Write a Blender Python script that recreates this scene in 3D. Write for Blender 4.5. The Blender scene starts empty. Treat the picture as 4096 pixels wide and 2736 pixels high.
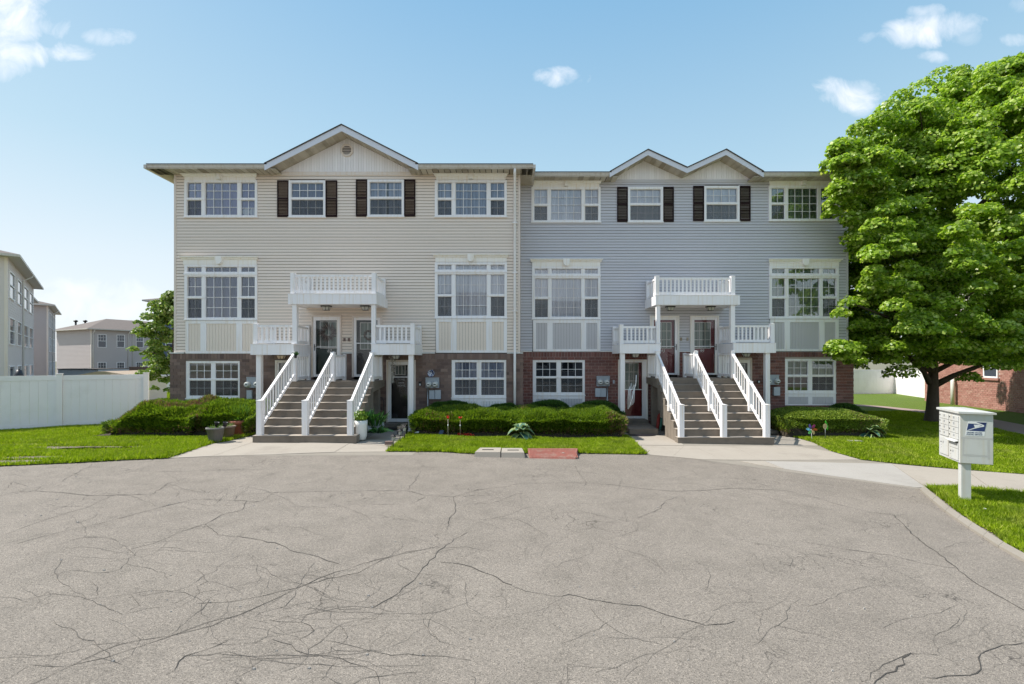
import bpy, bmesh, math, random
import numpy as np
from mathutils import Vector, Matrix
random.seed(7); rng = np.random.default_rng(7)
scene = bpy.context.scene
col = scene.collection
FL, CX, HY, EYE = 1931.0, 2048.0, 1441.0, 2.24      # focal length and horizon of the photograph, eye height in metres

# ------------------------------------------------------------------ camera
cam_d = bpy.data.cameras.new('camera'); cam = bpy.data.objects.new('camera', cam_d); col.objects.link(cam)
cam_d.sensor_width = 36.0; cam_d.lens = 36.0 * FL / 4096; cam_d.shift_y = (HY - 1368) / 4096
cam_d.clip_start = 0.05; cam_d.clip_end = 3000
cam.location = (0, 0, EYE); cam.rotation_euler = (math.radians(90), 0, 0)
scene.camera = cam

# ------------------------------------------------------------------ sky, sun, exposure
SUN_EL = math.radians(52); SUN_H = Vector((-0.996, 0.075))
SUN_ROT = math.atan2(SUN_H.x, SUN_H.y) % (2 * math.pi)
world = bpy.data.worlds.new('World'); scene.world = world; world.use_nodes = True
wn = world.node_tree.nodes; wl = world.node_tree.links; wn.clear()
def wnode(t, **k):
    n = wn.new(t)
    for a, b in k.items(): setattr(n, a, b)
    return n
def wmath(op, a, b=None, clamp=False):
    n = wnode('ShaderNodeMath', operation=op, use_clamp=clamp)
    for i, v in enumerate((a, b)):
        if v is None: continue
        if isinstance(v, (int, float)): n.inputs[i].default_value = v
        else: wl.new(v, n.inputs[i])
    return n.outputs[0]
sky = wnode('ShaderNodeTexSky', sky_type='NISHITA')
sky.sun_disc = False; sky.sun_elevation = SUN_EL; sky.sun_rotation = SUN_ROT
sky.altitude = 200; sky.air_density = 1.0; sky.dust_density = 1.6; sky.ozone_density = 2.2
hs = wnode('ShaderNodeHueSaturation'); hs.inputs['Saturation'].default_value = 0.95
wl.new(sky.outputs[0], hs.inputs['Color'])
tc = wnode('ShaderNodeTexCoord'); sp = wnode('ShaderNodeSeparateXYZ'); wl.new(tc.outputs['Generated'], sp.inputs[0])
ysafe = wmath('MAXIMUM', sp.outputs[1], 0.05)
u0 = wmath('DIVIDE', sp.outputs[0], ysafe); w0 = wmath('DIVIDE', sp.outputs[2], ysafe)
cb = wnode('ShaderNodeCombineXYZ'); wl.new(u0, cb.inputs[0]); wl.new(w0, cb.inputs[1])
n1 = wnode('ShaderNodeTexNoise'); n1.inputs['Scale'].default_value = 11; n1.inputs['Detail'].default_value = 8; n1.inputs['Roughness'].default_value = .6; n1.inputs['Distortion'].default_value = .6
wl.new(cb.outputs[0], n1.inputs['Vector'])
nz = wmath('SUBTRACT', n1.outputs[0], 0.5)
clouds = [(20,60,240,120,1.0),(90,110,180,70,.8),(90,215,280,55,1.0),(10,270,110,70,.9),(280,222,90,26,.7),(435,148,110,38,.6),(2262,308,125,46,1.0),(3410,385,170,70,.95),(3460,360,90,50,.8),
          (3640,140,160,62,1.0),(3790,100,170,62,.8),(3720,45,90,30,.6),(3467,143,50,32,.4),(3723,229,75,26,.6),(3870,150,70,40,.35),(4090,24,55,40,.4),(4085,158,90,28,.5),(400,1200,330,90,.5),(40,20,200,60,.8)]
mask = None
for (cx, cy, rx, ry, a) in clouds:
    du = wmath('DIVIDE', wmath('SUBTRACT', u0, (cx - CX) / FL), rx / FL)
    dw = wmath('DIVIDE', wmath('SUBTRACT', w0, (HY - cy) / FL), ry / FL)
    d2 = wmath('ADD', wmath('MULTIPLY', du, du), wmath('MULTIPLY', dw, dw))
    v = wmath('SUBTRACT', 1.0, d2); v = wmath('ADD', wmath('MULTIPLY', v, 0.62), wmath('MULTIPLY', nz, 3.0), clamp=True)
    # fade the noise away far from the puff
    g = wmath('SUBTRACT', 2.0, d2, clamp=True)
    v = wmath('MULTIPLY', wmath('MULTIPLY', v, g), a)
    mask = v if mask is None else wmath('MAXIMUM', mask, v)
front = wmath('GREATER_THAN', sp.outputs[1], 0.05)
mask = wmath('MULTIPLY', mask, front)
# unseen cloud behind the camera, thickened to lift light on the shaded facade
n2 = wnode('ShaderNodeTexNoise'); n2.inputs['Scale'].default_value = 3.2; n2.inputs['Detail'].default_value = 7
wl.new(tc.outputs['Generated'], n2.inputs['Vector'])
b2 = wmath('MULTIPLY', wmath('SUBTRACT', n2.outputs[0], 0.52), 5.0, clamp=True)
b2 = wmath('MULTIPLY', b2, wmath('MULTIPLY', wmath('SUBTRACT', 0.05, sp.outputs[1]), 3.0, clamp=True))
mask = wmath('MAXIMUM', mask, b2)
mask = wmath('MULTIPLY', mask, 0.78)
# pale haze towards the horizon
# soften the contrast between the sun side and the far side: c / (1 + c/4), then blend with an even clear-day gradient
vd = wnode('ShaderNodeVectorMath', operation='MULTIPLY_ADD'); wl.new(hs.outputs[0], vd.inputs[0]); vd.inputs[1].default_value = (.25,) * 3; vd.inputs[2].default_value = (1,) * 3
vq = wnode('ShaderNodeVectorMath', operation='DIVIDE'); wl.new(hs.outputs[0], vq.inputs[0]); wl.new(vd.outputs[0], vq.inputs[1])
gr_ = wnode('ShaderNodeValToRGB'); wl.new(wmath('MAXIMUM', sp.outputs[2], 0.0), gr_.inputs[0]); ge = gr_.color_ramp.elements
SKYG = [(0, (2.35, 2.5, 2.6)), (.17, (1.88, 2.18, 2.38)), (.34, (1.12, 1.76, 2.15)), (.6, (.50, 1.24, 1.95)), (1, (.72, 1.12, 1.85))]  # out-of-view zenith stop raised to brighten the shaded walls
while len(ge) < 5: ge.new(.5)
for i_, (p_, c_) in enumerate(SKYG): ge[i_].position = p_; ge[i_].color = (c_[0] / 4, c_[1] / 4, c_[2] / 4, 1)
gs = wnode('ShaderNodeVectorMath', operation='SCALE'); wl.new(gr_.outputs[0], gs.inputs[0]); gs.inputs[3].default_value = 4.0
hzm = wnode('ShaderNodeMix', data_type='RGBA'); hzm.inputs[0].default_value = .68; wl.new(vq.outputs[0], hzm.inputs[6]); wl.new(gs.outputs[0], hzm.inputs[7])
cm = wnode('ShaderNodeMix', data_type='RGBA'); wl.new(mask, cm.inputs[0]); wl.new(hzm.outputs[2], cm.inputs[6]); cm.inputs[7].default_value = (2.95, 2.95, 3.05, 1)
bg = wnode('ShaderNodeBackground'); bg.inputs[1].default_value = 0.14; wl.new(cm.outputs[2], bg.inputs[0])
wo = wnode('ShaderNodeOutputWorld'); wl.new(bg.outputs[0], wo.inputs[0])
sun_d = bpy.data.lights.new('sun', 'SUN'); sun = bpy.data.objects.new('sun', sun_d); col.objects.link(sun)
sun_d.energy = 2.3; sun_d.angle = math.radians(0.53); sun_d.color = (1.0, 0.955, 0.88)
sdir = Vector((SUN_H.normalized().x * math.cos(SUN_EL), SUN_H.normalized().y * math.cos(SUN_EL), math.sin(SUN_EL)))
sun.rotation_euler = sdir.to_track_quat('Z', 'Y').to_euler(); sun.location = (-30, 10, 40)
scene.view_settings.view_transform = 'Standard'; scene.view_settings.look = 'None'
scene.view_settings.exposure = 1.56; scene.view_settings.gamma = 1.0
try: scene.view_settings.use_curve_mapping = False
except Exception: pass
scene.render.engine = 'CYCLES'
scene.cycles.max_bounces = 8; scene.cycles.transparent_max_bounces = 24; scene.cycles.caustics_reflective = False; scene.cycles.caustics_refractive = False

# ------------------------------------------------------------------ projection helpers (photo pixel + known depth -> world)
def gz(X): return -0.0165 * min(max(X + 5.4, 0.0), 20.0)
def W(px, py, Y): return Vector(((px - CX) * Y / FL, Y, EYE - (py - HY) * Y / FL))
def WX(px, Y): return (px - CX) * Y / FL
def WZ(py, Y): return EYE - (py - HY) * Y / FL
def G(px, py):
    z = 0.0
    for _ in range(30):
        Y = FL * (EYE - z) / (py - HY); X = (px - CX) * Y / FL; z = gz(X)
    return (X, Y)

# ------------------------------------------------------------------ materials
def new_mat(name):
    m = bpy.data.materials.new(name); m.use_nodes = True; nt = m.node_tree; nt.nodes.clear(); return m, nt
class NT:
    def __init__(s, nt): s.nt = nt
    def n(s, t, ins=None, **k):
        nd = s.nt.nodes.new(t)
        for a, b in k.items(): setattr(nd, a, b)
        for a, b in (ins or {}).items():
            if hasattr(b, 'is_output') or isinstance(b, bpy.types.NodeSocket): s.nt.links.new(b, nd.inputs[a])
            else: nd.inputs[a].default_value = b
        return nd
    def link(s, a, b): s.nt.links.new(a, b)
    def math(s, op, a, b=0.0, clamp=False): return s.n('ShaderNodeMath', {0: a, 1: b}, operation=op, use_clamp=clamp).outputs[0]
    def mix(s, f, a, b, blend='MIX'):
        return s.n('ShaderNodeMix', {0: f, 6: a, 7: b}, data_type='RGBA', blend_type=blend).outputs[2]
    def ramp(s, f, stops):
        r = s.n('ShaderNodeValToRGB', {0: f}); e = r.color_ramp.elements
        while len(e) < len(stops): e.new(0.5)
        for i, (p, c) in enumerate(stops): e[i].position = p; e[i].color = c if len(c) == 4 else (*c, 1)
        return r.outputs[0]
    def noise(s, vec, scale, detail=4, rough=.55):
        return s.n('ShaderNodeTexNoise', {'Vector': vec, 'Scale': scale, 'Detail': detail, 'Roughness': rough}).outputs[0]
def c4(c): return (c[0], c[1], c[2], 1.0)
def scl(c, k): return (c[0] * k, c[1] * k, c[2] * k)
def mat(name, color, rough=.6, var=.12, scale=3.0, bump=0.0, bscale=60.0, metal=0.0, spec=.5, rnd=None, island=False, streak=0.0, dirt=None):
    m, nt = new_mat(name); N = NT(nt)
    pos = N.n('ShaderNodeNewGeometry').outputs['Position']
    big = N.noise(pos, scale, 5)
    c = N.mix(big, c4(scl(color, 1 - var)), c4(scl(color, 1 + var)))
    if rnd is not None:
        src = N.n('ShaderNodeNewGeometry').outputs['Random Per Island'] if island else N.n('ShaderNodeObjectInfo').outputs['Random']
        t = N.ramp(src, [(i / (len(rnd) - 1), r) for i, r in enumerate(rnd)])
        c = N.mix(0.5, t, N.mix(1.0, t, N.mix(big, (1 - var, 1 - var, 1 - var, 1), (1 + var, 1 + var, 1 + var, 1)), 'MULTIPLY'))
    if streak:
        mp = N.n('ShaderNodeMapping', {'Vector': pos, 'Scale': (14, 14, 0.7)}).outputs[0]
        st = N.ramp(N.noise(mp, 1.0, 4), [(.5, (1, 1, 1)), (.75, scl((1, .93, .82), 1 - streak))])
        c = N.mix(1.0, c, st, 'MULTIPLY')
    if dirt:
        dn = N.ramp(N.noise(pos, dirt[1], 6, .65), [(.5, (0, 0, 0)), (.7, (1, 1, 1))])
        c = N.mix(N.math('MULTIPLY', dn, dirt[2]), c, c4(dirt[0]))
    b = N.n('ShaderNodeBsdfPrincipled', {'Base Color': c, 'Roughness': rough, 'Metallic': metal, 'Specular IOR Level': spec})
    if bump:
        h = N.noise(pos, bscale, 4)
        N.link(N.n('ShaderNodeBump', {'Height': h, 'Strength': bump, 'Distance': 0.01}).outputs[0], b.inputs['Normal'])
    N.n('ShaderNodeOutputMaterial', {0: b.outputs[0]})
    return m
def leaf_mat(name, stops, trans=.35, rough=.45, big=.25, spec=.4):
    m, nt = new_mat(name); N = NT(nt)
    g = N.n('ShaderNodeNewGeometry')
    c = N.ramp(g.outputs['Random Per Island'], stops)
    nb = N.noise(g.outputs['Position'], 1.1, 3)
    c = N.mix(1.0, c, N.mix(nb, (1 - big, 1 - big, 1 - big, 1), (1 + big, 1 + big, 1 + big, 1)), 'MULTIPLY')
    p = N.n('ShaderNodeBsdfPrincipled', {'Base Color': c, 'Roughness': rough, 'Specular IOR Level': spec})
    t = N.n('ShaderNodeBsdfTranslucent', {'Color': N.mix(1.0, c, (1.25, 1.3, .6, 1), 'MULTIPLY')})
    x = N.n('ShaderNodeMixShader', {0: trans, 1: p.outputs[0], 2: t.outputs[0]})
    N.n('ShaderNodeOutputMaterial', {0: x.outputs[0]})
    return m
def glass_mat(name, tint=(1, 1, 1), refl=.12, rough=0.0):
    m, nt = new_mat(name); N = NT(nt)
    tr = N.n('ShaderNodeBsdfTransparent', {'Color': c4(tint)}); gl = N.n('ShaderNodeBsdfGlossy', {'Color': (.95, .97, 1, 1), 'Roughness': rough})
    fr = N.n('ShaderNodeFresnel', {'IOR': 1.5}).outputs[0]
    f = N.math('ADD', fr, refl, True)
    N.n('ShaderNodeOutputMaterial', {0: N.n('ShaderNodeMixShader', {0: f, 1: tr.outputs[0], 2: gl.outputs[0]}).outputs[0]})
    return m
MT = {}
MT['white'] = mat('white_vinyl', (.88, .86, .87), .42, .03, 2, streak=.10)
MT['trim_white'] = mat('white_trim', (.78, .78, .77), .5, .04, 2, streak=.06)  # slightly greyer white for ledges, deck floors and pipes
MT['header'] = mat('ivory_trim', (.90, .865, .82), .55, .05, 2, bump=.05, streak=.08)
MT['beige'] = mat('beige_siding', (.81, .70, .605), .55, .05, .6, bump=.04, bscale=40, rnd=[(.785, .68, .59), (.83, .72, .625), (.80, .695, .605), (.815, .70, .60)])
MT['beige_trim'] = mat('beige_trim', (.76, .67, .60), .55, .05, 1, streak=.05)
MT['beige_panel'] = mat('cream_panel', (.80, .70, .61), .55, .04, 1)
MT['grey'] = mat('grey_siding', (.57, .56, .595), .55, .05, .6, bump=.04, bscale=40, rnd=[(.55, .54, .575), (.59, .58, .615), (.565, .555, .59), (.575, .56, .60)])
MT['grey_panel'] = mat('grey_panel', (.55, .53, .545), .55, .04, 1)
MT['gable'] = mat('gable_vinyl', (.90, .86, .86), .55, .04, 1, rnd=[(.84, .80, .80), (.92, .88, .88)])
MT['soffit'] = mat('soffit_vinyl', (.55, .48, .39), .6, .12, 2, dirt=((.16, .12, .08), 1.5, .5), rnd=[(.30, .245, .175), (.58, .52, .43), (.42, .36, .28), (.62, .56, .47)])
MT['gutter'] = mat('gutter_metal', (.56, .52, .47), .45, .08, 2, streak=.15)
MT['fascia'] = mat('fascia_metal', (.68, .70, .77), .45, .03, 2)
MT['shutter'] = mat('brown_shutter', (.027, .015, .016), .8, .12, 4, spec=.15)
MT['roof'] = mat('roof_shingle', (.07, .06, .055), .9, .3, 12, bump=.5, bscale=60)
MT['tan_roof'] = mat('tan_shingle', (.34, .26, .19), .9, .2, 5, bump=.3)
MT['roof_far'] = mat('brown_shingle', (.145, .118, .105), .9, .25, 5, bump=.4, bscale=30)
def cloth(name, c, lo=.45):
    m, nt = new_mat(name); N = NT(nt); pos = N.n('ShaderNodeNewGeometry').outputs['Position']
    mp = N.n('ShaderNodeMapping', {'Vector': pos, 'Scale': (16, 2, .12)}).outputs[0]; mp2 = N.n('ShaderNodeMapping', {'Vector': pos, 'Scale': (2.2, 1, .4)}).outputs[0]
    f = N.ramp(N.noise(mp, 1.0, 3, .6), [(.36, (lo, lo, lo * 1.03)), (.62, (1, 1, 1))]); g = N.ramp(N.noise(mp2, 1.0, 2), [(.3, (.80, .80, .82)), (.6, (1.04, 1.04, 1.04))])  # dark vertical stripes: fold shade put into the cloth colour
    b = N.n('ShaderNodeBsdfPrincipled', {'Base Color': N.mix(1.0, N.mix(1.0, c4(c), f, 'MULTIPLY'), g, 'MULTIPLY'), 'Roughness': .95}); N.n('ShaderNodeOutputMaterial', {0: b.outputs[0]}); return m
MT['curtain'] = cloth('sheer_curtain', (.95, .97, 1.0), .72)
MT['curtain_lav'] = cloth('lavender_curtain', (.34, .32, .56), .6)
MT['curtain_grey'] = cloth('grey_curtain', (.46, .52, .66), .42)
MT['curtain_green'] = cloth('dim_green_curtain', (.36, .42, .36), .4)
MT['curtain_dark'] = cloth('slate_curtain', (.17, .19, .31), .5)
MT['dark'] = mat('dark_interior', (.02, .018, .017), .9, .2, 3)
MT['lap_shade'] = mat('lap_shade_backing', (.10, .09, .08), .9, .2, 3)  # dark backing: shade under each siding lap put into its colour
MT['black'] = mat('black_metal', (.018, .016, .015), .45, .1, 9)
MT['plastic_black'] = mat('black_plastic', (.02, .018, .024), .4, .1, 9)
MT['mortar_b'] = mat('brown_mortar', (.20, .155, .135), .9, .15, 8, bump=.3)
MT['mortar_r'] = mat('pale_mortar', (.40, .33, .30), .9, .15, 8, bump=.3)
BR = [(.15,.10,.085), (.20,.135,.11), (.25,.17,.14), (.17,.11,.09), (.21,.145,.125), (.12,.08,.07), (.27,.19,.16)]
RR = [(.18,.075,.062), (.22,.09,.072), (.13,.056,.05), (.20,.095,.08), (.155,.075,.065), (.25,.12,.10)]
PR = [(.34,.16,.125), (.40,.20,.16), (.30,.13,.10), (.42,.24,.19)]
MT['brick_brown'] = mat('brown_brick', BR[0], .85, .22, 9, bump=.5, bscale=80, rnd=BR)
MT['brick_brown_i'] = mat('brown_brick_mass', BR[0], .85, .22, 9, bump=.5, bscale=80, rnd=BR, island=True)
MT['brick_red'] = mat('red_brick', RR[0], .85, .22, 9, bump=.5, bscale=80, rnd=RR)
MT['brick_red_i'] = mat('red_brick_mass', RR[0], .85, .22, 9, bump=.5, bscale=80, rnd=RR, island=True)
MT['brick_pink_i'] = mat('pink_brick_mass', PR[0], .85, .15, 9, bump=.5, bscale=80, rnd=PR, island=True)
MT['brick_pink'] = mat('pink_brick', PR[0], .85, .15, 9, bump=.5, bscale=80, rnd=PR)
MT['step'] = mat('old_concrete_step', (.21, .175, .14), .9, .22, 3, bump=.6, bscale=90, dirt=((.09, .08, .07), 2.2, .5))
MT['tread'] = mat('sunlit_tone_tread', (.36, .31, .26), .9, .15, 4, bump=.5, bscale=90)  # lighter than the risers: sunlight on the treads put into the colour
MT['metal_grey'] = mat('grey_enamel', (.33, .37, .42), .4, .08, 4, streak=.12)
MT['metal_light'] = mat('light_grey_enamel', (.44, .49, .54), .4, .06, 4)
MT['steel'] = mat('galvanised_steel', (.42, .44, .46), .35, .1, 4, metal=.6)
MT['warm_glass'] = mat('frosted_lamp_glass', (.72, .58, .42), .3, .1, 20)
MT['clear_lamp'] = mat('pale_lamp_glass', (.55, .56, .53), .2, .1, 20)
MT['door_green'] = mat('dark_green_paint', (.018, .045, .028), .35, .2, 3)
MT['door_red'] = mat('oxblood_paint', (.22, .016, .022), .35, .15, 3)
MT['door_brown'] = mat('dark_brown_paint', (.03, .024, .022), .4, .2, 3)
MT['grey_pot'] = mat('grey_fibre_pot', (.155, .15, .145), .8, .15, 8, bump=.2)
MT['brown_pot'] = mat('brown_clay_pot', (.19, .14, .105), .8, .15, 8, bump=.2)
MT['terracotta'] = mat('terracotta', (.36, .115, .07), .75, .15, 8, bump=.2)
MT['white_pot'] = mat('white_glazed_pot', (.78, .77, .74), .35, .03, 4)
MT['soil'] = mat('mulch', (.045, .03, .022), .95, .4, 20, bump=1.0, bscale=40)
MT['bark'] = mat('maple_bark', (.105, .08, .062), .95, .35, 14, bump=1.0, bscale=25)
MT['hedge_core'] = mat('dry_twigs', (.035, .028, .018), .95, .5, 12, bump=1.0, bscale=40)
MT['red'] = mat('red_petal', (.62, .03, .015), .5, .15, 20)
MT['navy'] = mat('navy_print', (.022, .042, .14), .5, .05, 9)
MT['box_white'] = mat('pale_mailbox_paint', (.55, .555, .54), .42, .04, 3, streak=.05, dirt=((.42, .40, .36), 3.0, .35))
MT['sticker'] = mat('white_sticker', (.72, .73, .73), .4, .02, 3)
MT['tape'] = mat('tape_residue', (.46, .455, .44), .7, .1, 10)
MT['pumpkin'] = mat('white_ceramic', (.62, .64, .66), .5, .05, 5)
MT['cracks'] = mat('dark_crack', (.055, .049, .043), .95, .3, 9)
MT['fence'] = mat('fence_vinyl', (.86, .825, .835), .45, .04, 1.2, dirt=((.62, .6, .56), 1.1, .3))
MT['hair'] = mat('hairline_crack', (.105, .094, .082), .95, .3, 9)
MT['glass'] = glass_mat('window_glass', (.97, .98, 1.0), .02)
MT['glass_dark'] = glass_mat('ground_floor_glass', (.9, .91, .92), .02)
MT['glass_door'] = glass_mat('storm_door_glass', (.97, .97, .97), -.015)
MT['glass_green'] = glass_mat('right_window_glass', (.95, .97, .95), .045)
def screen_mat():
    m, nt = new_mat('insect_screen'); N = NT(nt)
    d = N.n('ShaderNodeBsdfDiffuse', {'Color': (.12, .125, .13, 1)}); t = N.n('ShaderNodeBsdfTransparent')
    N.n('ShaderNodeOutputMaterial', {0: N.n('ShaderNodeMixShader', {0: .27, 1: t.outputs[0], 2: d.outputs[0]}).outputs[0]}); return m
MT['screen'] = screen_mat()

# ------------------------------------------------------------------ object helpers
ORIGIN = {}
def tag(o, label=None, cat=None, group=None, kind=None):
    if label: o['label'] = label
    if cat: o['category'] = cat
    if group: o['group'] = group
    if kind: o['kind'] = kind
    return o
def thing(name, loc, label, cat, group=None, rz=0.0):
    o = bpy.data.objects.new(name, None); o.empty_display_size = .1; col.objects.link(o)
    o.location = loc; o.rotation_euler = (0, 0, rz); ORIGIN[o.name] = (Vector(loc), rz)
    return tag(o, label, cat, group)
def link_mesh(name, me, parent=None, own_origin=None):
    o = bpy.data.objects.new(name, me); col.objects.link(o)
    if parent is not None:
        o.parent = parent; ORIGIN[o.name] = ORIGIN[parent.name]
    else: ORIGIN[o.name] = (Vector((0, 0, 0)), 0.0)
    return o
class MB:
    """collects boxes, prisms and tubes; build() links them as one mesh object. Points are world points (or local ones with local=True)."""
    def __init__(s): s.v = []; s.f = []; s.m = []; s.sm = []
    def add(s, vs, fs, mi=0, smooth=False):
        o = len(s.v); s.v += [tuple(p) for p in vs]; s.f += [tuple(i + o for i in f) for f in fs]; s.m += [mi] * len(fs); s.sm += [smooth] * len(fs); return s
    def box(s, x0, x1, y0, y1, z0, z1, mi=0):
        return s.add([(x0,y0,z0),(x1,y0,z0),(x1,y1,z0),(x0,y1,z0),(x0,y0,z1),(x1,y0,z1),(x1,y1,z1),(x0,y1,z1)],
                     [(0,3,2,1),(4,5,6,7),(0,1,5,4),(1,2,6,5),(2,3,7,6),(3,0,4,7)], mi)
    def hexa(s, b, t, mi=0):      # four bottom points, four top points, anticlockwise from above
        return s.add(list(b) + list(t), [(0,3,2,1),(4,5,6,7),(0,1,5,4),(1,2,6,5),(2,3,7,6),(3,0,4,7)], mi)
    def bar(s, p0, p1, w, h, mi=0):   # sloping bar with vertical ends, top at p, h tall, w wide
        p0 = Vector(p0); p1 = Vector(p1); d = (p1 - p0); d.z = 0; n = Vector((-d.y, d.x, 0)).normalized() * w / 2; dn = Vector((0, 0, h))
        return s.hexa([p0 - n - dn, p1 - n - dn, p1 + n - dn, p0 + n - dn], [p0 - n, p1 - n, p1 + n, p0 + n], mi)
    def prism(s, poly, off, mi=0):
        n = len(poly); a = [Vector(p) for p in poly]; b = [p + Vector(off) for p in a]
        fs = [tuple(range(n)), tuple(range(2 * n - 1, n - 1, -1))] + [(i, n + i, n + (i + 1) % n, (i + 1) % n) for i in range(n)]
        return s.add(a + b, fs, mi)
    def tube(s, pts, r, n=8, mi=0, smooth=True):
        pts = [Vector(p) for p in pts]; rs = r if isinstance(r, (list, tuple)) else [r] * len(pts); vs = []; fs = []
        for i, p in enumerate(pts):
            d = (pts[min(i + 1, len(pts) - 1)] - pts[max(i - 1, 0)]).normalized()
            a = d.orthogonal().normalized() if i == 0 else (a - d * a.dot(d)).normalized(); b = d.cross(a)
            vs += [p + (a * math.cos(t) + b * math.sin(t)) * rs[i] for t in [2 * math.pi * k / n for k in range(n)]]
        for i in range(len(pts) - 1):
            for k in range(n): fs.append((i*n+k, i*n+(k+1)%n, (i+1)*n+(k+1)%n, (i+1)*n+k))
        fs += [tuple(range(n-1, -1, -1)), tuple(range((len(pts)-1)*n, len(pts)*n))]
        return s.add(vs, fs, mi, smooth)
    def lathe(s, c, prof, n=20, mi=0, smooth=True, rib=None):
        vs = []; fs = []; c = Vector(c)
        for (r, z) in prof:
            for k in range(n):
                t = 2 * math.pi * k / n; q = r * (rib(t) if rib else 1.0)
                vs.append(c + Vector((q * math.cos(t), q * math.sin(t), z)))
        for i in range(len(prof) - 1):
            for k in range(n): fs.append((i*n+k, i*n+(k+1)%n, (i+1)*n+(k+1)%n, (i+1)*n+k))
        fs += [tuple(range(n-1, -1, -1)), tuple(range((len(prof)-1)*n, len(prof)*n))]
        return s.add(vs, fs, mi, smooth)
    def disc(s, c, r, axis='y', depth=.02, n=24, mi=0):
        poly = []
        for k in range(n):
            t = 2 * math.pi * k / n; a, b = r * math.cos(t), r * math.sin(t)
            poly.append((c[0] + a, c[1], c[2] + b) if axis == 'y' else ((c[0] + a, c[1] + b, c[2]) if axis == 'z' else (c[0], c[1] + a, c[2] + b)))
        return s.prism(poly, (0, depth, 0) if axis == 'y' else ((0, 0, depth) if axis == 'z' else (depth, 0, 0)), mi)
    def mesh(s, name, mats, org=(Vector((0, 0, 0)), 0.0), local=False):
        me = bpy.data.meshes.new(name)
        if local or (org[0].length == 0): vs = s.v
        else: vs = [tuple(Vector(p) - org[0]) for p in s.v]
        me.from_pydata(vs, [], s.f)
        for m in (mats if isinstance(mats, (list, tuple)) else [mats]): me.materials.append(m)
        me.polygons.foreach_set('material_index', s.m); me.polygons.foreach_set('use_smooth', s.sm)
        me.validate(); me.update(); bm = bmesh.new(); bm.from_mesh(me); bmesh.ops.recalc_face_normals(bm, faces=bm.faces); bm.to_mesh(me); bm.free()
        return me
    def build(s, name, mats, parent=None, local=False, kind=None, label=None):
        org = ORIGIN[parent.name] if parent is not None else (Vector((0, 0, 0)), 0.0)
        me = s.mesh(name, mats, org, local)
        o = link_mesh(name, me, parent)
        if kind: o['kind'] = kind
        if label: o['label'] = label
        return o
def holes(x0, x1, z0, z1, hs):
    """rectangle minus rectangles -> list of rectangles"""
    zs = sorted({z0, z1, *[min(max(h[2], z0), z1) for h in hs], *[min(max(h[3], z0), z1) for h in hs]}); out = []
    for a, b in zip(zs[:-1], zs[1:]):
        if b - a < 1e-5: continue
        m = (a + b) / 2; cuts = sorted([(max(h[0], x0), min(h[1], x1)) for h in hs if h[2] < m < h[3] and h[1] > x0 and h[0] < x1]); x = x0
        for (c, d) in cuts:
            if c > x + 1e-5: out.append((x, c, a, b))
            x = max(x, d)
        if x < x1 - 1e-5: out.append((x, x1, a, b))
    return out
def lap(mb, p0, p1, z0, z1, pitch=.1037, proud=.014, nrm=None):
    """lap siding between two ground points"""
    p0 = Vector((*p0, 0)); p1 = Vector((*p1, 0)); d = (p1 - p0).normalized(); n = Vector(nrm).normalized() if nrm else Vector((d.y, -d.x, 0)); z = z0
    while z < z1 - .01:
        t = min(z + pitch, z1); a, b = Vector((0, 0, z)), Vector((0, 0, t))
        mb.add([p0 + a, p1 + a, p1 + a + n * proud, p0 + a + n * proud, p0 + b + n * .002, p1 + b + n * .002], [(0,1,2,3), (3,2,5,4)])
        z = t
def text_mesh(name, body, size, m, extrude=.002, align='CENTER', shear=0, bold=0):
    cu = bpy.data.curves.new(name, 'FONT'); cu.body = body; cu.size = size; cu.extrude = extrude; cu.align_x = align; cu.align_y = 'CENTER'; cu.shear = shear; cu.offset = bold
    cu.resolution_u = 3; o = bpy.data.objects.new(name, cu); col.objects.link(o)
    dg = bpy.context.evaluated_depsgraph_get(); me = bpy.data.meshes.new_from_object(o.evaluated_get(dg)); me.materials.clear(); me.materials.append(m)
    bpy.data.objects.remove(o); me.name = name; return me
def sheet(name, pts, h, m, parent=None, thick=0.0, kind='structure', label=None):
    """polygon of ground points laid over the ground's slope"""
    bm = bmesh.new(); vs = [bm.verts.new((x, y, 0)) for x, y in pts]; f = bm.faces.new(vs)
    for X in (-5.4, 14.6): bmesh.ops.bisect_plane(bm, geom=bm.verts[:] + bm.edges[:] + bm.faces[:], plane_co=(X, 0, 0), plane_no=(1, 0, 0))
    bmesh.ops.triangulate(bm, faces=bm.faces[:])
    bm.normal_update()
    if bm.faces and sum(f.normal.z for f in bm.faces) < 0: bmesh.ops.reverse_faces(bm, faces=bm.faces[:])
    if thick:
        r = bmesh.ops.extrude_face_region(bm, geom=bm.faces[:])
        low = [v for v in bm.verts if v not in {g for g in r['geom'] if isinstance(g, bmesh.types.BMVert)}]
        top = {g for g in r['geom'] if isinstance(g, bmesh.types.BMVert)}
        for v in bm.verts: v.co.z = gz(v.co.x) + h - (0 if v in top else thick)
    else:
        for v in bm.verts: v.co.z = gz(v.co.x) + h
    me = bpy.data.meshes.new(name); org = ORIGIN[parent.name][0] if parent is not None else Vector((0, 0, 0))
    for v in bm.verts: v.co -= org
    bmesh.ops.recalc_face_normals(bm, faces=bm.faces[:]) if thick else None
    bm.to_mesh(me); bm.free(); me.materials.append(m)
    o = link_mesh(name, me, parent)
    if parent is None and kind: o['kind'] = kind
    if label: o['label'] = label
    return o
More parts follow.
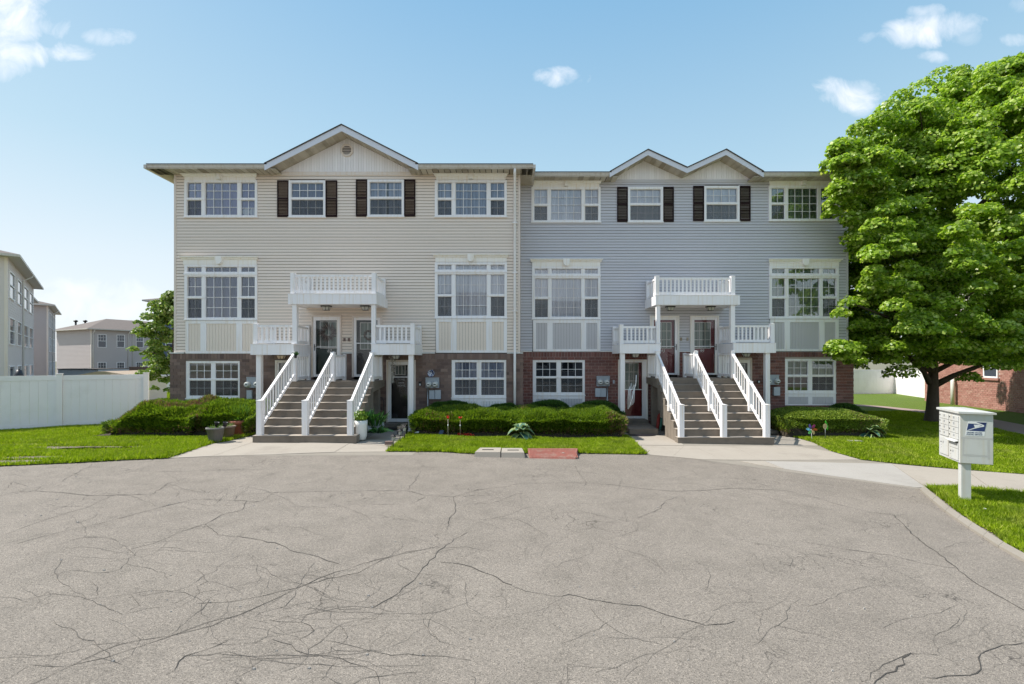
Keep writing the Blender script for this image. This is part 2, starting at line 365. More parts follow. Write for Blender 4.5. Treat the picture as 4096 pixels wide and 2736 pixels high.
def in_poly(P, poly):
    x, y = P[:, 0], P[:, 1]; ins = np.zeros(len(P), bool); n = len(poly); j = n - 1
    for i in range(n):
        xi, yi = poly[i]; xj, yj = poly[j]
        c = ((yi > y) != (yj > y)) & (x < (xj - xi) * (y - yi) / (yj - yi + 1e-12) + xi); ins ^= c; j = i
    return ins
def np_mesh(name, V, nper, m, parent=None, smooth=False, kind=None, mi=None):
    """V: (n*nper,3) points, every nper points one face"""
    org = ORIGIN[parent.name][0] if parent is not None else Vector((0, 0, 0))
    V = V - np.array(org); nf = len(V) // nper; me = bpy.data.meshes.new(name)
    me.vertices.add(len(V)); me.vertices.foreach_set('co', V.astype(np.float32).ravel())
    me.loops.add(len(V)); me.loops.foreach_set('vertex_index', np.arange(len(V), dtype=np.int32))
    me.polygons.add(nf); me.polygons.foreach_set('loop_start', np.arange(nf, dtype=np.int32) * nper); me.polygons.foreach_set('loop_total', np.full(nf, nper, np.int32))
    for q in (m if isinstance(m, (list, tuple)) else [m]): me.materials.append(q)
    if mi is not None: me.polygons.foreach_set('material_index', mi.astype(np.int32))
    me.update(calc_edges=True)
    o = link_mesh(name, me, parent)
    if kind: o['kind'] = kind
    return o
def unit(v): return v / (np.linalg.norm(v, axis=1, keepdims=True) + 1e-9)
def leaf_quads(P, D, L, Wd, fold=.25, droop=0.0):
    """P base points, D directions, L lengths, Wd widths -> (n*4,3) kite-shaped folded leaves"""
    n = len(P); D = unit(D); R = rng.normal(size=(n, 3)); S = unit(np.cross(D, R)); U = np.cross(S, D)
    L = np.asarray(L).reshape(-1, 1) * np.ones((n, 1)); Wd = np.asarray(Wd).reshape(-1, 1) * np.ones((n, 1))
    m = P + D * L * .45 + U * Wd * fold
    V = np.empty((n, 4, 3)); V[:, 0] = P; V[:, 1] = m + S * Wd * .5; V[:, 2] = P + D * L - np.array([0, 0, 1]) * L * droop; V[:, 3] = m - S * Wd * .5
    return V.reshape(-1, 3)
def leaf_flat(P, Nn, size):
    """broad leaves facing Nn: random spin, four-point leaf"""
    n = len(P); Nn = unit(Nn); A = unit(np.cross(Nn, rng.normal(size=(n, 3)))); B = np.cross(Nn, A); s = np.asarray(size).reshape(-1, 1) * np.ones((n, 1))
    V = np.empty((n, 4, 3)); V[:, 0] = P - A * s * .5; V[:, 1] = P + B * s * .48 + A * s * .1 - Nn * s * .12; V[:, 2] = P + A * s * .62 - Nn * s * .1; V[:, 3] = P - B * s * .48 + A * s * .1 - Nn * s * .12
    return V.reshape(-1, 3)
# ------------------------------------------------------------------ ground, road, walks
def asphalt():
    m, nt = new_mat('old_asphalt'); N = NT(nt); pos = N.n('ShaderNodeNewGeometry').outputs['Position']
    big = N.noise(pos, .35, 4); mid = N.noise(pos, 2.2, 5, .6)
    vo = N.n('ShaderNodeTexVoronoi', {'Vector': pos, 'Scale': 125.0}); fine = N.noise(pos, 160, 3, .7)
    spk = N.n('ShaderNodeSeparateColor', {0: vo.outputs['Color']}).outputs[0]
    base = N.mix(big, (.216, .188, .160, 1), (.292, .257, .220, 1))
    base = N.mix(N.ramp(mid, [(.42, (0, 0, 0)), (.72, (.5, .5, .5))]), base, (.17, .15, .127, 1))
    base = N.mix(1.0, base, N.ramp(spk, [(0, (.50, .50, .50)), (.2, (.86, .86, .86)), (.8, (1.07, 1.07, 1.07)), (1, (1.5, 1.49, 1.45))]), 'MULTIPLY')
    base = N.mix(1.0, base, N.ramp(fine, [(.35, (.68, .68, .68)), (.6, (1.08, 1.08, 1.08))]), 'MULTIPLY')
    # hairline crazing, in patches
    w = N.n('ShaderNodeTexNoise', {'Vector': pos, 'Scale': 2.5, 'Detail': 4.0}); off = N.n('ShaderNodeVectorMath', {0: w.outputs['Color'], 3: .55}, operation='SCALE').outputs[0]
    wp = N.n('ShaderNodeVectorMath', {0: pos, 1: off}, operation='ADD').outputs[0]
    for sc, wd, th in ((1.5, .012, .50), (4.2, .02, .56)):
        e = N.n('ShaderNodeTexVoronoi', {'Vector': wp, 'Scale': sc}, feature='DISTANCE_TO_EDGE').outputs[0]
        line = N.ramp(e, [(0, (1, 1, 1)), (wd, (0, 0, 0))]); patch = N.ramp(N.noise(pos, .8, 3), [(th, (0, 0, 0)), (th + .12, (1, 1, 1))])
        base = N.mix(N.math('MULTIPLY', N.math('MULTIPLY', line, patch), .8), base, (.045, .04, .035, 1))
    # a few oil spots
    oil = N.ramp(N.noise(pos, .9, 2), [(.72, (0, 0, 0)), (.78, (1, 1, 1))]); base = N.mix(N.math('MULTIPLY', oil, .35), base, (.08, .075, .07, 1))
    b = N.n('ShaderNodeBsdfPrincipled', {'Base Color': base, 'Roughness': .92, 'Specular IOR Level': .3})
    N.link(N.n('ShaderNodeBump', {'Height': vo.outputs['Distance'], 'Strength': .55, 'Distance': .006, 'Normal': N.n('ShaderNodeBump', {'Height': mid, 'Strength': .25, 'Distance': .02}).outputs[0]}).outputs[0], b.inputs['Normal'])
    N.n('ShaderNodeOutputMaterial', {0: b.outputs[0]}); return m
MT['asphalt'] = asphalt()
def concrete(name, c1, c2):
    m, nt = new_mat(name); N = NT(nt); pos = N.n('ShaderNodeNewGeometry').outputs['Position']
    base = N.mix(N.noise(pos, 1.3, 6, .6), c4(c1), c4(c2))
    base = N.mix(N.math('MULTIPLY', N.ramp(N.noise(pos, .7, 5, .7), [(.52, (0, 0, 0)), (.7, (1, 1, 1))]), .35), base, c4(scl(c1, .62)))
    base = N.mix(1.0, base, N.ramp(N.noise(pos, 150, 3, .7), [(.3, (.8, .8, .8)), (.6, (1.06, 1.06, 1.06))]), 'MULTIPLY')
    b = N.n('ShaderNodeBsdfPrincipled', {'Base Color': base, 'Roughness': .9, 'Specular IOR Level': .3})
    N.link(N.n('ShaderNodeBump', {'Height': N.noise(pos, 120, 4), 'Strength': .25, 'Distance': .006}).outputs[0], b.inputs['Normal'])
    N.n('ShaderNodeOutputMaterial', {0: b.outputs[0]}); return m
MT['concrete'] = concrete('walk_concrete', (.33, .29, .245), (.385, .345, .295))
MT['concrete_pale'] = concrete('new_concrete', (.335, .31, .28), (.39, .365, .335))
MT['concrete_pink'] = concrete('pink_walk_concrete', (.30, .22, .20), (.36, .27, .245))
MT['kerb'] = concrete('kerb_concrete', (.23, .205, .17), (.30, .27, .23))
def soilgrass():
    m, nt = new_mat('lawn_soil'); N = NT(nt); pos = N.n('ShaderNodeNewGeometry').outputs['Position']
    base = N.mix(N.noise(pos, 1.5, 6, .65), (.09, .14, .02, 1), (.13, .19, .03, 1))
    base = N.mix(1.0, base, N.ramp(N.noise(pos, 60, 4, .7), [(.3, (.5, .5, .5)), (.65, (1.3, 1.3, 1.3))]), 'MULTIPLY')
    b = N.n('ShaderNodeBsdfPrincipled', {'Base Color': base, 'Roughness': .95, 'Specular IOR Level': .2})
    N.link(N.n('ShaderNodeBump', {'Height': N.noise(pos, 45, 4), 'Strength': .8, 'Distance': .03}).outputs[0], b.inputs['Normal'])
    N.n('ShaderNodeOutputMaterial', {0: b.outputs[0]}); return m
MT['lawn'] = soilgrass()
mb = MB()
xs = [-900, -60, -5.4, 14.6, 60, 900]
for a, b in zip(xs[:-1], xs[1:]):
    mb.add([(a, -300, gz(a) - .04), (b, -300, gz(b) - .04), (b, 2200, gz(b) - .04), (a, 2200, gz(a) - .04)], [(0, 1, 2, 3)])
MT['ground'] = mat('rough_ground', (.16, .15, .10), .95, .3, .4, bump=.6, bscale=20)
tag(mb.build('ground', MT['ground']), kind='structure')
road = sheet('road', [(-60, -70), (60, -70), (60, 3.0), (14, 13.6), (-22, 13.6), (-60, 8)], 0.0, MT['asphalt'])
road['label'] = 'grey cracked asphalt of the turning circle'

# lawns (terrain) --------------------------------------------------
LAWN_L = [(-60, 6.5), G(-300, 1880), G(0, 1866), G(262, 1855), G(480, 1843), G(672, 1835), G(850, 1776), G(905, 1768), (-7.7, 14.3), (-7.75, 16.4), (-11.6, 16.5), (-11.6, 30), (-60, 30)]
LAWN_M = [G(1546, 1808), G(1758, 1808), G(1896, 1817), G(2110, 1815), G(2325, 1815), G(2588, 1819), G(2516, 1754), G(2489, 1735), (3.55, 16.0), (3.4, 17.3), (.4, 17.3), (.3, 16.4), (-2.45, 16.4), G(1640, 1735), G(1624, 1748), G(1580, 1784)]
LAWN_R = [G(3150, 1742), G(3191, 1754), G(3248, 1770), G(3329, 1808), G(3443, 1840), G(3592, 1857), G(3827, 1879), G(4096, 1899), G(4700, 1935), (60, 9), (60, 60), (12.3, 60), (12.3, 17.5), (8.6, 17.4), (8.4, 16.2)]
LAWN_K = [G(3705, 1953), G(3823, 1956), G(3888, 1961), G(4096, 1980), G(4500, 2015), (30, 7.3), (30, -6), (9.5, -6), G(4900, 2900), G(4250, 2320), G(4096, 2213), G(4040, 2186), G(3975, 2137), G(3904, 2099), G(3850, 2062), G(3800, 2025), G(3760, 1992)]
for nm, pl in (('lawn', LAWN_L), ('lawn', LAWN_M), ('lawn', LAWN_R), ('lawn', LAWN_K)): sheet(nm, pl, .02, MT['lawn'])
# concrete walks ---------------------------------------------------
def slabs(name, polys, label, m):
    w = thing(name, (0, 0, 0), None, None); w['kind'] = 'structure'; w['label'] = label
    for p in polys:
        mm = m
        if isinstance(p, tuple): p, mm = p
        cx = sum(q[0] for q in p) / len(p); cy = sum(q[1] for q in p) / len(p)
        q = [(cx + (x - cx) * (1 - .007 / max(.3, math.hypot(x - cx, y - cy)) * 1.0), cy + (y - cy) * (1 - .007 / max(.3, math.hypot(x - cx, y - cy)))) for x, y in p]
        sheet('concrete_slab', q, .012 + random.uniform(-.003, .003), mm, w, thick=.06)
    return w
a0, a1 = G(675, 1834), G(1546, 1808)
def lerp(a, b, t): return (a[0] + (b[0] - a[0]) * t, a[1] + (b[1] - a[1]) * t)
j1, j2, j3 = G(850, 1826), G(1106, 1819), G(1338, 1810)
k1, k2, k3 = G(1007, 1772), G(1197, 1773), G(1400, 1773)
sheet('walk_bed', [(-10.2, 10.9), (-2.4, 11.6), (-2.2, 16.6), (-8, 16.6)], .003, MT['kerb'])
slabs('walkway', [[a0, j1, k1, (-6.95, 13.1), (-7.7, 14.3), G(905, 1768), G(850, 1776)], [j1, j2, k2, k1], [j2, j3, k3, k2], [j3, a1, G(1580, 1784), (-4.2, 12.95), k3],
                 [(-4.2, 12.98), G(1582, 1784), G(1624, 1748), G(1640, 1737), (-2.45, 16.4), (-4.2, 16.4)], [(-7.7, 14.32), (-6.97, 13.12), (-6.97, 16.5), (-7.7, 16.5)]],
      'pale concrete walk in front of the left stairs', MT['concrete'])
sheet('walk_bed', [G(2586, 1819), G(2815, 1841), G(3060, 1876), G(3670, 1957), G(3705, 1954), G(3823, 1956), G(4096, 1980), G(4700, 2030), G(4700, 1935), G(4096, 1899), G(3827, 1879), G(3443, 1840), G(3248, 1770), (8.4, 17.4), (3.5, 17.4), (3.55, 15.9), G(2516, 1754)], .003, MT['kerb'])
b0, b1, b2 = G(2588, 1819), G(2690, 1828), G(2815.6, 1840)
slabs('sidewalk', [[b0, b1, G(2738, 1785), G(2560, 1783)], [b1, b2, G(2890, 1841), G(2775, 1786), G(2738, 1785)], [G(2560, 1781), G(2735, 1783), G(2710, 1750), (3.55, 16.0), G(2489, 1735), G(2516, 1754)],
                  [G(2775, 1786), G(2890, 1841), G(3045, 1842), G(2930, 1786)], [G(2930, 1786), G(3045, 1842), G(3443, 1840), G(3329, 1808), G(3180, 1786)],
                  [G(3100, 1784), G(3290, 1784), G(3248, 1770), G(3191, 1754), (8.3, 16.8), (7.45, 16.8)],
                  ([G(3060, 1846), G(3566, 1857), G(3705, 1953), G(3670, 1952), G(3356, 1909), G(3138, 1877)], MT['concrete_pale']),
                  [G(2960, 1846), G(3056, 1846), G(3134, 1877), G(3050, 1864)],
                  [G(3568, 1857), G(3827, 1879), G(3860, 1881), G(3985, 1971), G(3888, 1961), G(3708, 1953)], [G(3862, 1881), G(4096, 1899), G(4220, 1910), G(4400, 2004), G(4096, 1980), G(3988, 1971)], [G(4222, 1910), G(4700, 1935), G(4900, 2050), G(4403, 2004)]],
      'pale concrete sidewalk curving from the right stairs to the mailbox', MT['concrete'])
sheet('path', [G(3400, 1618), G(3533, 1627), G(3701, 1644), G(3974, 1680), G(4096, 1703), G(4500, 1800), G(4500, 1880), G(4096, 1747), G(3974, 1717), G(3701, 1654), G(3535, 1634), G(3400, 1624)], .035, MT['concrete_pink'])
# kerb by the mailbox
kb = thing('kerb', G(3779, 2030) + (0,), None, None); kb['kind'] = 'structure'
ka = [(3676, 1961), (3727, 2006), (3779, 2050), (3826, 2083), (3872, 2115), (3930, 2152), (3991, 2191), (4096, 2250), (4300, 2370)]
kg = [(3698, 1956), (3745, 1997), (3796, 2040), (3842, 2073), (3890, 2104), (3948, 2142), (4013, 2184), (4115, 2241), (4325, 2361)]
for i in range(len(ka) - 1):
    A, B, C_, D = G(*ka[i]), G(*ka[i+1]), G(*kg[i+1]), G(*kg[i]); z = gz(A[0]); zb = gz(B[0]); g = .012
    A = lerp(A, B, g); D = lerp(D, C_, g)
    MB().hexa([(*A, z - .05), (*B, zb - .05), (*C_, zb - .05), (*D, z - .05)], [(*lerp(A, D, .12), z + .03), (*lerp(B, C_, .12), zb + .03), (*C_, zb + .055), (*D, z + .055)]).build('kerb_stone', MT['kerb'], kb)
MB().hexa([(*G(3790, 2015), -.3), (*G(3840, 2048), -.3), (*G(3878, 2030), -.3), (*G(3838, 2000), -.3)], [(*G(3790, 2015), gz(8) + .06), (*G(3840, 2048), gz(8) + .06), (*G(3878, 2030), gz(8) + .065), (*G(3838, 2000), gz(8) + .065)]).build('mailbox_pad', MT['concrete_pale'], kb)

# long cracks: narrow jagged dark ribbons, following the photograph's lines ------------
cr = MB()
def crack(pts, w=.012, sub=7):
    P = [Vector((*G(*p), 0)) for p in pts]; Q = []
    for a, b in zip(P[:-1], P[1:]):
        L = (b - a).length; n = max(2, int(L / .09)); nn = Vector((-(b - a).y, (b - a).x, 0)).normalized()
        for i in range(n): Q.append(a.lerp(b, i / n) + nn * (random.gauss(0, .011) if i else 0))
    Q.append(P[-1]); N = len(Q)
    vs = []; fs = []
    for i, q in enumerate(Q):
        d = (Q[min(i + 1, N - 1)] - Q[max(i - 1, 0)]).normalized(); nn = Vector((-d.y, d.x, 0)); ww = w * random.uniform(.35, 1.25) * (1 - .7 * abs(i / N - .5) * 2 * .6) / 2
        for s in (-1, 1):
            p = q + nn * ww * s; vs.append((p.x, p.y, gz(p.x) + .004))
    for i in range(N - 1): fs.append((2*i, 2*i+1, 2*i+3, 2*i+2))
    cr.add(vs, fs)
r1 = lambda x, y: (x * .8722, 1700 + y * .8722)
r2 = lambda x, y: (2048 + x * .8722, 1700 + y * .8722)
for pts, w in [
    ([r1(0,322), r1(90,305), r1(250,308), r1(430,325), r1(700,318), r1(770,268), r1(860,245)], .022), ([r1(20,300), r1(60,262), r1(120,280)], .012),
    ([r1(80,545), r1(280,490), r1(450,455), r1(600,415), r1(760,372), r1(890,342), r1(1050,345), r1(1190,352)], .018),
    ([r1(0,510), r1(120,465), r1(270,415), r1(420,370), r1(520,322)], .012), ([r1(340,232), r1(520,232), r1(620,212), r1(820,214), r1(960,208), r1(1200,205), r1(1340,200)], .016),
    ([r1(600,215), r1(680,190), r1(720,182)], .012), ([r1(220,212), r1(320,215), r1(380,236)], .01), ([r1(1130,350), r1(1110,390), r1(1020,412), r1(940,455), r1(830,490), r1(700,545), r1(600,570)], .018),
    ([r1(940,455), r1(1000,505), r1(1150,520), r1(1260,540), r1(1330,575), r1(1460,605), r1(1560,640)], .02), ([r1(1100,320), r1(1240,310), r1(1500,305), r1(1700,302), r1(1860,302), r1(1940,322), r1(2080,330), r1(2190,297), r1(2348,280)], .018),
    ([r1(1870,300), r1(1900,260), r1(1930,215)], .012), ([r1(2080,330), r1(2090,390), r1(2060,430), r1(2050,480)], .02), ([r1(2150,490), r1(2080,525), r1(2000,590), r1(1960,640), r1(1915,690), r1(1830,770), r1(1710,840)], .016),
    ([r1(2060,545), r1(1950,570), r1(1800,600), r1(1650,640), r1(1500,690), r1(1380,740), r1(1260,800), r1(1100,870), r1(900,940), r1(700,980), r1(540,1010), r1(380,1080), r1(250,1140), r1(150,1188)], .018),
    ([r1(1990,565), r1(1880,580), r1(1750,620), r1(1640,680), r1(1500,705), r1(1330,755), r1(1180,790), r1(1010,815), r1(900,820)], .014),
    ([r1(1180,860), r1(1010,890), r1(860,940), r1(660,1010), r1(480,1070), r1(300,1110), r1(140,1100), r1(0,1188)], .014),
    ([r1(1050,985), r1(950,1030), r1(850,1060), r1(810,1110), r1(760,1145)], .02), ([r1(1380,740), r1(1310,830), r1(1200,860)], .012), ([r1(1380,905), r1(1440,945), r1(1380,980)], .018), ([r1(1190,900), r1(1380,905), r1(1470,820)], .010),
    ([r1(1250,985), r1(1400,1050), r1(1560,1070), r1(1720,1130), r1(1740,1188)], .014), ([r1(1440,975), r1(1640,1020), r1(1800,1058), r1(2000,1060), r1(2160,1080)], .012), ([r1(1540,1090), r1(1500,1130), r1(1470,1170)], .012),
    ([r1(2020,630), r1(2120,640), r1(2200,670), r1(2260,690), r1(2348,735)], .022), ([r1(0,790), r1(100,805), r1(240,775), r1(370,790), r1(560,870), r1(680,840)], .012), ([r1(380,800), r1(500,790), r1(700,760), r1(850,770), r1(930,810)], .010),
    ([r1(0,850), r1(150,800), r1(230,760)], .008), ([r1(420,720), r1(450,780)], .008), ([r1(600,780), r1(640,830), r1(580,860)], .010), ([r1(830,1060), r1(1000,1050), r1(1110,1060)], .010), ([r1(340,1100), r1(420,1060), r1(560,1100)], .008),
    ([r1(1880,365), r1(1950,330)], .012), ([r1(1560,205), r1(1590,180)], .01), ([r1(940,250), r1(960,220), r1(1290,180), r1(1310,160)], .008),
    ([r2(0,740), r2(60,762), r2(180,785), r2(260,778), r2(350,800), r2(480,820), r2(590,830), r2(700,870), r2(820,900), r2(890,920), r2(1020,900)], .022), ([r2(350,830), r2(400,890), r2(480,945), r2(600,990), r2(690,1010)], .011),
    ([r2(0,275), r2(60,268), r2(330,265), r2(490,278), r2(620,295), r2(750,305), r2(880,300), r2(1000,290), r2(1250,300), r2(1400,335), r2(1520,372), r2(1650,402), r2(1740,410)], .018),
    ([r2(290,188), r2(310,225), r2(340,262), r2(330,280)], .016), ([r2(760,330), r2(700,350), r2(680,385), r2(620,410), r2(580,425)], .014), ([r2(780,330), r2(800,365)], .01), ([r2(1050,295), r2(1180,335), r2(1280,362), r2(1470,390)], .010),
    ([r2(1250,255), r2(1400,265), r2(1600,300), r2(1660,340)], .010), ([r2(1745,410), r2(1800,460), r2(1870,530), r2(1960,595), r2(2040,655), r2(2140,735), r2(2260,800), r2(2348,850)], .024), ([r2(1740,415), r2(1850,412)], .01),
    ([r2(1300,530), r2(1450,555), r2(1560,575), r2(1720,595), r2(1880,635), r2(2030,655)], .013), ([r2(660,270), r2(850,268), r2(960,300), r2(1000,290)], .01), ([r2(190,800), r2(240,870)], .008),
    ([r2(1660,1188), r2(1690,1160), r2(1760,1130), r2(1800,1100), r2(1790,1070), r2(1830,1045)], .022), ([r2(1600,1180), r2(1700,1100), r2(1820,1050), r2(1950,1055)], .012), ([r2(1880,1160), r2(2050,1150), r2(2130,1140), r2(2150,1050), r2(2250,1010), r2(2348,1000)], .02),
    ([r2(780,200), r2(830,210), r2(850,230)], .012), ([r2(1060,235), r2(1100,260)], .01), ([r2(650,240), r2(740,245), r2(810,232)], .008)]:
    crack(pts, w * (.66 if sum(p[1] for p in pts) / len(pts) < 2350 else .46))
cr.build('crack', MT['cracks'], road, kind='stuff'); cr = MB(); CR = random.Random(12)
def wander(px, py, ang, n, w, branch=.12, step=46):
    P = [(px, py)]
    for _ in range(n):
        ang += CR.gauss(0, .32); k = step * (.35 + (P[-1][1] - 1800) / 700); P.append((P[-1][0] + math.cos(ang) * k * 1.3, P[-1][1] + math.sin(ang) * k * .5))
        if not (1860 < P[-1][1] < 2760): break
        if CR.random() < branch and w > .003: wander(P[-1][0], P[-1][1], ang + CR.choice((-1, 1)) * CR.uniform(.5, 1.2), max(3, n // 2), w * .7, branch * .6, step)
    if len(P) > 2: crack(P, w)
for _ in range(34): wander(CR.uniform(-50, 1500), CR.uniform(2150, 2740), CR.uniform(-.8, -.3) if CR.random() < .8 else CR.uniform(0, 3.1), CR.randint(5, 11), CR.uniform(.003, .007))
for _ in range(26): wander(CR.uniform(1000, 2500), CR.uniform(1950, 2740), CR.uniform(-3.1, 3.1), CR.randint(4, 9), CR.uniform(.003, .006))
for _ in range(20): wander(CR.uniform(2200, 4000), CR.uniform(1920, 2740), CR.uniform(-3.1, 3.1), CR.randint(4, 8), CR.uniform(.003, .005))
for _ in range(16): wander(CR.uniform(0, 2300), CR.uniform(1880, 2080), CR.uniform(-.3, .3), CR.randint(6, 11), CR.uniform(.006, .010))
o = cr.build('hairline_cracks', MT['hair'], road, kind='stuff')
# loose grit and twigs on the asphalt
gr = MB()
for (px, py) in [(962, 2395), (960, 2428), (1352, 1993), (2690, 1990), (2030, 2600), (840, 2410), (1760, 2120), (310, 2090), (3060, 2020), (2470, 2080)] + [(random.uniform(50, 4000), random.uniform(1900, 2700)) for _ in range(90)]:
    x, y = G(px, py); r = random.uniform(.004, .013); a = random.uniform(0, 3)
    gr.hexa([(x - r, y - r * .7, gz(x)), (x + r, y - r * .5, gz(x)), (x + r * .8, y + r, gz(x)), (x - r * .7, y + r * .6, gz(x))], [(x - r * .6, y - r * .4, gz(x) + r), (x + r * .6, y - r * .3, gz(x) + r * .8), (x + r * .4, y + r * .6, gz(x) + r), (x - r * .4, y + r * .3, gz(x) + r * 1.1)])
tag(gr.build('pebbles', MT['concrete_pale']), 'loose grit scattered over the grey asphalt', 'gravel', kind='stuff')

# ------------------------------------------------------------------ kerb inlet blocks and red ribbed plate
x0, y0 = G(1896, 1829); x1, y1 = G(2100, 1829)
t = thing('kerb_inlet', ((x0 + x1) / 2, y0, gz((x0 + x1) / 2)), 'pair of worn concrete kerb blocks at the lawn edge left of the red ribbed plate', 'kerb inlet')
xm = WX(2003, y0)
for (a, b, la) in ((x0, xm - .012, None), (xm + .012, x1, None)):
    q = MB(); z = gz(a); yb = y0 + .75; zt = .115
    ia = .02 if a == x0 else 0; ib = .02 if b == x1 else 0
    q.hexa([(a, y0, z - .05), (b, y0, z - .05), (b, yb, z - .05), (a, yb, z - .05)], [(a + ia, y0 + .05, z + zt), (b - ib, y0 + .05, z + zt), (b - ib * 3, yb, z + zt - .02), (a + ia * 5, yb, z + zt - .02)])
    w = q.build('kerb_block', MT['concrete'], t)
    MB().box((a + b) / 2 - .14, (a + b) / 2 + .14, y0 + .36, y0 + .385, z + zt - .02, z + zt + .006).build('lifting_slot', MT['cracks'], w)
x0, y0 = G(2118, 1834); x1, _ = G(2325, 1834)
t = thing('ribbed_plate', ((x0 + x1) / 2, y0, gz(x0)), 'rust red ribbed ramp plate lying at the lawn edge beside the concrete kerb blocks', 'metal plate')
MT['rust'] = mat('faded_red_paint', (.27, .095, .072), .75, .25, 6, bump=.3, dirt=((.30, .22, .18), 5, .8))
q = MB(); z = gz(1)
q.hexa([(x0, y0, z - .02), (x1 - .15, y0, z - .02), (x1 + .02, y0 + .75, z - .02), (x0 - .02, y0 + .75, z - .02)], [(x0, y0 + .02, z + .012), (x1 - .15, y0 + .02, z + .012), (x1 + .0, y0 + .75, z + .115), (x0 - .02, y0 + .75, z + .115)])
q.build('plate', MT['rust'], t)
q = MB(); n = 34
for i in range(n):
    a = x0 + .03 + (x1 - x0 - .12) * i / (n - 1)
    q.bar((a, y0 + .05, z + .026), (a - .0, y0 + .72, z + .122), .018, .016)
q.build('rib', MT['rust'], t, kind='stuff')
MB().lathe((x1 - .4, y0 + .38, z + .066), [(.03, 0), (.028, .012), (.01, .016)], 10).build('bolt', MT['concrete_pale'], t)
# ------------------------------------------------------------------ town house builders
UNIT_PANE = MB().box(-.5, .5, -.5, .5, -.5, .5).mesh('pane', MT['glass'])
PANES = {}
def pane_mesh(m):
    if m.name not in PANES:
        me = UNIT_PANE.copy(); me.name = 'pane'; me.materials.clear(); me.materials.append(m); PANES[m.name] = me
    return PANES[m.name]
def place_box(name, me, par, c, s, rot=(0, 0, 0)):
    o = bpy.data.objects.new(name, me); col.objects.link(o); o.parent = par; org = ORIGIN[par.name]; ORIGIN[o.name] = org
    o.location = Vector(c) - org[0]; o.scale = s; o.rotation_euler = rot; return o
def wavy(mb, x0, x1, z0, z1, y, amp=.022, fold=.11, seed=0, taper=0):
    r = random.Random(seed); n = max(8, int((x1 - x0) / .022)); vs = []; fs = []; ph = r.uniform(0, 6)
    for i in range(n + 1):
        x = x0 + (x1 - x0) * i / n; ph += (x1 - x0) / n / fold * 2 * math.pi * r.uniform(.5, 1.5)
        yy = y + amp * math.sin(ph) + amp * .4 * math.sin(ph * 2.3)
        vs += [(x, yy, z0 + r.uniform(0, .01)), (x, yy * .5 + y * .5, z1)]
    for i in range(n): fs.append((2*i, 2*i+2, 2*i+3, 2*i+1))
    mb.add(vs, fs, 0, True)
def window(par, Y, outer, cells, curtain=None, glass='glass', trim='white', cur=(0, 1), gap=None, cz=None, seed=1, muntin=.016, proud=.05, label=None):
    """outer and cells are rectangles in photograph pixels lying on the plane at depth Y; a cell is (x0,x1,y0,y1,cols,rows,screen)"""
    X = lambda p: WX(p, Y); Z = lambda p: WZ(p, Y)
    ox0, ox1, oz1, oz0 = X(outer[0]), X(outer[1]), Z(outer[2]), Z(outer[3])
    cs = [(X(c[0]), X(c[1]), Z(c[3]), Z(c[2]), c[4], c[5], c[6]) for c in cells]
    fr = MB(); e = .004
    for (a, b, c, d) in holes(ox0, ox1, oz0, oz1, [q[:4] for q in cs]):
        rim = a <= ox0 + e or b >= ox1 - e or c <= oz0 + e or d >= oz1 - e
        fr.box(a, b, Y - (proud if rim else proud * .6), Y + .07, c, d)
    fr.box(ox0 - .02, ox1 + .02, Y - proud - .02, Y + .02, oz0 - .035, oz0 - .001)      # sill
    for q in cs:                                                                        # stepped sash rim round each glass
        a, b, c, d = q[:4]; s = .014
        for r_ in ((a, a + s, c, d), (b - s, b, c, d), (a + s, b - s, c, c + s), (a + s, b - s, d - s, d)): fr.box(r_[0], r_[1], Y - proud * .25, Y + .05, r_[2], r_[3])
    w = fr.build('window', MT[trim], par, label=label)
    mu = MB(); pm = pane_mesh(MT[glass])
    for (a, b, c, d, nc, nr, scr) in cs:
        tx, tz = random.gauss(0, .0035), random.gauss(0, .0035)
        for i in range(nc):
            for k in range(nr):
                x0 = a + (b - a) * i / nc + (muntin / 2 if i else 0); x1 = a + (b - a) * (i + 1) / nc - (muntin / 2 if i < nc - 1 else 0)
                z0 = c + (d - c) * k / nr + (muntin / 2 if k else 0); z1 = c + (d - c) * (k + 1) / nr - (muntin / 2 if k < nr - 1 else 0)
                place_box('pane', pm, w, ((x0 + x1) / 2, Y + .02, (z0 + z1) / 2), (x1 - x0, .005, z1 - z0), (tz, 0, tx))
        for i in range(1, nc): x = a + (b - a) * i / nc; mu.box(x - muntin / 2, x + muntin / 2, Y + .006, Y + .034, c, d)
        for k in range(1, nr):
            z = c + (d - c) * k / nr; xs_ = [a] + [a + (b - a) * i / nc for i in range(1, nc)] + [b]
            for i in range(nc): mu.box(xs_[i] + (muntin / 2 if i else 0), xs_[i+1] - (muntin / 2 if i < nc - 1 else 0), Y + .007, Y + .033, z - muntin / 2, z + muntin / 2)
        if scr: MB().box(a + .012, b - .012, Y - .008, Y - .006, c + .012, d - .012).build('insect_screen', MT['screen'], w)
    if mu.v: mu.build('muntins', MT['white'], w)
    if curtain:
        ix0, ix1, iz0, iz1 = min(q[0] for q in cs), max(q[1] for q in cs), min(q[2] for q in cs), max(q[3] for q in cs)
        if cz: iz0 = iz0 + (iz1 - iz0) * cz
        cu = MB(); L = ix1 - ix0
        segs = [(ix0, ix1)] if not gap else [(ix0, ix0 + L * gap[0]), (ix0 + L * gap[1], ix1)]
        for i, (a, b) in enumerate(segs): wavy(cu, a - .03, b + .03 if not gap or i else b, iz0 - .03, iz1 + .03, Y + .066, amp=.016, seed=seed + i)
        cu.build('curtain', MT[curtain], w)
    return w
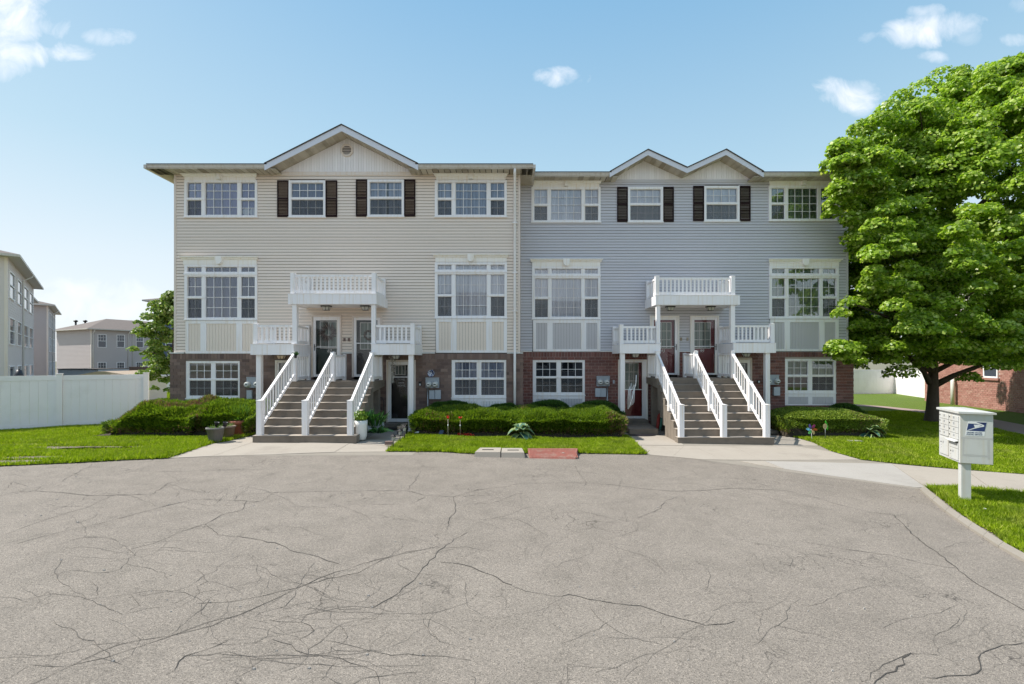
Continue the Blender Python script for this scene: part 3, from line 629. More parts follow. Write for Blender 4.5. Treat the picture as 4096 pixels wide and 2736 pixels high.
def triple_cells(x0, x1, y0, y1, L, M, R, cy, lower_screens=(True, True), rows=4, tall=False):
    """L, M, R: glass x ranges; cy: (top, meeting rail top, meeting rail bottom, bottom) of glass"""
    t, m0, m1, b = cy
    return [(L[0], L[1], t, m0, 2, rows // 2, False), (L[0], L[1], m1, b, 2, rows // 2, lower_screens[0]), (M[0], M[1], t, b - 2, 4, rows, False), (R[0], R[1], t, m0, 2, rows // 2, False), (R[0], R[1], m1, b, 2, rows // 2, lower_screens[1])]
def header(par, Y, x0, x1, y0, y1, key='plain', dentil=False, low=False):
    X0, X1, Z1, Z0 = WX(x0, Y), WX(x1, Y), WZ(y0, Y), WZ(y1, Y); h = Z1 - Z0; mb = MB(); o = .09
    mb.box(X0 + o, X1 - o, Y - .06, Y - .002, Z0, Z1 - h * .42)
    prof = [(-.065, Z1 - h * .42), (-.085, Z1 - h * .34), (-.10, Z1 - h * .18), (-.15, Z1 - h * .12), (-.155, Z1), (0, Z1), (0, Z1 - h * .42)]
    for (xa, xb) in ((X0, X1),):
        n = len(prof); vs = []
        for (y, z) in prof: k = 1 - (abs(y) / .155); vs.append((xa + o * k if y else xa + o, Y + y - .002, z))
        vs += [((xb - (v[0] - xa)), v[1], v[2]) for v in vs[:n]]
        mb.add(vs, [tuple(range(n)), tuple(range(2*n-1, n-1, -1))] + [(i, n + i, n + (i+1) % n, (i+1) % n) for i in range(n)])
    if dentil:
        k = X0 + o + .04
        while k < X1 - o - .06: mb.box(k, k + .035, Y - .085, Y - .058, Z0 + h * .42, Z0 + h * .56); k += .07
    w = mb.build('window_header', MT['header'], par)
    xm = (X0 + X1) / 2; a, b = (.12, .085) if not low else (.075, .05)
    MB().prism([(xm - a, Y - .17, Z1 + .004), (xm + a, Y - .17, Z1 + .004), (xm + b + .02, Y - .17, Z0 + .07 if not low else Z0), (xm + b * .5, Y - .17, Z0 - .0), (xm - b * .5, Y - .17, Z0 - .0), (xm - b - .02, Y - .17, Z0 + .07 if not low else Z0)], (0, .13, 0)).build('keystone', MT['header'], w)
    return w
def panel_band(par, Y, outer, cells, pm, n_board, label=None, proud=.045):
    X = lambda p: WX(p, Y); Z = lambda p: WZ(p, Y); cs = [(X(c[0]), X(c[1]), Z(c[3]), Z(c[2])) for c in cells]; fr = MB()
    for (a, b, c, d) in holes(X(outer[0]), X(outer[1]), Z(outer[3]), Z(outer[2]), cs): fr.box(a, b, Y - proud, Y - .001, c, d)
    f = fr.build('panel_surround', MT['white'], par)
    for (a, b, c, d), n in zip(cs, n_board):
        MB().box(a, b, Y - .012, Y - .001, c, d).build('panel_back', MT['cracks'], f)
        for i in range(n):
            x0 = a + (b - a) * i / n + .003; x1 = a + (b - a) * (i + 1) / n - .003
            MB().hexa([(x0, Y - .024, c), (x1, Y - .024, c), (x1, Y - .012, c), (x0, Y - .012, c)], [(x0, Y - .024, d), (x1, Y - .024, d), (x1, Y - .012, d), (x0, Y - .012, d)]).build('panel_board', pm, f)
    return f
def shutter(par, Y, x0, x1, y0, y1):
    a, b, d, c = WX(x0, Y), WX(x1, Y), WZ(y0, Y), WZ(y1, Y); y = Y - .015; mb = MB(); r = .035; m = (c + d) / 2
    for q in ((a, a + r, c, d), (b - r, b, c, d), (a + r, b - r, c, c + .06), (a + r, b - r, d - .05, d), (a + r, b - r, m - .03, m + .03)): mb.box(q[0], q[1], y - .035, y, q[2], q[3])
    s = mb.build('shutter', MT['shutter'], par); sl = MB()
    for lo, hi in ((c + .06, m - .03), (m + .03, d - .05)):
        n = int((hi - lo) / .032)
        for i in range(n):
            z = lo + (hi - lo) * i / n; sl.hexa([(a + r, y - .028, z), (b - r, y - .028, z), (b - r, y - .002, z + .018), (a + r, y - .002, z + .018)], [(a + r, y - .026, z + .008), (b - r, y - .026, z + .008), (b - r, y, z + .030), (a + r, y, z + .030)])
    sl.build('louvres', MT['shutter'], s); return s
def door(par, Y, trim_r, glass_r, leaf, win=None, grid=(3, 3), bar=None, number=None, handle='l', base_white=False, extra=None, label=None, panels=False):
    X = lambda p: WX(p, Y); Z = lambda p: WZ(p, Y); x0, x1, z1, z0 = X(trim_r[0]), X(trim_r[1]), Z(trim_r[2]), Z(trim_r[3]); g = (X(glass_r[0]), X(glass_r[1]), Z(glass_r[3]), Z(glass_r[2]))
    fr = MB(); t = .055
    for (a, b, c, d) in ((x0, x0 + t, z0, z1), (x1 - t, x1, z0, z1), (x0 + t, x1 - t, z1 - t, z1)):
        fr.box(a, b, Y - .07, Y + .02, c, d)
    fr.box(x0 + .012, x0 + .03, Y - .085, Y - .069, z0, z1 - .012); fr.box(x1 - .03, x1 - .012, Y - .085, Y - .069, z0, z1 - .012); fr.box(x0 + .03, x1 - .03, Y - .085, Y - .069, z1 - .03, z1 - .012)
    d_ = fr.build('door', MT['beige_trim'] if leaf in ('door_green', 'door_brown') else MT['header'], par, label=label)
    sf = MB()
    for (a, b, c, d) in holes(x0 + t + .002, x1 - t - .002, z0 + .02, z1 - t - .002, [g]): sf.box(a, b, Y - .045, Y - .005, c, d)
    if bar: sf.box(g[0], g[1], Y - .035, Y - .012, Z(bar) - .014, Z(bar) + .014)
    sf.build('storm_frame', MT['white'], d_)
    place_box('glass_pane', pane_mesh(MT['glass_door']), d_, ((g[0] + g[1]) / 2, Y - .02, (g[2] + g[3]) / 2), (g[1] - g[0], .005, g[3] - g[2]), (random.gauss(0, .003), 0, random.gauss(0, .003)))
    lf = MB().box(x0 + t, x1 - t, Y + .09, Y + .14, z0, z1 - t)
    if panels is not False:
        for (a, b, c, d) in panels: lf.box(X(a), X(b), Y + .078, Y + .0895, Z(d), Z(c)); 
    L = lf.build('door_leaf', MT[leaf], d_)
    if panels is not False:
        pf = MB()
        for (a, b, c, d) in panels: pf.box(X(a) + .045, X(b) - .045, Y + .070, Y + .0775, Z(d) + .045, Z(c) - .045)
        pf.build('door_panel', MT[leaf], d_)
    if win:
        a, b, c, d = X(win[0]), X(win[1]), Z(win[3]), Z(win[2]); wm = MB(); s = .022
        for q in ((a, a + s, c, d), (b - s, b, c, d), (a + s, b - s, c, c + s), (a + s, b - s, d - s, d)): wm.box(q[0], q[1], Y + .06, Y + .089, q[2], q[3])
        for i in range(1, grid[0]): xx = a + (b - a) * i / grid[0]; wm.box(xx - .009, xx + .009, Y + .066, Y + .089, c + s, d - s)
        for k in range(1, grid[1]): zz = c + (d - c) * k / grid[1]; wm.box(a + s, b - s, Y + .067, Y + .088, zz - .009, zz + .009)
        wm.build('door_window', MT['header'], d_)
        MB().box(a + s, b - s, Y + .082, Y + .0885, c + s, d - s).build('door_window_blind', MT['curtain_green'], d_)
    zh = z0 + 1.02; xh = x0 + t + .05 if handle == 'l' else x1 - t - .05
    MB().box(xh - .012, xh + .012, Y - .055, Y - .046, zh - .11, zh + .11).tube([(xh, Y - .05, zh + .02), (xh, Y - .09, zh + .02), (xh + (.09 if handle == 'l' else -.09), Y - .09, zh + .02)], .009, 8).build('door_handle', MT['black'], d_)
    if number:
        me = text_mesh('house_number', number[0], .15, MT['header'], .003, shear=.2)
        o = link_mesh('house_number', me, d_); o.location = Vector((X(number[1]), Y + .07, Z(number[2]))) - ORIGIN[d_.name][0]; o.rotation_euler = (math.radians(90), 0, 0)
    return d_
def brickwork(par, Y, x0, x1, z0, z1, hs, mats, mortar, limit=300, BL=.235, BH=.098, J=.011, avoid=None):
    mb = MB()
    for (a, b, c, d) in holes(x0, x1, z0, z1, hs): mb.box(a, b, Y - .040, Y + .15, c, d)
    wall = mb.build('brick_wall', mortar, par)
    sol = .185; items = []
    n = int(round((x1 - x0) / .107)); pw = (x1 - x0) / n
    for i in range(n): items.append((x0 + i * pw + J / 2, x0 + (i + 1) * pw - J / 2, z1 - sol, z1 - J))
    z = z1 - sol - J; r = 0
    while z > z0 + .02:
        zb = max(z - BH, z0); x = x0 - (BL + J) * (.5 if r % 2 else 0)
        while x < x1:
            a, b = max(x, x0), min(x + BL, x1)
            if b - a > .03: items.append((a, b, zb, z))
            x += BL + J
        z = zb - J; r += 1
    cut = []
    for (a, b, c, d) in items:
        segs = [(a, b)]
        for h in hs:
            if h[3] - .02 > c and h[2] + .02 < d:
                ns = []
                for (p, q) in segs:
                    if h[1] <= p or h[0] >= q: ns.append((p, q)); continue
                    if h[0] - p > .03: ns.append((p, h[0]))
                    if q - h[1] > .03: ns.append((h[1], q))
                segs = ns
        cut += [(p, q, c, d) for p, q in segs]
    unit_b = MB().box(-.5, .5, 0, 1, -.5, .5).mesh('brick', mats[0])
    # bricks hidden behind stairs and hedges go last
    cut.sort(key=lambda t: (avoid is not None and any(h[0] < (t[0] + t[1]) / 2 < h[1] and (t[2] + t[3]) / 2 < h[2] for h in avoid), -t[3]))
    rest = MB()
    for i, (a, b, c, d) in enumerate(cut):
        pr = Y - .050 + random.uniform(-.0035, .0025)
        if i < limit: place_box('brick', unit_b, wall, ((a + b) / 2, pr, (c + d) / 2), (b - a, Y - .0385 - pr, d - c), (0, 0, 0))
        else: rest.box(a, b, pr, Y - .0385, c, d)
    if rest.v: rest.build('brick_courses', mats[1], wall, kind='stuff')
    return wall
def siding(par, Y, x0, x1, z0, z1, hs, m, pitch=.1037):
    mb = MB()
    for (a, b, c, d) in holes(x0, x1, z0, z1, hs): mb.box(a, b, Y - .001, Y + .15, c, d)
    wall = mb.build('wall', MT['lap_shade'], par); z = z0; k = 0
    while z < z1 - .02:
        t = min(z + pitch, z1); s = MB(); segs = [(x0, x1)]
        for h in hs:
            if h[3] - .03 > z and h[2] + .03 < t: segs = [q for (p0, q0) in segs for q in ([(p0, q0)] if h[1] <= p0 or h[0] >= q0 else [(p0, h[0]), (h[1], q0)]) if q[1] - q[0] > .01]
        for (a, b) in segs:
            s = MB(); j = random.gauss(0, .0015); p = .023 + j; g = z + .012
            cs_ = [(a, 0.0)]; x_ = a + random.uniform(.3, 3.6)      # butted lengths: the next length laps 2 mm proud of the last
            lift = 0.0
            while x_ < b - .25:
                nl = .0025 if lift == 0 else 0.0; cs_ += [(x_, lift), (x_ + .003, nl)]; lift = nl; x_ += 3.66
            cs_.append((b, lift)); vs = []
            for (x_, l_) in cs_: vs += [(x_, Y - .002, g), (x_, Y - p - l_, g), (x_, Y - p - l_, g + .006), (x_, Y - .008 - l_, t), (x_, Y - .002, t)]
            n_ = len(cs_); s.add(vs, [tuple(5*q_ + k_ for k_ in range(5)) if q_ == 0 else tuple(5*q_ + 4 - k_ for k_ in range(5)) for q_ in (0, n_ - 1)] + [(5*i_ + k_, 5*i_ + k_ + 1, 5*(i_+1) + k_ + 1, 5*(i_+1) + k_) for i_ in range(n_ - 1) for k_ in range(4)])
            s.build('siding_board', m, par)
        z = t; k += 1
    return wall
def soffit_flat(par, x0, x1, y0, y1, z, pitch=.2):
    n = max(1, int(round((x1 - x0) / pitch))); me = MB().box(-.5, .5, -.5, .5, -.5, .5).mesh('soffit_panel', MT['soffit'])
    for i in range(n):
        a = x0 + (x1 - x0) * i / n + .012; b = x0 + (x1 - x0) * (i + 1) / n - .012
        place_box('soffit_panel', me, par, ((a + b) / 2, (y0 + y1) / 2, z - .006), (b - a, y1 - y0, .012))
def gutter(par, x0, x1, Ye, zs, h=.125):
    y = Ye; prof = [(y - .11, zs + h), (y - .11, zs + h - .02), (y - .095, zs + h - .03), (y - .09, zs + .05), (y - .06, zs + .0), (y, zs), (y, zs + h - .01)]
    mb = MB(); n = len(prof); vs = [(x0, *p) for p in prof] + [(x1, *p) for p in prof]
    mb.add(vs, [tuple(range(n)), tuple(range(2*n-1, n-1, -1))] + [(i, n + i, n + (i+1) % n, (i+1) % n) for i in range(n)])
    return mb.build('gutter', MT['gutter'], par)
def gable(par, Yw, Ye, xl, zl, xp, zp, xr, zr, zbase, wall_m, fh=.20, depth=4.0):
    fas = MB()
    for (xa, za, xb, zb) in ((xl, zl, xp, zp), (xp, zp, xr, zr)):
        fas.add([(xa, Ye - .11, za - fh), (xb, Ye - .11, zb - fh), (xb, Ye - .085, zb - fh), (xa, Ye - .085, za - fh), (xa, Ye - .11, za), (xb, Ye - .11, zb), (xb, Ye - .085, zb), (xa, Ye - .085, za)],
                [(0,3,2,1), (4,5,6,7), (0,1,5,4), (1,2,6,5), (2,3,7,6), (3,0,4,7)])
    fas.build('gable_fascia', MT['fascia'], par)
    rf = MB()
    for (xa, za, xb, zb, e) in ((xl, zl, xp, zp, 0), (xp, zp, xr, zr, 1)):
        rf.add([(xa, Ye - .14, za + .001), (xb, Ye - .14, zb + .001), (xb, Ye + depth, zb + .001), (xa, Ye + depth, za + .001), (xa, Ye - .14, za + .035), (xb, Ye - .14, zb + .035), (xb, Ye + depth, zb + .035), (xa, Ye + depth, za + .035)],
               [(0,3,2,1), (4,5,6,7), (0,1,5,4), (1,2,6,5), (2,3,7,6), (3,0,4,7)])
    rf.build('gable_roof', MT['roof'], par)
    for (xa, za, xb, zb) in ((xl, zl, xp, zp), (xp, zp, xr, zr)):
        n = max(2, int(abs(xb - xa) / .17))
        for i in range(n):
            a, b = i / n + .012, (i + 1) / n - .012; p = lambda t, y: (xa + (xb - xa) * t, y, za + (zb - za) * t - fh + .012)
            s = MB(); q = [p(a, Ye - .085), p(b, Ye - .085), p(b, Yw + .05), p(a, Yw + .05)]; s.hexa(q, [(v[0], v[1], v[2] + .012) for v in q]); s.build('rake_soffit_panel', MT['soffit'], par)
        s = MB(); q = [(xa, Ye - .08, za - fh + .026), (xb, Ye - .08, zb - fh + .026), (xb, Yw + .05, zb - fh + .026), (xa, Yw + .05, za - fh + .026)]
        s.hexa(q, [(v[0], v[1], v[2] + .01) for v in q]); s.build('rake_backing', MT['soffit'], par)
    zt = lambda x: (zl + (zp - zl) * (x - xl) / (xp - xl) if x < xp else zp + (zr - zp) * (x - xp) / (xr - xp)) - fh + .01
    n = int((xr - xl) / .088); back = []
    for i in range(n):
        a = xl + (xr - xl) * i / n + .004; b = xl + (xr - xl) * (i + 1) / n - .004
        ta, tb = zt(a), zt(b)
        if min(ta, tb) < zbase + .03:
            if max(ta, tb) < zbase + .03: continue
            ta, tb = max(ta, zbase + .01), max(tb, zbase + .01)
        tops = [(a, ta)] + ([(xp, zt(xp))] if a < xp < b else []) + [(b, tb)]
        MB().prism([(a, Yw - .02, zbase), (b, Yw - .02, zbase)] + [(x, Yw - .02, z) for x, z in reversed(tops)], (0, .02, 0)).build('gable_board', wall_m, par)
    bk = MB()
    xs_ = [xl + .25, xp, xr - .25]
    bk.prism([(xs_[0], Yw + .001, zbase - .02), (xs_[2], Yw + .001, zbase - .02), (xs_[2], Yw + .001, max(zt(xs_[2]), zbase)), (xp, Yw + .001, zt(xp)), (xs_[0], Yw + .001, max(zt(xs_[0]), zbase))], (0, .12, 0)); bk.build('gable_wall', MT['soffit'], par)
def shell(par, Y, x0, x1, z0, zt, depth, m, roof_m, ov, xo0, xo1, strips=()):
    """side walls, back wall, floors and a hipped roof"""
    s = MB(); s.box(x0, x0 + .12, Y + .151, Y + depth, z0, zt); s.box(x1 - .12, x1, Y + .151, Y + depth, z0, zt); s.box(x0 + .121, x1 - .121, Y + depth - .12, Y + depth, z0, zt)
    s.box(x0 + .121, x1 - .121, Y + .16, Y + depth - .13, 2.30, 2.42); s.box(x0 + .121, x1 - .121, Y + .16, Y + depth - .13, 5.55, 5.65)
    s.build('side_walls', m, par)
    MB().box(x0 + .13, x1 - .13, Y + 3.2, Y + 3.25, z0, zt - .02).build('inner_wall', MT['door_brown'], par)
    sd = MB(); lap(sd, (x0 - .001, Y + .15), (x0 - .001, Y + depth), 2.5, zt, nrm=(-1, 0, 0)); lap(sd, (x1 + .001, Y + .15), (x1 + .001, Y + depth), 2.5, zt, nrm=(1, 0, 0)); sd.build('side_siding', m, par, kind='stuff')
    e0, e1, f0, f1 = x0 - xo0, x1 + xo1, Y - ov, Y + depth + ov; h = (f1 - f0) / 2 * .30; hy = (f0 + f1) / 2; d = (f1 - f0) / 2
    ze = zt + .13; yb_ = Y + .13; rz_ = ze + (yb_ - f0) * .30
    for (sa, sb) in strips: MB().hexa([(sa, f0, ze), (sb, f0, ze), (sb, yb_, rz_), (sa, yb_, rz_)], [(sa, f0, ze + .03), (sb, f0, ze + .03), (sb, yb_, rz_ + .03), (sa, yb_, rz_ + .03)]).build('eave_roof', roof_m, par)
    MB().add([(e0, yb_ + .002, rz_), (e1, yb_ + .002, rz_), (e1, f1, ze), (e0, f1, ze), (e0 + d * .8, hy, ze + h), (e1 - d * .8, hy, ze + h)], [(0,1,5,4), (1,2,5), (2,3,4,5), (3,0,4), (3,2,1,0)]).build('roof', roof_m, par)
    # eaves box along the sides
    for sa, sb in ((e0, x0 - .002), (x1 + .002, e1)):
        if sb - sa > .05: MB().box(sa, sb, Y - ov + .001, f1, zt - .012, zt - .002).build('side_soffit', MT['soffit'], par)
    b = MB(); b.box(e0 - .08, e0, f0 + .0, f1, zt - .002, zt + .122); b.box(e1, e1 + .08, f0, f1, zt - .002, zt + .122); b.build('side_gutter', MT['gutter'], par)

YL, YR = 16.5, 17.5
# ================================================================== beige house
HL = thing('townhouse', (-5.6, YL, 0), 'beige vinyl town house on a brown brick ground floor with one wide gable', 'house')
X = lambda p: WX(p, YL); Z = lambda p: WZ(p, YL)
xl, xr, zb, zt = X(698), X(2081), Z(1414), Z(698.5)
XB0, XB1 = X(684), X(2092)
rect = lambda r, Y, g=0.0: (WX(r[0], Y) + g, WX(r[1], Y) - g, WZ(r[3], Y) + g, WZ(r[2], Y) - g)
WA1 = (740, 1031, 722, 868); WA2 = (1740, 2027.5, 722, 867); SA1 = (1157, 1303.6, 723, 868); SA2 = (1470.8, 1617, 720, 866)
MA1 = (741, 1031, 1059, 1278); MA2 = (1740, 2028, 1050, 1271); GA1 = (746, 962, 1444, 1592); GA2 = (1807, 2025, 1440, 1589.5)
DA = (1248, 1368, 1261, 1509); DB = (1410, 1530, 1264, 1509); DC = (1547, 1664, 1440, 1689); DH = (1104, 1222, 1441, 1690)
hs = [rect(WA1, YL, .02), rect(WA2, YL, .02), rect(SA1, YL, .02), rect(SA2, YL, .02), rect((741, 1031, 1059, 1414), YL, .02), rect((1740, 2028, 1050, 1412), YL, .02), rect(DA, YL, .02), rect(DB, YL, .02)]
hs = [h if h[2] > zb + .3 else (h[0], h[1], zb - .1, h[3]) for h in hs]
siding(HL, YL, xl + .07, xr - .07, zb + .03, zt, hs, MT['beige'])
MB().box(xl - .0, xl + .07, YL - .03, YL + .15, zb + .03, zt).build('corner_trim', MT['beige_trim'], HL); MB().box(xr - .07, xr, YL - .03, YL + .15, zb + .03, zt).build('corner_trim', MT['beige_trim'], HL)
shell(HL, YL, xl, xr, -.6, zt, 11, MT['beige'], MT['roof'], .556, .556, .42, strips=((xl - .556, -8.1), (-3.2, xr + .42)))
hb = [rect(GA1, YL, .0), rect(GA2, YL, .0), rect(DC, YL, .01), rect(DH, YL, .01), rect((1248, 1368, 1300, 1522), YL, .01), rect((1410, 1530, 1300, 1522), YL, .01)]
hb = [(h[0], h[1], h[2] - (.45 if i < 2 else (.12 if i < 4 else 0)), h[3]) for i, h in enumerate(hb)]
brickwork(HL, YL, XB0, XB1, -.25, zb, hb, (MT['brick_brown'], MT['brick_brown_i']), MT['mortar_b'], avoid=[(-11.7, -7.9, .95), (-6.9, -5.1, 1.5), (-2.6, .5, .95), (-6.95, -6.1, 9)])
lm = MB()
for (a, b, c, d) in holes(XB0, XB1, zb, zb + .035, [rect((1248, 1368, 1200, 1500), YL), rect((1410, 1530, 1200, 1500), YL), (X(741), X(1031), zb - 1, zb + 1), (X(1740), X(2028), zb - 1, zb + 1)]): lm.box(a, b, YL - .075, YL + .01, c, d)
lm.build('ledge', MT['trim_white'], HL)
# windows
def upper_triple(par, Y, o, hd, curtain, glass, seed, gap=None, screens=(True, True), dent=False, sc=1.0, **k):
    L = (o[0] + 10.5, o[0] + 10.5 + 57 * sc); M = (o[0] + 82 * sc, o[1] - 80 * sc); R = (o[1] - 9 - 57 * sc, o[1] - 9); t, b = o[2] + 9, o[3] - 5; m = (t + b) / 2
    w = window(par, Y, o, triple_cells(*o, L, M, R, (t, m - 4, m + 4, b), screens), curtain, glass, seed=seed, gap=gap, **k)
    header(par, Y, *hd, low=True); return w
def mid_triple(par, Y, o, hd, curtain, glass, seed, pm, bottom, screens=(True, True), dent=False, sc=1.0, gap=None, **k):
    L = (o[0] + 10.5, o[0] + 10.5 + 57 * sc); M = (o[0] + 82 * sc, o[1] - 80 * sc); R = (o[1] - 9 - 57 * sc, o[1] - 9)
    t0, t1 = o[2] + 9, o[2] + 30; t, b = o[2] + 48, o[3] - 5; m = (t + b) / 2
    cells = [(L[0], L[1], t0, t1, 2, 1, False), (M[0], M[1], t0, t1, 4, 1, False), (R[0], R[1], t0, t1, 2, 1, False)] + triple_cells(*o, L, M, R, (t, m - 4, m + 4, b), screens)
    w = window(par, Y, o, cells, curtain, glass, seed=seed, gap=gap, **k)
    q = WZ(o[2] + 38, Y); MB().box(WX(o[0], Y) - .01, WX(o[1], Y) + .01, Y - .075, Y - .051, q - .03, q + .03).build('transom_bar', MT['white'], w)
    header(par, Y, *hd, dentil=dent)
    panel_band(par, Y, (o[0] + 4, o[1], o[3] + 5, bottom), [(o[0] + 16, o[0] + 64 * sc, o[3] + 17, bottom - 9), (o[0] + 87 * sc, o[1] - 83 * sc, o[3] + 17, bottom - 9), (o[1] - 60 * sc, o[1] - 13, o[3] + 17, bottom - 9)], pm, (4, 10, 4)); return w
upper_triple(HL, YL, WA1, (732, 1036, 700, 722), 'curtain_lav', 'glass', 11, screens=(True, False))
upper_triple(HL, YL, WA2, (1735, 2033, 699, 721), 'curtain_grey', 'glass', 12, gap=None)
def small_win(par, Y, o, cur, seed, glass='glass', gap=None):
    t, b = o[2] + 9, o[3] - 6; m = (t + b) / 2 - 2
    return window(par, Y, o, [(o[0] + 9, o[1] - 9, t, m - 4, 4, 2, False), (o[0] + 9, o[1] - 9, m + 4, b, 4, 2, True)], cur, glass, seed=seed, gap=gap)
small_win(HL, YL, SA1, 'curtain_dark', 21); small_win(HL, YL, SA2, 'curtain_grey', 22, gap=(.5, .6))
for (a, b, o) in ((1111, 1157, SA1), (1304, 1350, SA1), (1425, 1470.5, SA2), (1617.5, 1662, SA2)): shutter(HL, YL, a, b, o[2], o[3] + 1)
mid_triple(HL, YL, MA1, (726, 1040, 1028, 1059), 'curtain_dark', 'glass', 13, MT['beige_panel'], 1414)
mid_triple(HL, YL, MA2, (1732, 2037, 1019, 1049), 'curtain', 'glass', 14, MT['beige_panel'], 1411, screens=(True, True))
def ground_win(par, Y, o, cur, seed, glass, screens=(False, False), cz=None):
    m = (o[0] + o[1]) / 2; t, b = o[2] + 8, o[3] - 8; h = (t + b) / 2
    w = window(par, Y, o, [(o[0] + 12, m - 8, t, h - 3, 3, 2, False), (o[0] + 12, m - 8, h + 3, b, 3, 2, screens[0]), (m + 8, o[1] - 8, t, h - 3, 3, 2, False), (m + 8, o[1] - 8, h + 3, b, 3, 2, screens[1])], cur, glass, seed=seed, cz=cz, proud=.03)
    panel_band(par, Y, (o[0], o[1], o[3] + 4.5, o[3] + 50), [(o[0] + 14, m - 8, o[3] + 16, o[3] + 46), (m + 8, o[1] - 10, o[3] + 16, o[3] + 46)], MT['grey_panel'] if Y > 17 else MT['trim_white'], (8, 8), proud=.03); return w
ground_win(HL, YL, GA1, None, 31, 'glass_dark', (True, True)); ground_win(HL, YL, GA2, 'curtain_grey', 32, 'glass', (True, True))
# doors
door(HL, YL, DA, (1265, 1349.5, 1282, 1497), 'door_green', (1277, 1346, 1285, 1394), (2, 2), bar=1388, number=('87', 1314, 1404), label='door with a dark green leaf and house number 87')
door(HL, YL, DB, (1427, 1511, 1281, 1497), 'door_brown', (1438, 1500, 1289, 1398), (2, 2), bar=1373, handle='r', label='door with a dark brown leaf and a straw wreath')
door(HL, YL, DC, (1566, 1631.5, 1460, 1674), 'door_brown', (1578, 1620, 1461, 1500), (3, 1), bar=1508, handle='r', label='glazed ground floor storm door with a round greeting board')
door(HL, YL, DH, (1118, 1208, 1452, 1670), 'curtain', None, handle='r', label='pale ground floor door behind the stairs')
# gable, eaves
Ye = YL - .556 + .11; ex0, ex1 = xl - .556, xr + .42; gl, gr, gp = -8.18, -3.10, -5.63
gutter(HL, ex0, gl, Ye, zt); gutter(HL, gr, ex1, Ye, zt)
soffit_flat(HL, xl - .5, gl + .35, Ye - .08, YL, zt); soffit_flat(HL, gr - .35, ex1, Ye - .08, YL, zt)
gable(HL, YL, Ye, gl, 8.72, gp, 10.01, gr, 8.72, zt + .09, MT['gable'])
MB().box(gl + .3, gr - .3, YL - .035, YL - .001, zt - .03, zt + .088).build('frieze_board', MT['beige_trim'], HL)
def octo(par, Y, x, z, r):
    P = lambda q: [(x + q * math.cos(math.pi / 8 + k * math.pi / 4), z + q * math.sin(math.pi / 8 + k * math.pi / 4)) for k in range(8)]
    o, i = P(r), P(r * .74); mb = MB()
    for k in range(8):
        j = (k + 1) % 8; mb.hexa([(o[k][0], Y - .07, o[k][1]), (o[j][0], Y - .07, o[j][1]), (i[j][0], Y - .07, i[j][1]), (i[k][0], Y - .07, i[k][1])], [(o[k][0], Y - .021, o[k][1]), (o[j][0], Y - .021, o[j][1]), (i[j][0], Y - .021, i[j][1]), (i[k][0], Y - .021, i[k][1])])
    v = mb.build('gable_vent', MT['beige_trim'], par)
    MB().prism([(a, Y - .03, b) for a, b in i], (0, .008, 0)).build('vent_backing', MT['cracks'], v)
    for k in range(6):
        zz = z - r * .62 + k * r * .235; w = r * .68 if 0 < k < 5 else r * .45
        MB().hexa([(x - w, Y - .06, zz), (x + w, Y - .06, zz), (x + w, Y - .032, zz + .03), (x - w, Y - .032, zz + .03)], [(x - w, Y - .056, zz + .012), (x + w, Y - .056, zz + .012), (x + w, Y - .031, zz + .04), (x - w, Y - .031, zz + .04)]).build('vent_slat', MT['beige_trim'], v)
octo(HL, YL, -5.63, 9.40, .225)
# downspouts
xd = X(2059)
dsp = MB().tube([(xd, Ye - .05, zt + .02), (xd, Ye - .02, zt - .12), (xd, YL - .07, zt - .35), (xd, YL - .07, zb + .32), (xd, YL - .13, zb + .05), (xd, YL - .13, -.1)], .045, 8)
for z in (6.9, 5.2, 3.9, .55): dsp.box(xd - .08, xd + .08, YL - (.12 if z > zb else .18), YL - .02, z, z + .03)
dsp.build('downspout', MT['white'], HL)
MB().tube([(ex0 + .35, YL + .3, zt + .0), (ex0 + .36, YL + .3, zt - .1), (xl - .05, YL + .3, zt - .22), (xl - .05, YL + .3, -.1)], .045, 8).build('downspout', MT['gutter'], HL)
for px in (1379, 1397):
    MB().box(X(px) - .035, X(px) + .035, YL - .045, YL - .012, Z(1365), Z(1352)).build('doorbell_box', MT['brick_brown'], HL)

# ================================================================== grey house
HR = thing('townhouse', (6.2, YR, -.2), 'blue grey vinyl town house on a red brick ground floor with twin small gables', 'house')
xl2, xr2, zb2, zt2 = .29, WX(3391, YR), WZ(1407, YR), WZ(727, YR); XC0, XC1 = .30, WX(3411, YR)
WB1 = (2125.5, 2402, 749, 888); WB2 = (3073, 3345, 744, 883); SB1 = (2510.7, 2651, 749, 888); SB2 = (2815, 2956, 745, 885)
MB1 = (2128, 2401, 1066, 1275); MB2 = (3074.7, 3352, 1065, 1272); GB1 = (2131, 2339, 1440, 1578.7); GB2 = (3137, 3341.5, 1435, 1571)
DD = (2598, 2715, 1263, 1501); DE = (2758.7, 2873.5, 1263, 1501); DF = (2471, 2590, 1438, 1680); DG = (2890, 3004.6, 1433, 1680)
hs = [rect(r, YR, .02) for r in (WB1, WB2, SB1, SB2, (2128, 2401, 1066, 1420), (3075, 3352, 1065, 1420), DD, DE)]
siding(HR, YR, xl2, xr2 - .07, zb2 + .03, zt2, hs, MT['grey'])
MB().box(xr2 - .07, xr2, YR - .03, YR + .15, zb2 + .03, zt2).build('corner_trim', MT['grey_panel'], HR)
shell(HR, YR, xl2, xr2, -.9, zt2, 11, MT['grey'], MT['roof'], .556, -.42, .556, strips=((.72, 3.5), (8.76, xr2 + .556)))
hb = [rect(r, YR, .0 if i < 2 else .01) for i, r in enumerate((GB1, GB2, DF, DG, (2598, 2715, 1300, 1512), (2758.7, 2873.5, 1300, 1512)))]
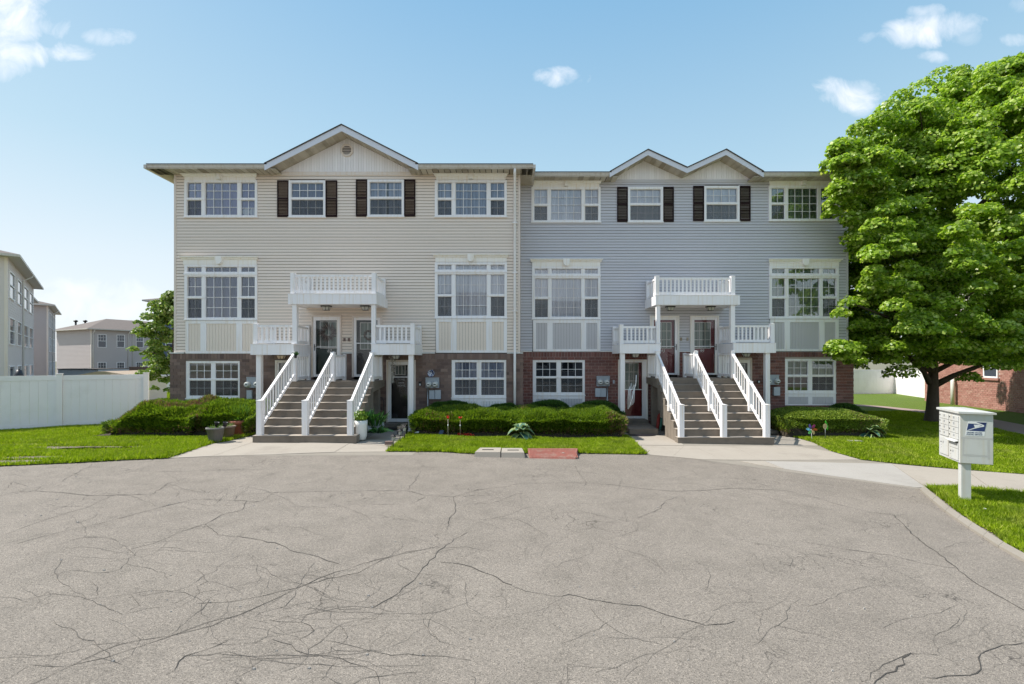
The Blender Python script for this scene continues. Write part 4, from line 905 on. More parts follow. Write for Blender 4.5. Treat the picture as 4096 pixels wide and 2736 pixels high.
hb = [(h[0], h[1], h[2] - (.45 if i < 2 else (.15 if i < 4 else 0)), h[3]) for i, h in enumerate(hb)]
brickwork(HR, YR, XC0, XC1, -.6, zb2, hb, (MT['brick_red'], MT['brick_red_i']), MT['mortar_r'], avoid=[(.2, 3.6, .95), (4.9, 7.4, 1.5), (8.7, 12.4, .8), (6.95, 7.35, 9)])
lm = MB()
for (a, b, c, d) in holes(XC0, XC1, zb2, zb2 + .035, [rect((2598, 2715, 1200, 1500), YR), rect((2758.7, 2873.5, 1200, 1500), YR), (WX(2128, YR), WX(2401, YR), 0, 9), (WX(3075, YR), WX(3352, YR), 0, 9)]): lm.box(a, b, YR - .075, YR + .01, c, d)
lm.build('ledge', MT['trim_white'], HR)
upper_triple(HR, YR, WB1, (2121, 2406, 728, 749), 'curtain', 'glass', 41, sc=.945)
upper_triple(HR, YR, WB2, (3067, 3350, 723, 744), 'curtain_green', 'glass_green', 42, sc=.945)
small_win(HR, YR, SB1, 'curtain', 43, gap=(.6, .63)); small_win(HR, YR, SB2, 'curtain', 44)
for (a, b, o) in ((2468, 2510.5, SB1), (2651.5, 2694, SB1), (2771.4, 2814.5, SB2), (2956.5, 3000, SB2)): shutter(HR, YR, a, b, o[2], o[3])
mid_triple(HR, YR, MB1, (2118.6, 2410, 1038, 1066), 'curtain', 'glass', 45, MT['grey_panel'], 1406, sc=.945)
mid_triple(HR, YR, MB2, (3066, 3362, 1038, 1065), 'curtain_green', 'glass_green', 46, MT['grey_panel'], 1405, dent=True, sc=.945)
ground_win(HR, YR, GB1, None, 51, 'glass_dark', (True, True)); ground_win(HR, YR, GB2, 'curtain_green', 52, 'glass', (False, True), cz=.45)
RP = [(2832, 2858, 1416, 1490)]
door(HR, YR, DD, (2614, 2698, 1280, 1492), 'door_red', (2629, 2688, 1288, 1394), (3, 3), bar=1386, number=('93', 2653, 1404), handle='r', label='oxblood door with house number 93', panels=[(2660, 2690, 1420, 1480)])
door(HR, YR, DE, (2776, 2858, 1280, 1492), 'door_red', (2777, 2846, 1288, 1394), (3, 3), bar=1386, number=('99', 2811, 1404), handle='r', label='oxblood door with house number 99', panels=[(2823, 2852, 1420, 1484)])
door(HR, YR, DF, (2490, 2567, 1450, 1664), 'door_red', (2500, 2556, 1452, 1560), (3, 3), bar=1558, handle='l', label='oxblood ground floor door beside the porch column', panels=[(2530, 2556, 1580, 1642)])
door(HR, YR, DG, (2906, 2988, 1452, 1664), 'door_brown', (2926, 2984, 1455, 1560), (2, 3), handle='l', label='ground floor door behind the right stairs')
Ye2 = YR - .556 + .11; z_e = zt2
gutter(HR, ex1 + .03, 3.43, Ye2, z_e); gutter(HR, 8.84, xr2 + .556, Ye2, z_e)
soffit_flat(HR, ex1 + .03, 3.75, Ye2 - .08, YR, z_e); soffit_flat(HR, 8.5, xr2 + .5, Ye2 - .08, YR, z_e)
MB().box(.72, 3.0, Ye2 - .06, YR - .02, z_e + .01, z_e + .03).build('soffit_board', MT['soffit'], HR)
gable(HR, YR, Ye2, 3.43, z_e + .135, 4.775, 9.625, 6.15, 8.995, z_e + .07, MT['gable'], fh=.18)
gable(HR, YR, Ye2, 6.15, 8.995, 7.52, 9.63, 8.84, z_e + .135, z_e + .07, MT['gable'], fh=.18)
MB().box(3.7, 8.55, YR - .035, YR - .001, z_e - .03, z_e + .068).build('frieze_board', MT['grey_panel'], HR)
for px in (2723, 2749):
    MB().box(WX(px, YR) - .035, WX(px, YR) + .035, YR - .045, YR - .012, WZ(1363, YR), WZ(1350, YR)).build('doorbell_box', MT['soffit'], HR)

# ------------------------------------------------------------------ stairs, railings, balconies
def stairs(x0, x1, Yf, zg, z_top, n, run, Yw, xs0, label):
    t = thing('concrete_stairs', ((x0 + x1) / 2, Yf, zg), label, 'stairs'); r = (z_top - zg) / n
    for i in range(n - 1):
        z = zg + r * (i + 1); y = Yf + run * i; a, b = (x0 - .05, x1 + .12) if i == 0 else (x0, x1)
        s = MB(); zlow = zg - .1 if i < n - 4 else zg + r * (i - 3.2)
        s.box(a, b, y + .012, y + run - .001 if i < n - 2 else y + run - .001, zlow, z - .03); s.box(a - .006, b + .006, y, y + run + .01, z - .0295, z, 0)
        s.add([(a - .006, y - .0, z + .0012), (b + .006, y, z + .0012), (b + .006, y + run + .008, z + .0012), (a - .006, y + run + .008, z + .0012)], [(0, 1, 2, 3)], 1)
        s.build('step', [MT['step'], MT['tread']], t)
    y = Yf + run * (n - 1)
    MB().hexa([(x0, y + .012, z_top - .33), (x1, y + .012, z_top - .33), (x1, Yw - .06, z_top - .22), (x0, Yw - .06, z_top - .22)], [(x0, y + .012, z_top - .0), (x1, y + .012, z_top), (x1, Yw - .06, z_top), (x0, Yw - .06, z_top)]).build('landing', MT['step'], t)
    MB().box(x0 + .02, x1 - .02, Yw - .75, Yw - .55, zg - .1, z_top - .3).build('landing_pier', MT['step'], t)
    return t
def post(x, y, z0, z1, w, par, cap=True):
    m = MB().box(x - w/2, x + w/2, y - w/2, y + w/2, z0, z1 - (.03 if cap else 0))
    if cap:
        c = w/2 + .008; zc = z1 - .03; m.box(x - c, x + c, y - c, y + c, zc + .0005, zc + .012); m.add([(x - c + .004, y - c + .004, zc + .0125), (x + c - .004, y - c + .004, zc + .0125), (x + c - .004, y + c - .004, zc + .0125), (x - c + .004, y + c - .004, zc + .0125), (x, y, z1)], [(0,1,4), (1,2,4), (2,3,4), (3,0,4), (3,2,1,0)])
    return m.build('post', MT['white'], par)
def rail_run(par, p0, p1, ht, hb, spacing=.118, bw=.038, w=.05, flat=False, bwide=None):
    """p0,p1: points at the foot line; ht/hb heights of top and bottom rails over it"""
    p0 = Vector(p0); p1 = Vector(p1); up = Vector((0, 0, 1))
    MB().bar(p0 + up * ht, p1 + up * ht, w + .02, .065).build('top_rail', MT['white'], par)
    MB().bar(p0 + up * hb, p1 + up * hb, w - .005, .09).build('bottom_rail', MT['white'], par)
    L = (Vector((p1.x, p1.y)) - Vector((p0.x, p0.y))).length; n = max(1, int(round(L / spacing)) - 1); d = (p1 - p0)
    dx = Vector((d.x, d.y, 0)).normalized(); ang = math.atan2(dx.y, dx.x); bwd = bwide or bw
    for i in range(n):
        q = p0 + d * ((i + 1) / (n + 1)); sl = d.z / L
        hx = dx * bwd / 2; hn = Vector((-dx.y, dx.x, 0)) * .016
        b = [q - hx - hn, q + hx - hn, q + hx + hn, q - hx + hn]; b = [v + up * (hb - .002) for v in b]; tt = [v + up * (ht - hb - .062) for v in b]
        for k, s in enumerate((-1, 1, 1, -1)): b[k] = b[k] + up * sl * s * bwd / 2; tt[k] = tt[k] + up * sl * s * bwd / 2
        MB().hexa(b, tt).build('baluster', MT['white'], par)
SL = stairs(-6.97, -4.33, 13.05, 0.0, 1.58, 8, .29, YL, -6.97, 'left concrete stairs, two flights rising to the green and brown doors')
SR = stairs(4.85, 7.47, 13.95, -.20, 1.637, 9, .268, YR, 4.85, 'right concrete stairs, two flights rising to the red doors 93 and 99')
def stair_rail(x, xt, y0, z0, y1, z1, Yw, label, mid=False, back=True, wall_post=True):
    t = thing('stair_railing', (x, y0, z0), label, 'railing', 'white stair railings'); H_ = .97
    post(x, y0, z0, z0 + H_, .145, t); ztop = z1 + (.93 if back else .93)
    post(xt, y1, z1, ztop, .12, t)
    if mid:
        ym, zm = (y0 + y1) / 2 - .12, None; f = (ym - y0) / (y1 - y0); xm = x + (xt - x) * f; zm = z0 + (z1 - z0) * f
        post(xm, ym, zm - .06, zm + .88, .12, t)
        rail_run(t, (x, y0 + .075, z0 + .02), (xm, ym - .06, zm - .06), .90, .22, .15); rail_run(t, (xm, ym + .06, zm + .02), (xt, y1 - .06, z1 - .04), .86, .20, .15)
    else: rail_run(t, (x, y0 + .075, z0 + .04), (xt, y1 - .06, z1 - .02), .90, .24, .145)
    rail_run(t, (xt, y1 + .06, z1), (xt, Yw - .42, z1), .84, .14, .135, w=.045); post(xt, Yw - .36, z1, z1 + .87, .1, t)
    return t
for x, xt, la in ((-6.875, -6.80, 'left railing of the left stairs, beside the terracotta pots'), (-5.64, -5.60, 'middle railing between the two flights of the left stairs'), (-4.41, -4.38, 'right railing of the left stairs, beside the white planter')):
    stair_rail(x, xt, 13.18, .197, 15.10, 1.58, YL, la)
for x, xt, la in ((4.93, 4.86, 'left railing of the right stairs, beside the oxblood ground floor door'), (6.17, 6.13, 'middle railing between the two flights of the right stairs'), (7.42, 7.36, 'right railing of the right stairs, beside the clipped hedge')):
    stair_rail(x, xt, 14.08, .0, 16.12, 1.637, YR, la, mid=True)
def column(par, x, y, z0, z1, w=.135, flutes=True):
    m = MB().box(x - w/2, x + w/2, y - w/2, y + w/2, z0 + .03, z1)
    m.box(x - w/2 - .02, x + w/2 + .02, y - w/2 - .02, y + w/2 + .02, z0, z0 + .0295)
    if flutes:
        for k in (-1, 0, 1): m.box(x + k * w * .3 - .012, x + k * w * .3 + .012, y - w/2 - .006, y - w/2 - .0005, z0 + .06, z1 - .04)
    return m.build('column', MT['white'], par)
def deck(name, label, cat, x0, x1, Yf, Yw, z0, z1, cols, posts, rails, ht, group=None, soff=True):
    t = thing(name, ((x0 + x1) / 2, Yf, z0), label, cat, group)
    b = MB(); b.box(x0, x1, Yf, Yf + .03, z0, z1); b.box(x0, x0 + .03, Yf + .0305, Yw - .016, z0, z1); b.box(x1 - .03, x1, Yf + .0305, Yw - .016, z0, z1)
    b.box(x0 - .012, x1 + .012, Yf - .012, Yf + .03, z1 + .0005, z1 + .012); b.build('fascia', MT['white'], t)
    MB().box(x0 + .031, x1 - .031, Yf + .031, Yw - .016, z1 - .06, z1 - .03).build('deck_floor', MT['trim_white'], t)
    n = int((x1 - x0 - .07) / .115); me = MB().box(-.5, .5, -.5, .5, -.5, .5).mesh('ceiling_board', MT['gable'])
    for i in range(n):
        a = x0 + .034 + (x1 - x0 - .068) * i / n + .003; c = x0 + .034 + (x1 - x0 - .068) * (i + 1) / n - .003
        place_box('ceiling_board', me, t, ((a + c) / 2, (Yf + Yw) / 2 + .01, z0 + .03), (c - a, Yw - Yf - .08, .012))
    MB().box(x0 + .031, x1 - .031, Yf + .031, Yw - .016, z0 + .04, z0 + .05).build('ceiling_backing', MT['soffit'], t)
    for c in cols: column(t, *c)
    for p in posts: post(p[0], p[1], z1 + .013, p[2] if len(p) > 2 else z1 + ht + .07, .13, t)
    for (a, b_, k) in rails: rail_run(t, (a[0], a[1], z1), (b_[0], b_[1], z1), ht, .13, .132, bwide=.055)
    return t
yf = 15.15; yc = yf + .12
# left house: upper balcony and two porch roofs
deck('balcony', 'wide upper balcony over the green and brown doors of the beige house', 'balcony', -7.03, -4.25, yf, YL, 4.0, 4.32, [(-6.85, yc, 2.755, 3.998, .14, False), (-4.37, yc, 2.755, 3.998, .125, False)],
     [(-6.92, yc), (-4.36, yc), (-4.36, YL - .1), (-6.92, YL - .1)], [((-6.85, yc), (-4.43, yc), 0), ((-4.36, yc + .07), (-4.36, YL - .17), 0), ((-6.92, yc + .07), (-6.92, YL - .17), 0)], .62)
deck('porch_roof', 'left porch roof of the beige house with white railing, over the pale door', 'porch', -8.21, -6.855, yf, YL, 2.41, 2.74, [(-7.99, yc + .02, -.02, 2.408, .15)],
     [(-8.10, yc), (-6.93, YL - .1), (-8.10, YL - .1)], [((-8.03, yc), (-6.93, yc), 0), ((-6.86, yc + .07), (-6.92, YL - .17), 0), ((-8.10, yc + .07), (-8.10, YL - .17), 0)], .61)
deck('porch_roof', 'right porch roof of the beige house with white railing, over the glazed storm door', 'porch', -4.42, -3.06, yf, YL, 2.41, 2.74, [(-3.19, yc + .02, .0, 2.408, .15)],
     [(-3.14, yc), (-3.14, YL - .1), (-4.35, YL - .1)], [((-4.30, yc), (-3.21, yc), 0), ((-3.14, yc + .07), (-3.14, YL - .17), 0), ((-4.34, yc + .07), (-4.34, YL - .17), 0)], .61)
yf = 16.2; yc = yf + .12
deck('balcony', 'wide upper balcony over the two red doors of the grey house', 'balcony', 4.82, 7.65, yf, YR, 4.10, 4.41, [(4.93, yc, 2.80, 4.098, .125, False), (7.44, yc, 2.83, 4.098, .14, False)],
     [(4.90, yc), (7.45, yc), (4.90, YR - .1), (7.53, YR - .1)], [((4.97, yc), (7.38, yc), 0), ((4.90, yc + .07), (4.90, YR - .17), 0), ((7.50, yc + .07), (7.53, YR - .17), 0)], .62)
deck('porch_roof', 'left porch roof of the grey house with white railing, over the oxblood ground floor door', 'porch', 3.62, 4.985, yf, YR, 2.47, 2.78, [(3.73, yc + .02, .06, 2.468, .15)],
     [(3.69, yc), (3.69, YR - .1), (4.90, YR - .1)], [((3.76, yc), (4.85, yc), 0), ((3.69, yc + .07), (3.69, YR - .17), 0), ((4.91, yc + .07), (4.91, YR - .17), 0)], .61)
deck('porch_roof', 'right porch roof of the grey house with white railing, beside the maple', 'porch', 7.43, 8.86, yf, YR, 2.49, 2.81, [(8.62, yc + .02, -.1, 2.488, .15)],
     [(8.78, yc), (7.50, YR - .1), (8.78, YR - .1)], [((7.52, yc), (8.71, yc), 0), ((7.50, yc + .07), (7.50, YR - .17), 0), ((8.78, yc + .07), (8.78, YR - .17), 0)], .61)
# porch slabs and thresholds
t = thing('porch_step', (-3.7, 16.1, 0), 'low concrete threshold under the glazed storm door', 'step'); MB().box(-4.25, -3.25, 16.0, YL - .06, -.05, .125).build('slab', MT['step'], t)
t = thing('porch_step', (4.1, 16.2, -.15), 'concrete door step under the oxblood ground floor door', 'step')
MB().hexa([(3.78, 15.55, -.25), (4.72, 15.55, -.25), (4.84, YR - .06, -.25), (3.78, YR - .06, -.25)], [(3.79, 15.56, .025), (4.71, 15.56, .025), (4.83, YR - .06, .025), (3.79, YR - .06, .025)]).build('slab', MT['step'], t)
MB().box(3.80, 4.78, 16.9, YR - .061, .026, .14).build('threshold', MT['step'], t)
MB().box(3.55, 3.92, 15.9, 16.44, -.2, .055).build('plinth', MT['brick_red'], t) if False else None
t = thing('plinth', (3.72, 16.3, -.15), 'rusty brown block under the porch column by the oxblood door', 'plinth'); MB().box(3.58, 3.776, 15.95, 16.5, -.25, .055).build('block', MT['brick_brown'], t)
t = thing('plinth', (8.62, 16.3, -.2), 'concrete block under the porch column by the clipped hedge', 'plinth'); MB().box(8.42, 8.85, 16.0, 16.5, -.35, -.102).build('block', MT['step'], t)
# ceiling lamps
def ceil_lamp(x, y, z, label, warm=False):
    t = thing('ceiling_light', (x, y, z), label, 'porch light', 'porch ceiling lights')
    m = MB().box(x - .15, x + .15, y - .1, y + .1, z - .035, z)
    for sx in (-1, 1):
        for sy in (-1, 1): m.bar((x + sx * .125, y + sy * .085, z - .035), (x + sx * .085, y + sy * .06, z - .14), .014, .012)
    m.bar((x, y - .085, z - .035), (x, y - .06, z - .14), .014, .012)
    m.box(x - .09, x + .09, y - .065, y + .065, z - .155, z - .143); m.build('lamp_frame', MT['black'], t)
    MB().hexa([(x - .078, y - .055, z - .142), (x + .078, y - .055, z - .142), (x + .078, y + .055, z - .142), (x - .078, y + .055, z - .142)], [(x - .115, y - .078, z - .036), (x + .115, y - .078, z - .036), (x + .115, y + .078, z - .036), (x - .115, y + .078, z - .036)]).build('lamp_glass', MT['warm_glass' if warm else 'clear_lamp'], t)
ceil_lamp(-6.06, 15.75, 4.02, 'black porch light on the balcony ceiling over the green door'); ceil_lamp(-4.78, 15.75, 4.02, 'black porch light on the balcony ceiling over the brown door')
ceil_lamp(WX(2681, 16.85), 16.85, 4.12, 'black porch light on the balcony ceiling over the left red door'); ceil_lamp(WX(2842, 16.85), 16.85, 4.12, 'black porch light on the balcony ceiling over the right red door')
ceil_lamp(WX(1125, 15.7), 15.7, 2.43, 'porch light with warm glass left of the left stairs', True); ceil_lamp(WX(1585, 15.8), 15.8, 2.43, 'porch light with a hanging garland over the glazed storm door')
ceil_lamp(WX(2541, 16.9), 16.9, 2.49, 'porch light over the oxblood ground floor door'); ceil_lamp(WX(2985, 16.9), 16.9, 2.51, 'porch light right of the right stairs')
# ================================================================== fences
def fence(path, zt, label, m='fence', h=1.7, plank=.2, capped=True, zg=None, posts=None, group=None, fine=True):
    t = thing('vinyl_fence', (*path[0], 0), label, 'fence', group)
    P = [Vector((*p, 0)) for p in path]
    for i, p in enumerate(P):
        if posts and i in posts: continue
        z = zg(p) if zg else gz(p.x); d = (P[min(i+1, len(P)-1)] - P[max(i-1, 0)]).normalized(); n = Vector((-d.y, d.x, 0)); w = .075
        q = [p - d*w - n*w, p + d*w - n*w, p + d*w + n*w, p - d*w + n*w]; a = MB().hexa([v + Vector((0,0,z-.1)) for v in q], [v + Vector((0,0,z+h+.04)) for v in q])
        w2 = .09; q = [p - d*w2 - n*w2, p + d*w2 - n*w2, p + d*w2 + n*w2, p - d*w2 + n*w2]; a.hexa([v + Vector((0,0,z+h+.0405)) for v in q], [v + Vector((0,0,z+h+.06)) for v in q]); a.build('post', MT[m], t)
    for a, b in zip(P[:-1], P[1:]):
        d = (b - a).normalized(); L = (b - a).length; za, zb_ = (zg(a), zg(b)) if zg else (gz(a.x), gz(b.x)); a1, b1 = a + d * .077, b - d * .077
        zz = lambda q: za + (zb_ - za) * ((q - a).length / L)
        MB().bar(a1 + Vector((0,0,za+h)), b1 + Vector((0,0,zb_+h)), .06, .16).build('top_rail', MT[m], t)
        MB().bar(a1 + Vector((0,0,za+.17)), b1 + Vector((0,0,zb_+.17)), .06, .16).build('bottom_rail', MT[m], t)
        n = max(1, int(round((L - .15) / plank))); nn = Vector((-d.y, d.x, 0)); rest = MB()
        for k in range(n):
            u = a1 + d * ((L - .154) * k / n + .003); v = a1 + d * ((L - .154) * (k + 1) / n - .003); o_ = nn * (.016 + random.uniform(-.001, .001)); z0, z1 = zz(u) + .172, zz(u) + h - .162
            q = [u - o_, v - o_, v + o_, u + o_]; s = MB().hexa([w + Vector((0,0,z0)) for w in q], [w + Vector((0,0,z1)) for w in q]); s.build('plank', MT[m], t)
    return t
fa, fb, fc_ = G(585, 1693), G(238, 1712), G(-130, 1735)
fence([(fa[0], fa[1]), (fb[0], fb[1]), (fc_[0], fc_[1]), (fc_[0] - 2.6, fc_[1] - .8)], 0, 'white vinyl plank fence along the left lawn', h=1.74, plank=.205)
fence([(WX(592, 33), 33), (WX(690, 33), 33), (WX(840, 33.5), 33.5)], 0, 'pale bluish vinyl fence standing farther back in shade beside the young tree', h=1.55, zg=lambda p: -.30)
fence([(WX(3405, 36.5), 36.5), (WX(3579, 37), 37), (WX(3705, 32.5), 32.5)], 0, 'white vinyl fence with slanting tree shadows behind the maple', h=1.85, plank=.25)
fence([fa, (fa[0] + .25, fa[1] + 3.5), (fa[0] + .5, fa[1] + 8)], 0, 'short white vinyl fence run receding from the end post', h=1.7) if False else None

# ================================================================== far houses
def far_house(name, label, corner, d, n, L, D, z0, z1, m, wins, roof_m, over=.6, hip=.32, pitch=.11, group=None, extra=None):
    """corner: near front corner; d: unit direction of the window wall; n: unit outward normal of it"""
    t = thing(name, (corner[0], corner[1], z0), label, 'house', group); C0 = Vector((*corner, 0)); d = Vector((*d, 0)).normalized(); n = Vector((*n, 0)).normalized(); u = Vector((0, 0, 1))
    q = [C0, C0 + d * L, C0 + d * L - n * D, C0 - n * D]
    MB().hexa([v + u * z0 for v in q], [v + u * z1 for v in q]).build('wall', m, t)
    s = MB(); lap(s, q[0][:2], q[1][:2], z0 + .5, z1, pitch, .016, nrm=n); s.build('siding_courses', m, t, kind='stuff')
    s = MB(); lap(s, q[0][:2], q[3][:2], z0 + .5, z1, pitch, .016, nrm=-d); s.build('siding_courses', m, t, kind='stuff')
    s = MB()
    for v in (q[0],): s.hexa([v + n*.03 - d*.03 + u*z0, v + n*.03 + d*.12 + u*z0, v - n*.12 + d*.12 + u*z0, v - n*.12 - d*.03 + u*z0], [v + n*.03 - d*.03 + u*z1, v + n*.03 + d*.12 + u*z1, v - n*.12 + d*.12 + u*z1, v - n*.12 - d*.03 + u*z1])
    s.build('corner_trim', MT['beige_trim'], t)
    e = [q[0] + (n - d) * over, q[1] + (n + d) * over, q[2] + (-n + d) * over, q[3] + (-n - d) * over]; hh = D / 2 * hip; k = min(D / 2, L / 2) * .9
    r0 = (e[0] + e[3]) / 2 + d * k; r1_ = (e[1] + e[2]) / 2 - d * k
    MB().add([v + u * (z1 + .12) for v in e] + [r0 + u * (z1 + .12 + hh), r1_ + u * (z1 + .12 + hh)], [(0,1,5,4), (1,2,5), (2,3,4,5), (3,0,4), (3,2,1,0)]).build('roof', roof_m, t)
    MB().hexa([v + u * (z1 - .02) for v in e], [v + u * (z1 + .118) for v in e]).build('eaves', MT['gutter'], t)
    for (a, b, c0, c1, g) in wins:
        p0, p1 = C0 + d * a, C0 + d * b; w = MB(); f = .07
        def bx(mb, s0, s1, za, zb_, o0, o1): A, B = C0 + d * s0, C0 + d * s1; mb.hexa([A + n*o1 + u*za, B + n*o1 + u*za, B + n*o0 + u*za, A + n*o0 + u*za], [A + n*o1 + u*zb_, B + n*o1 + u*zb_, B + n*o0 + u*zb_, A + n*o0 + u*zb_])
        mid = (c0 + c1) / 2
        for (s0, s1, za, zb_) in ((a, a + f, c0, c1), (b - f, b, c0, c1), (a + f, b - f, c0, c0 + f), (a + f, b - f, c1 - f, c1), (a + f, b - f, mid - .03, mid + .03)): bx(w, s0, s1, za, zb_, .0, .07)
        if g:
            for k_ in range(1, 3): bx(w, a + (b - a) * k_ / 3 - .012, a + (b - a) * k_ / 3 + .012, mid + .03, c1 - f, .021, .04)
            bx(w, a + f, b - f, (mid + c1) / 2 - .012, (mid + c1) / 2 + .012, .0205, .039)
        wo_ = w.build('window', MT['white'], t)
        for za, zb_ in ((c0 + f, mid - .03), (mid + .03, c1 - f)):
            pm_ = MB(); bx(pm_, a + f, b - f, za, zb_, .017, .02); pm_.build('pane', MT['far_glass'], wo_)
    if extra: extra(t, C0, d, n, u)
    return t
m, nt = new_mat('far_window_glass'); N = NT(nt); b = N.n('ShaderNodeBsdfPrincipled', {'Base Color': (.035, .045, .07, 1), 'Roughness': .06, 'Specular IOR Level': .8}); N.n('ShaderNodeOutputMaterial', {0: b.outputs[0]}); MT['far_glass'] = m
MT['far_beige'] = mat('far_beige_siding', (.52, .47, .42), .6, .05, .6); MT['far_cream'] = mat('far_cream_siding', (.66, .59, .56), .6, .05, .6)
MT['far_grey'] = mat('far_grey_siding', (.38, .38, .42), .6, .05, .6); MT['far_taupe'] = mat('far_taupe_siding', (.46, .41, .40), .6, .05, .6); MT['far_blue'] = mat('far_blue_siding', (.13, .17, .25), .6, .05, .6)
d1 = (-.654, .756); n1_ = (.756, .654)
def pipes(spots, m='gutter'):
    def f(t, C0, d, n, u):
        for s, z0, z1 in spots:
            p = C0 + d * s; MB().tube([p + n * .55 + u * z1, p + n * .5 + u * (z1 - .2), p + n * .07 + u * (z1 - .5), p + n * .07 + u * z0], .05, 6).build('downspout', MT['trim_white'], t)
    return f
def onray(px, C0, d):      # distance along the wall where the photo column px meets it
    r = (px - CX) / FL; return (r * C0[1] - C0[0]) / (d[0] - r * d[1])
C1 = (-30.3, 28.97)
w1 = []
for a, b in ((34, 54), (66, 82), (92, 108), (114, 128)):
    s0, s1 = onray(a, C1, d1), onray(b, C1, d1)
    w1 += [(s0, s1, 6.05, 7.75, False), (s0, s1, 3.2, 4.9, False), (s0, s1, .1, 1.9, False)]
s_end = onray(134, C1, d1)
far_house('apartment_block', 'cream sided three storey block cut by the left edge, nearest of its row', C1, d1, n1_, s_end, 9, -.6, 8.45, MT['far_cream'], w1, MT['roof_far'], extra=pipes([(onray(88, C1, d1), -.3, 8.5)]), pitch=.16)
dv = Vector((*d1, 0)); nv = Vector((*n1_, 0))
def off(C0, s, o): v = Vector((*C0, 0)) + dv * s + nv * o; return (v.x, v.y)
C1b = off(C1, s_end + .02, -.9)
w1b = [(1.0, 2.2, 6.05, 7.75, False), (1.0, 2.2, 3.2, 4.9, False), (3.6, 4.8, 6.05, 7.75, False), (3.6, 4.8, 3.2, 4.9, False)]
far_house('apartment_block', 'recessed middle bay of the left row with lower eaves', C1b, d1, n1_, 11.5, 9, -.6, 8.2, MT['far_cream'], w1b, MT['roof_far'], over=.5, extra=pipes([(5.4, -.3, 8.2)]), pitch=.16)
C2 = off(C1, 33.8, .0)
w2 = []
for a in (1.6, 4.2, 8.0, 10.6): w2 += [(a, a + 1.3, 6.05, 7.75, False), (a, a + 1.3, 3.2, 4.9, False), (a, a + 1.3, .3, 2.1, False)]
far_house('apartment_block', 'beige end bay of the left row, farthest of its three bays', C2, d1, n1_, 13.5, 9, -.6, 8.4, MT['far_taupe'], w2, MT['roof_far'], extra=pipes([(6.6, -.3, 8.4)]), pitch=.16)
C3 = (-62.8, 72.0); d3 = Vector((.45, .89)).normalized(); n3 = Vector((.89, -.45))
w3 = []
for (a, b) in ((390, 425), (466, 498), (543, 573)):
    s0, s1 = onray(a, C3, d3), onray(b, C3, d3)
    w3 += [(s0, s1, 4.15 + s0 * .02, 6.15 + s0 * .02, True), (s0, s1, .05, 1.95, True)]
def ex3(t, C0, d, n, u):
    pipes([(onray(512, C3, d3), -.3, 6.8), (onray(530, C3, d3), -.3, 6.8), (.25, -.3, 6.8)])(t, C0, d, n, u)
    for s, k in ((-.5, 8.2), (-2.8, 7.6)): pass
t3 = far_house('apartment_block', 'grey apartment block with brown hipped roof and two rows of white framed windows', C3, d3, n3, 24, 11, -1.5, 6.85, MT['far_taupe'], w3, MT['roof_far'], over=.7, hip=.36, extra=ex3, pitch=.2)
for px, py in ((303, 1280), (341, 1280), (436, 1293), (463, 1293), (580, 1306), (606, 1306)):
    p = W(px, py, 79); MB().tube([p + Vector((0, 0, -2.0)), p + Vector((0, 0, -.35)), ], .13, 8).lathe(p + Vector((0, 0, -.35)), [(.14, 0), (.3, .1), (.3, .22), (.1, .35)], 10).build('roof_vent', MT['black'], t3)
C4 = (WX(626, 51), 51.0)
far_house('apartment_block', 'blue grey block half hidden behind the young tree', C4, (1, .12), (.12, -1), 9, 9, -.6, 8.4, MT['far_blue'], [(.9, 2.2, 6.1, 7.7, False), (.9, 2.2, 3.2, 4.8, False), (3.4, 4.7, 6.1, 7.7, False)], MT['roof_far'], over=.9, extra=pipes([(.2, -.3, 8.4)]))
# low things between the fence and the far block
t = thing('garden_shed', (WX(470, 26), 26, -.3), 'low tan shingled shed roof showing over the white fence', 'shed')
sx0, sx1, sxm = WX(330, 26), WX(590, 26), WX(452, 26)
MB().prism([(sx0, 25, WZ(1507, 26)), (sx1, 25, WZ(1500, 26)), (sxm + .4, 25, WZ(1484, 26)), (sxm, 25, WZ(1484, 26))], (0, 3, 0)).build('roof', MT['tan_roof'], t)
MB().box(sx0 + .25, sx1 - .25, 25.2, 27.8, -.5, WZ(1510, 26)).build('wall', MT['far_cream'], t)
MB().prism([(WX(442, 25), 24.9, WZ(1500, 25)), (WX(546, 25), 24.9, WZ(1496, 25)), (WX(546, 25), 24.9, WZ(1510, 25)), (WX(442, 25), 24.9, WZ(1510, 25))], (0, .08, 0)).build('gutter', MT['white'], t)
t = thing('storage_container', (WX(310, 48), 48, -.4), 'pale blue flat topped container behind the white fence', 'container')
MB().box(WX(232, 48), WX(393, 48), 48, 52, -.6, WZ(1478, 48)).build('body', MT['metal_light'], t); MB().box(WX(231, 48), WX(394, 48), 47.9, 52.1, WZ(1478, 48), WZ(1475, 48)).build('lid', MT['roof'], t)
t = thing('brick_wall', (WX(570, 45), 45, -.4), 'low dark red brick wall below the far block, left of the young tree', 'wall')
MB().box(WX(516, 45), WX(625, 45), 45, 45.4, -.6, WZ(1467, 45)).build('wall', MT['brick_brown'], t)
t = thing('grill_cover', (WX(76, 24), 24, 0), 'black covered garden grill behind the left fence', 'grill')
MB().lathe((WX(76, 24), 24, -.3), [(.34, 0), (.33, 1.2), (.28, 1.55), (.16, 1.85), (.1, 2.06)], 10).build('cover', MT['plastic_black'], t)
for i, (px, la) in enumerate(((411, 'left one of two dark barrel shapes behind the fence'), (432, 'right one of two dark barrel shapes behind the fence'))):
    t = thing('trash_bin', (WX(px, 40), 40, 0), la, 'bin', 'dark bins behind the fence'); MB().lathe((WX(px, 40), 40, -.4), [(.2, 0), (.22, 1.3), (.17, 1.6), (.05, 1.72)], 10).build('bin_body', MT['door_brown'], t)

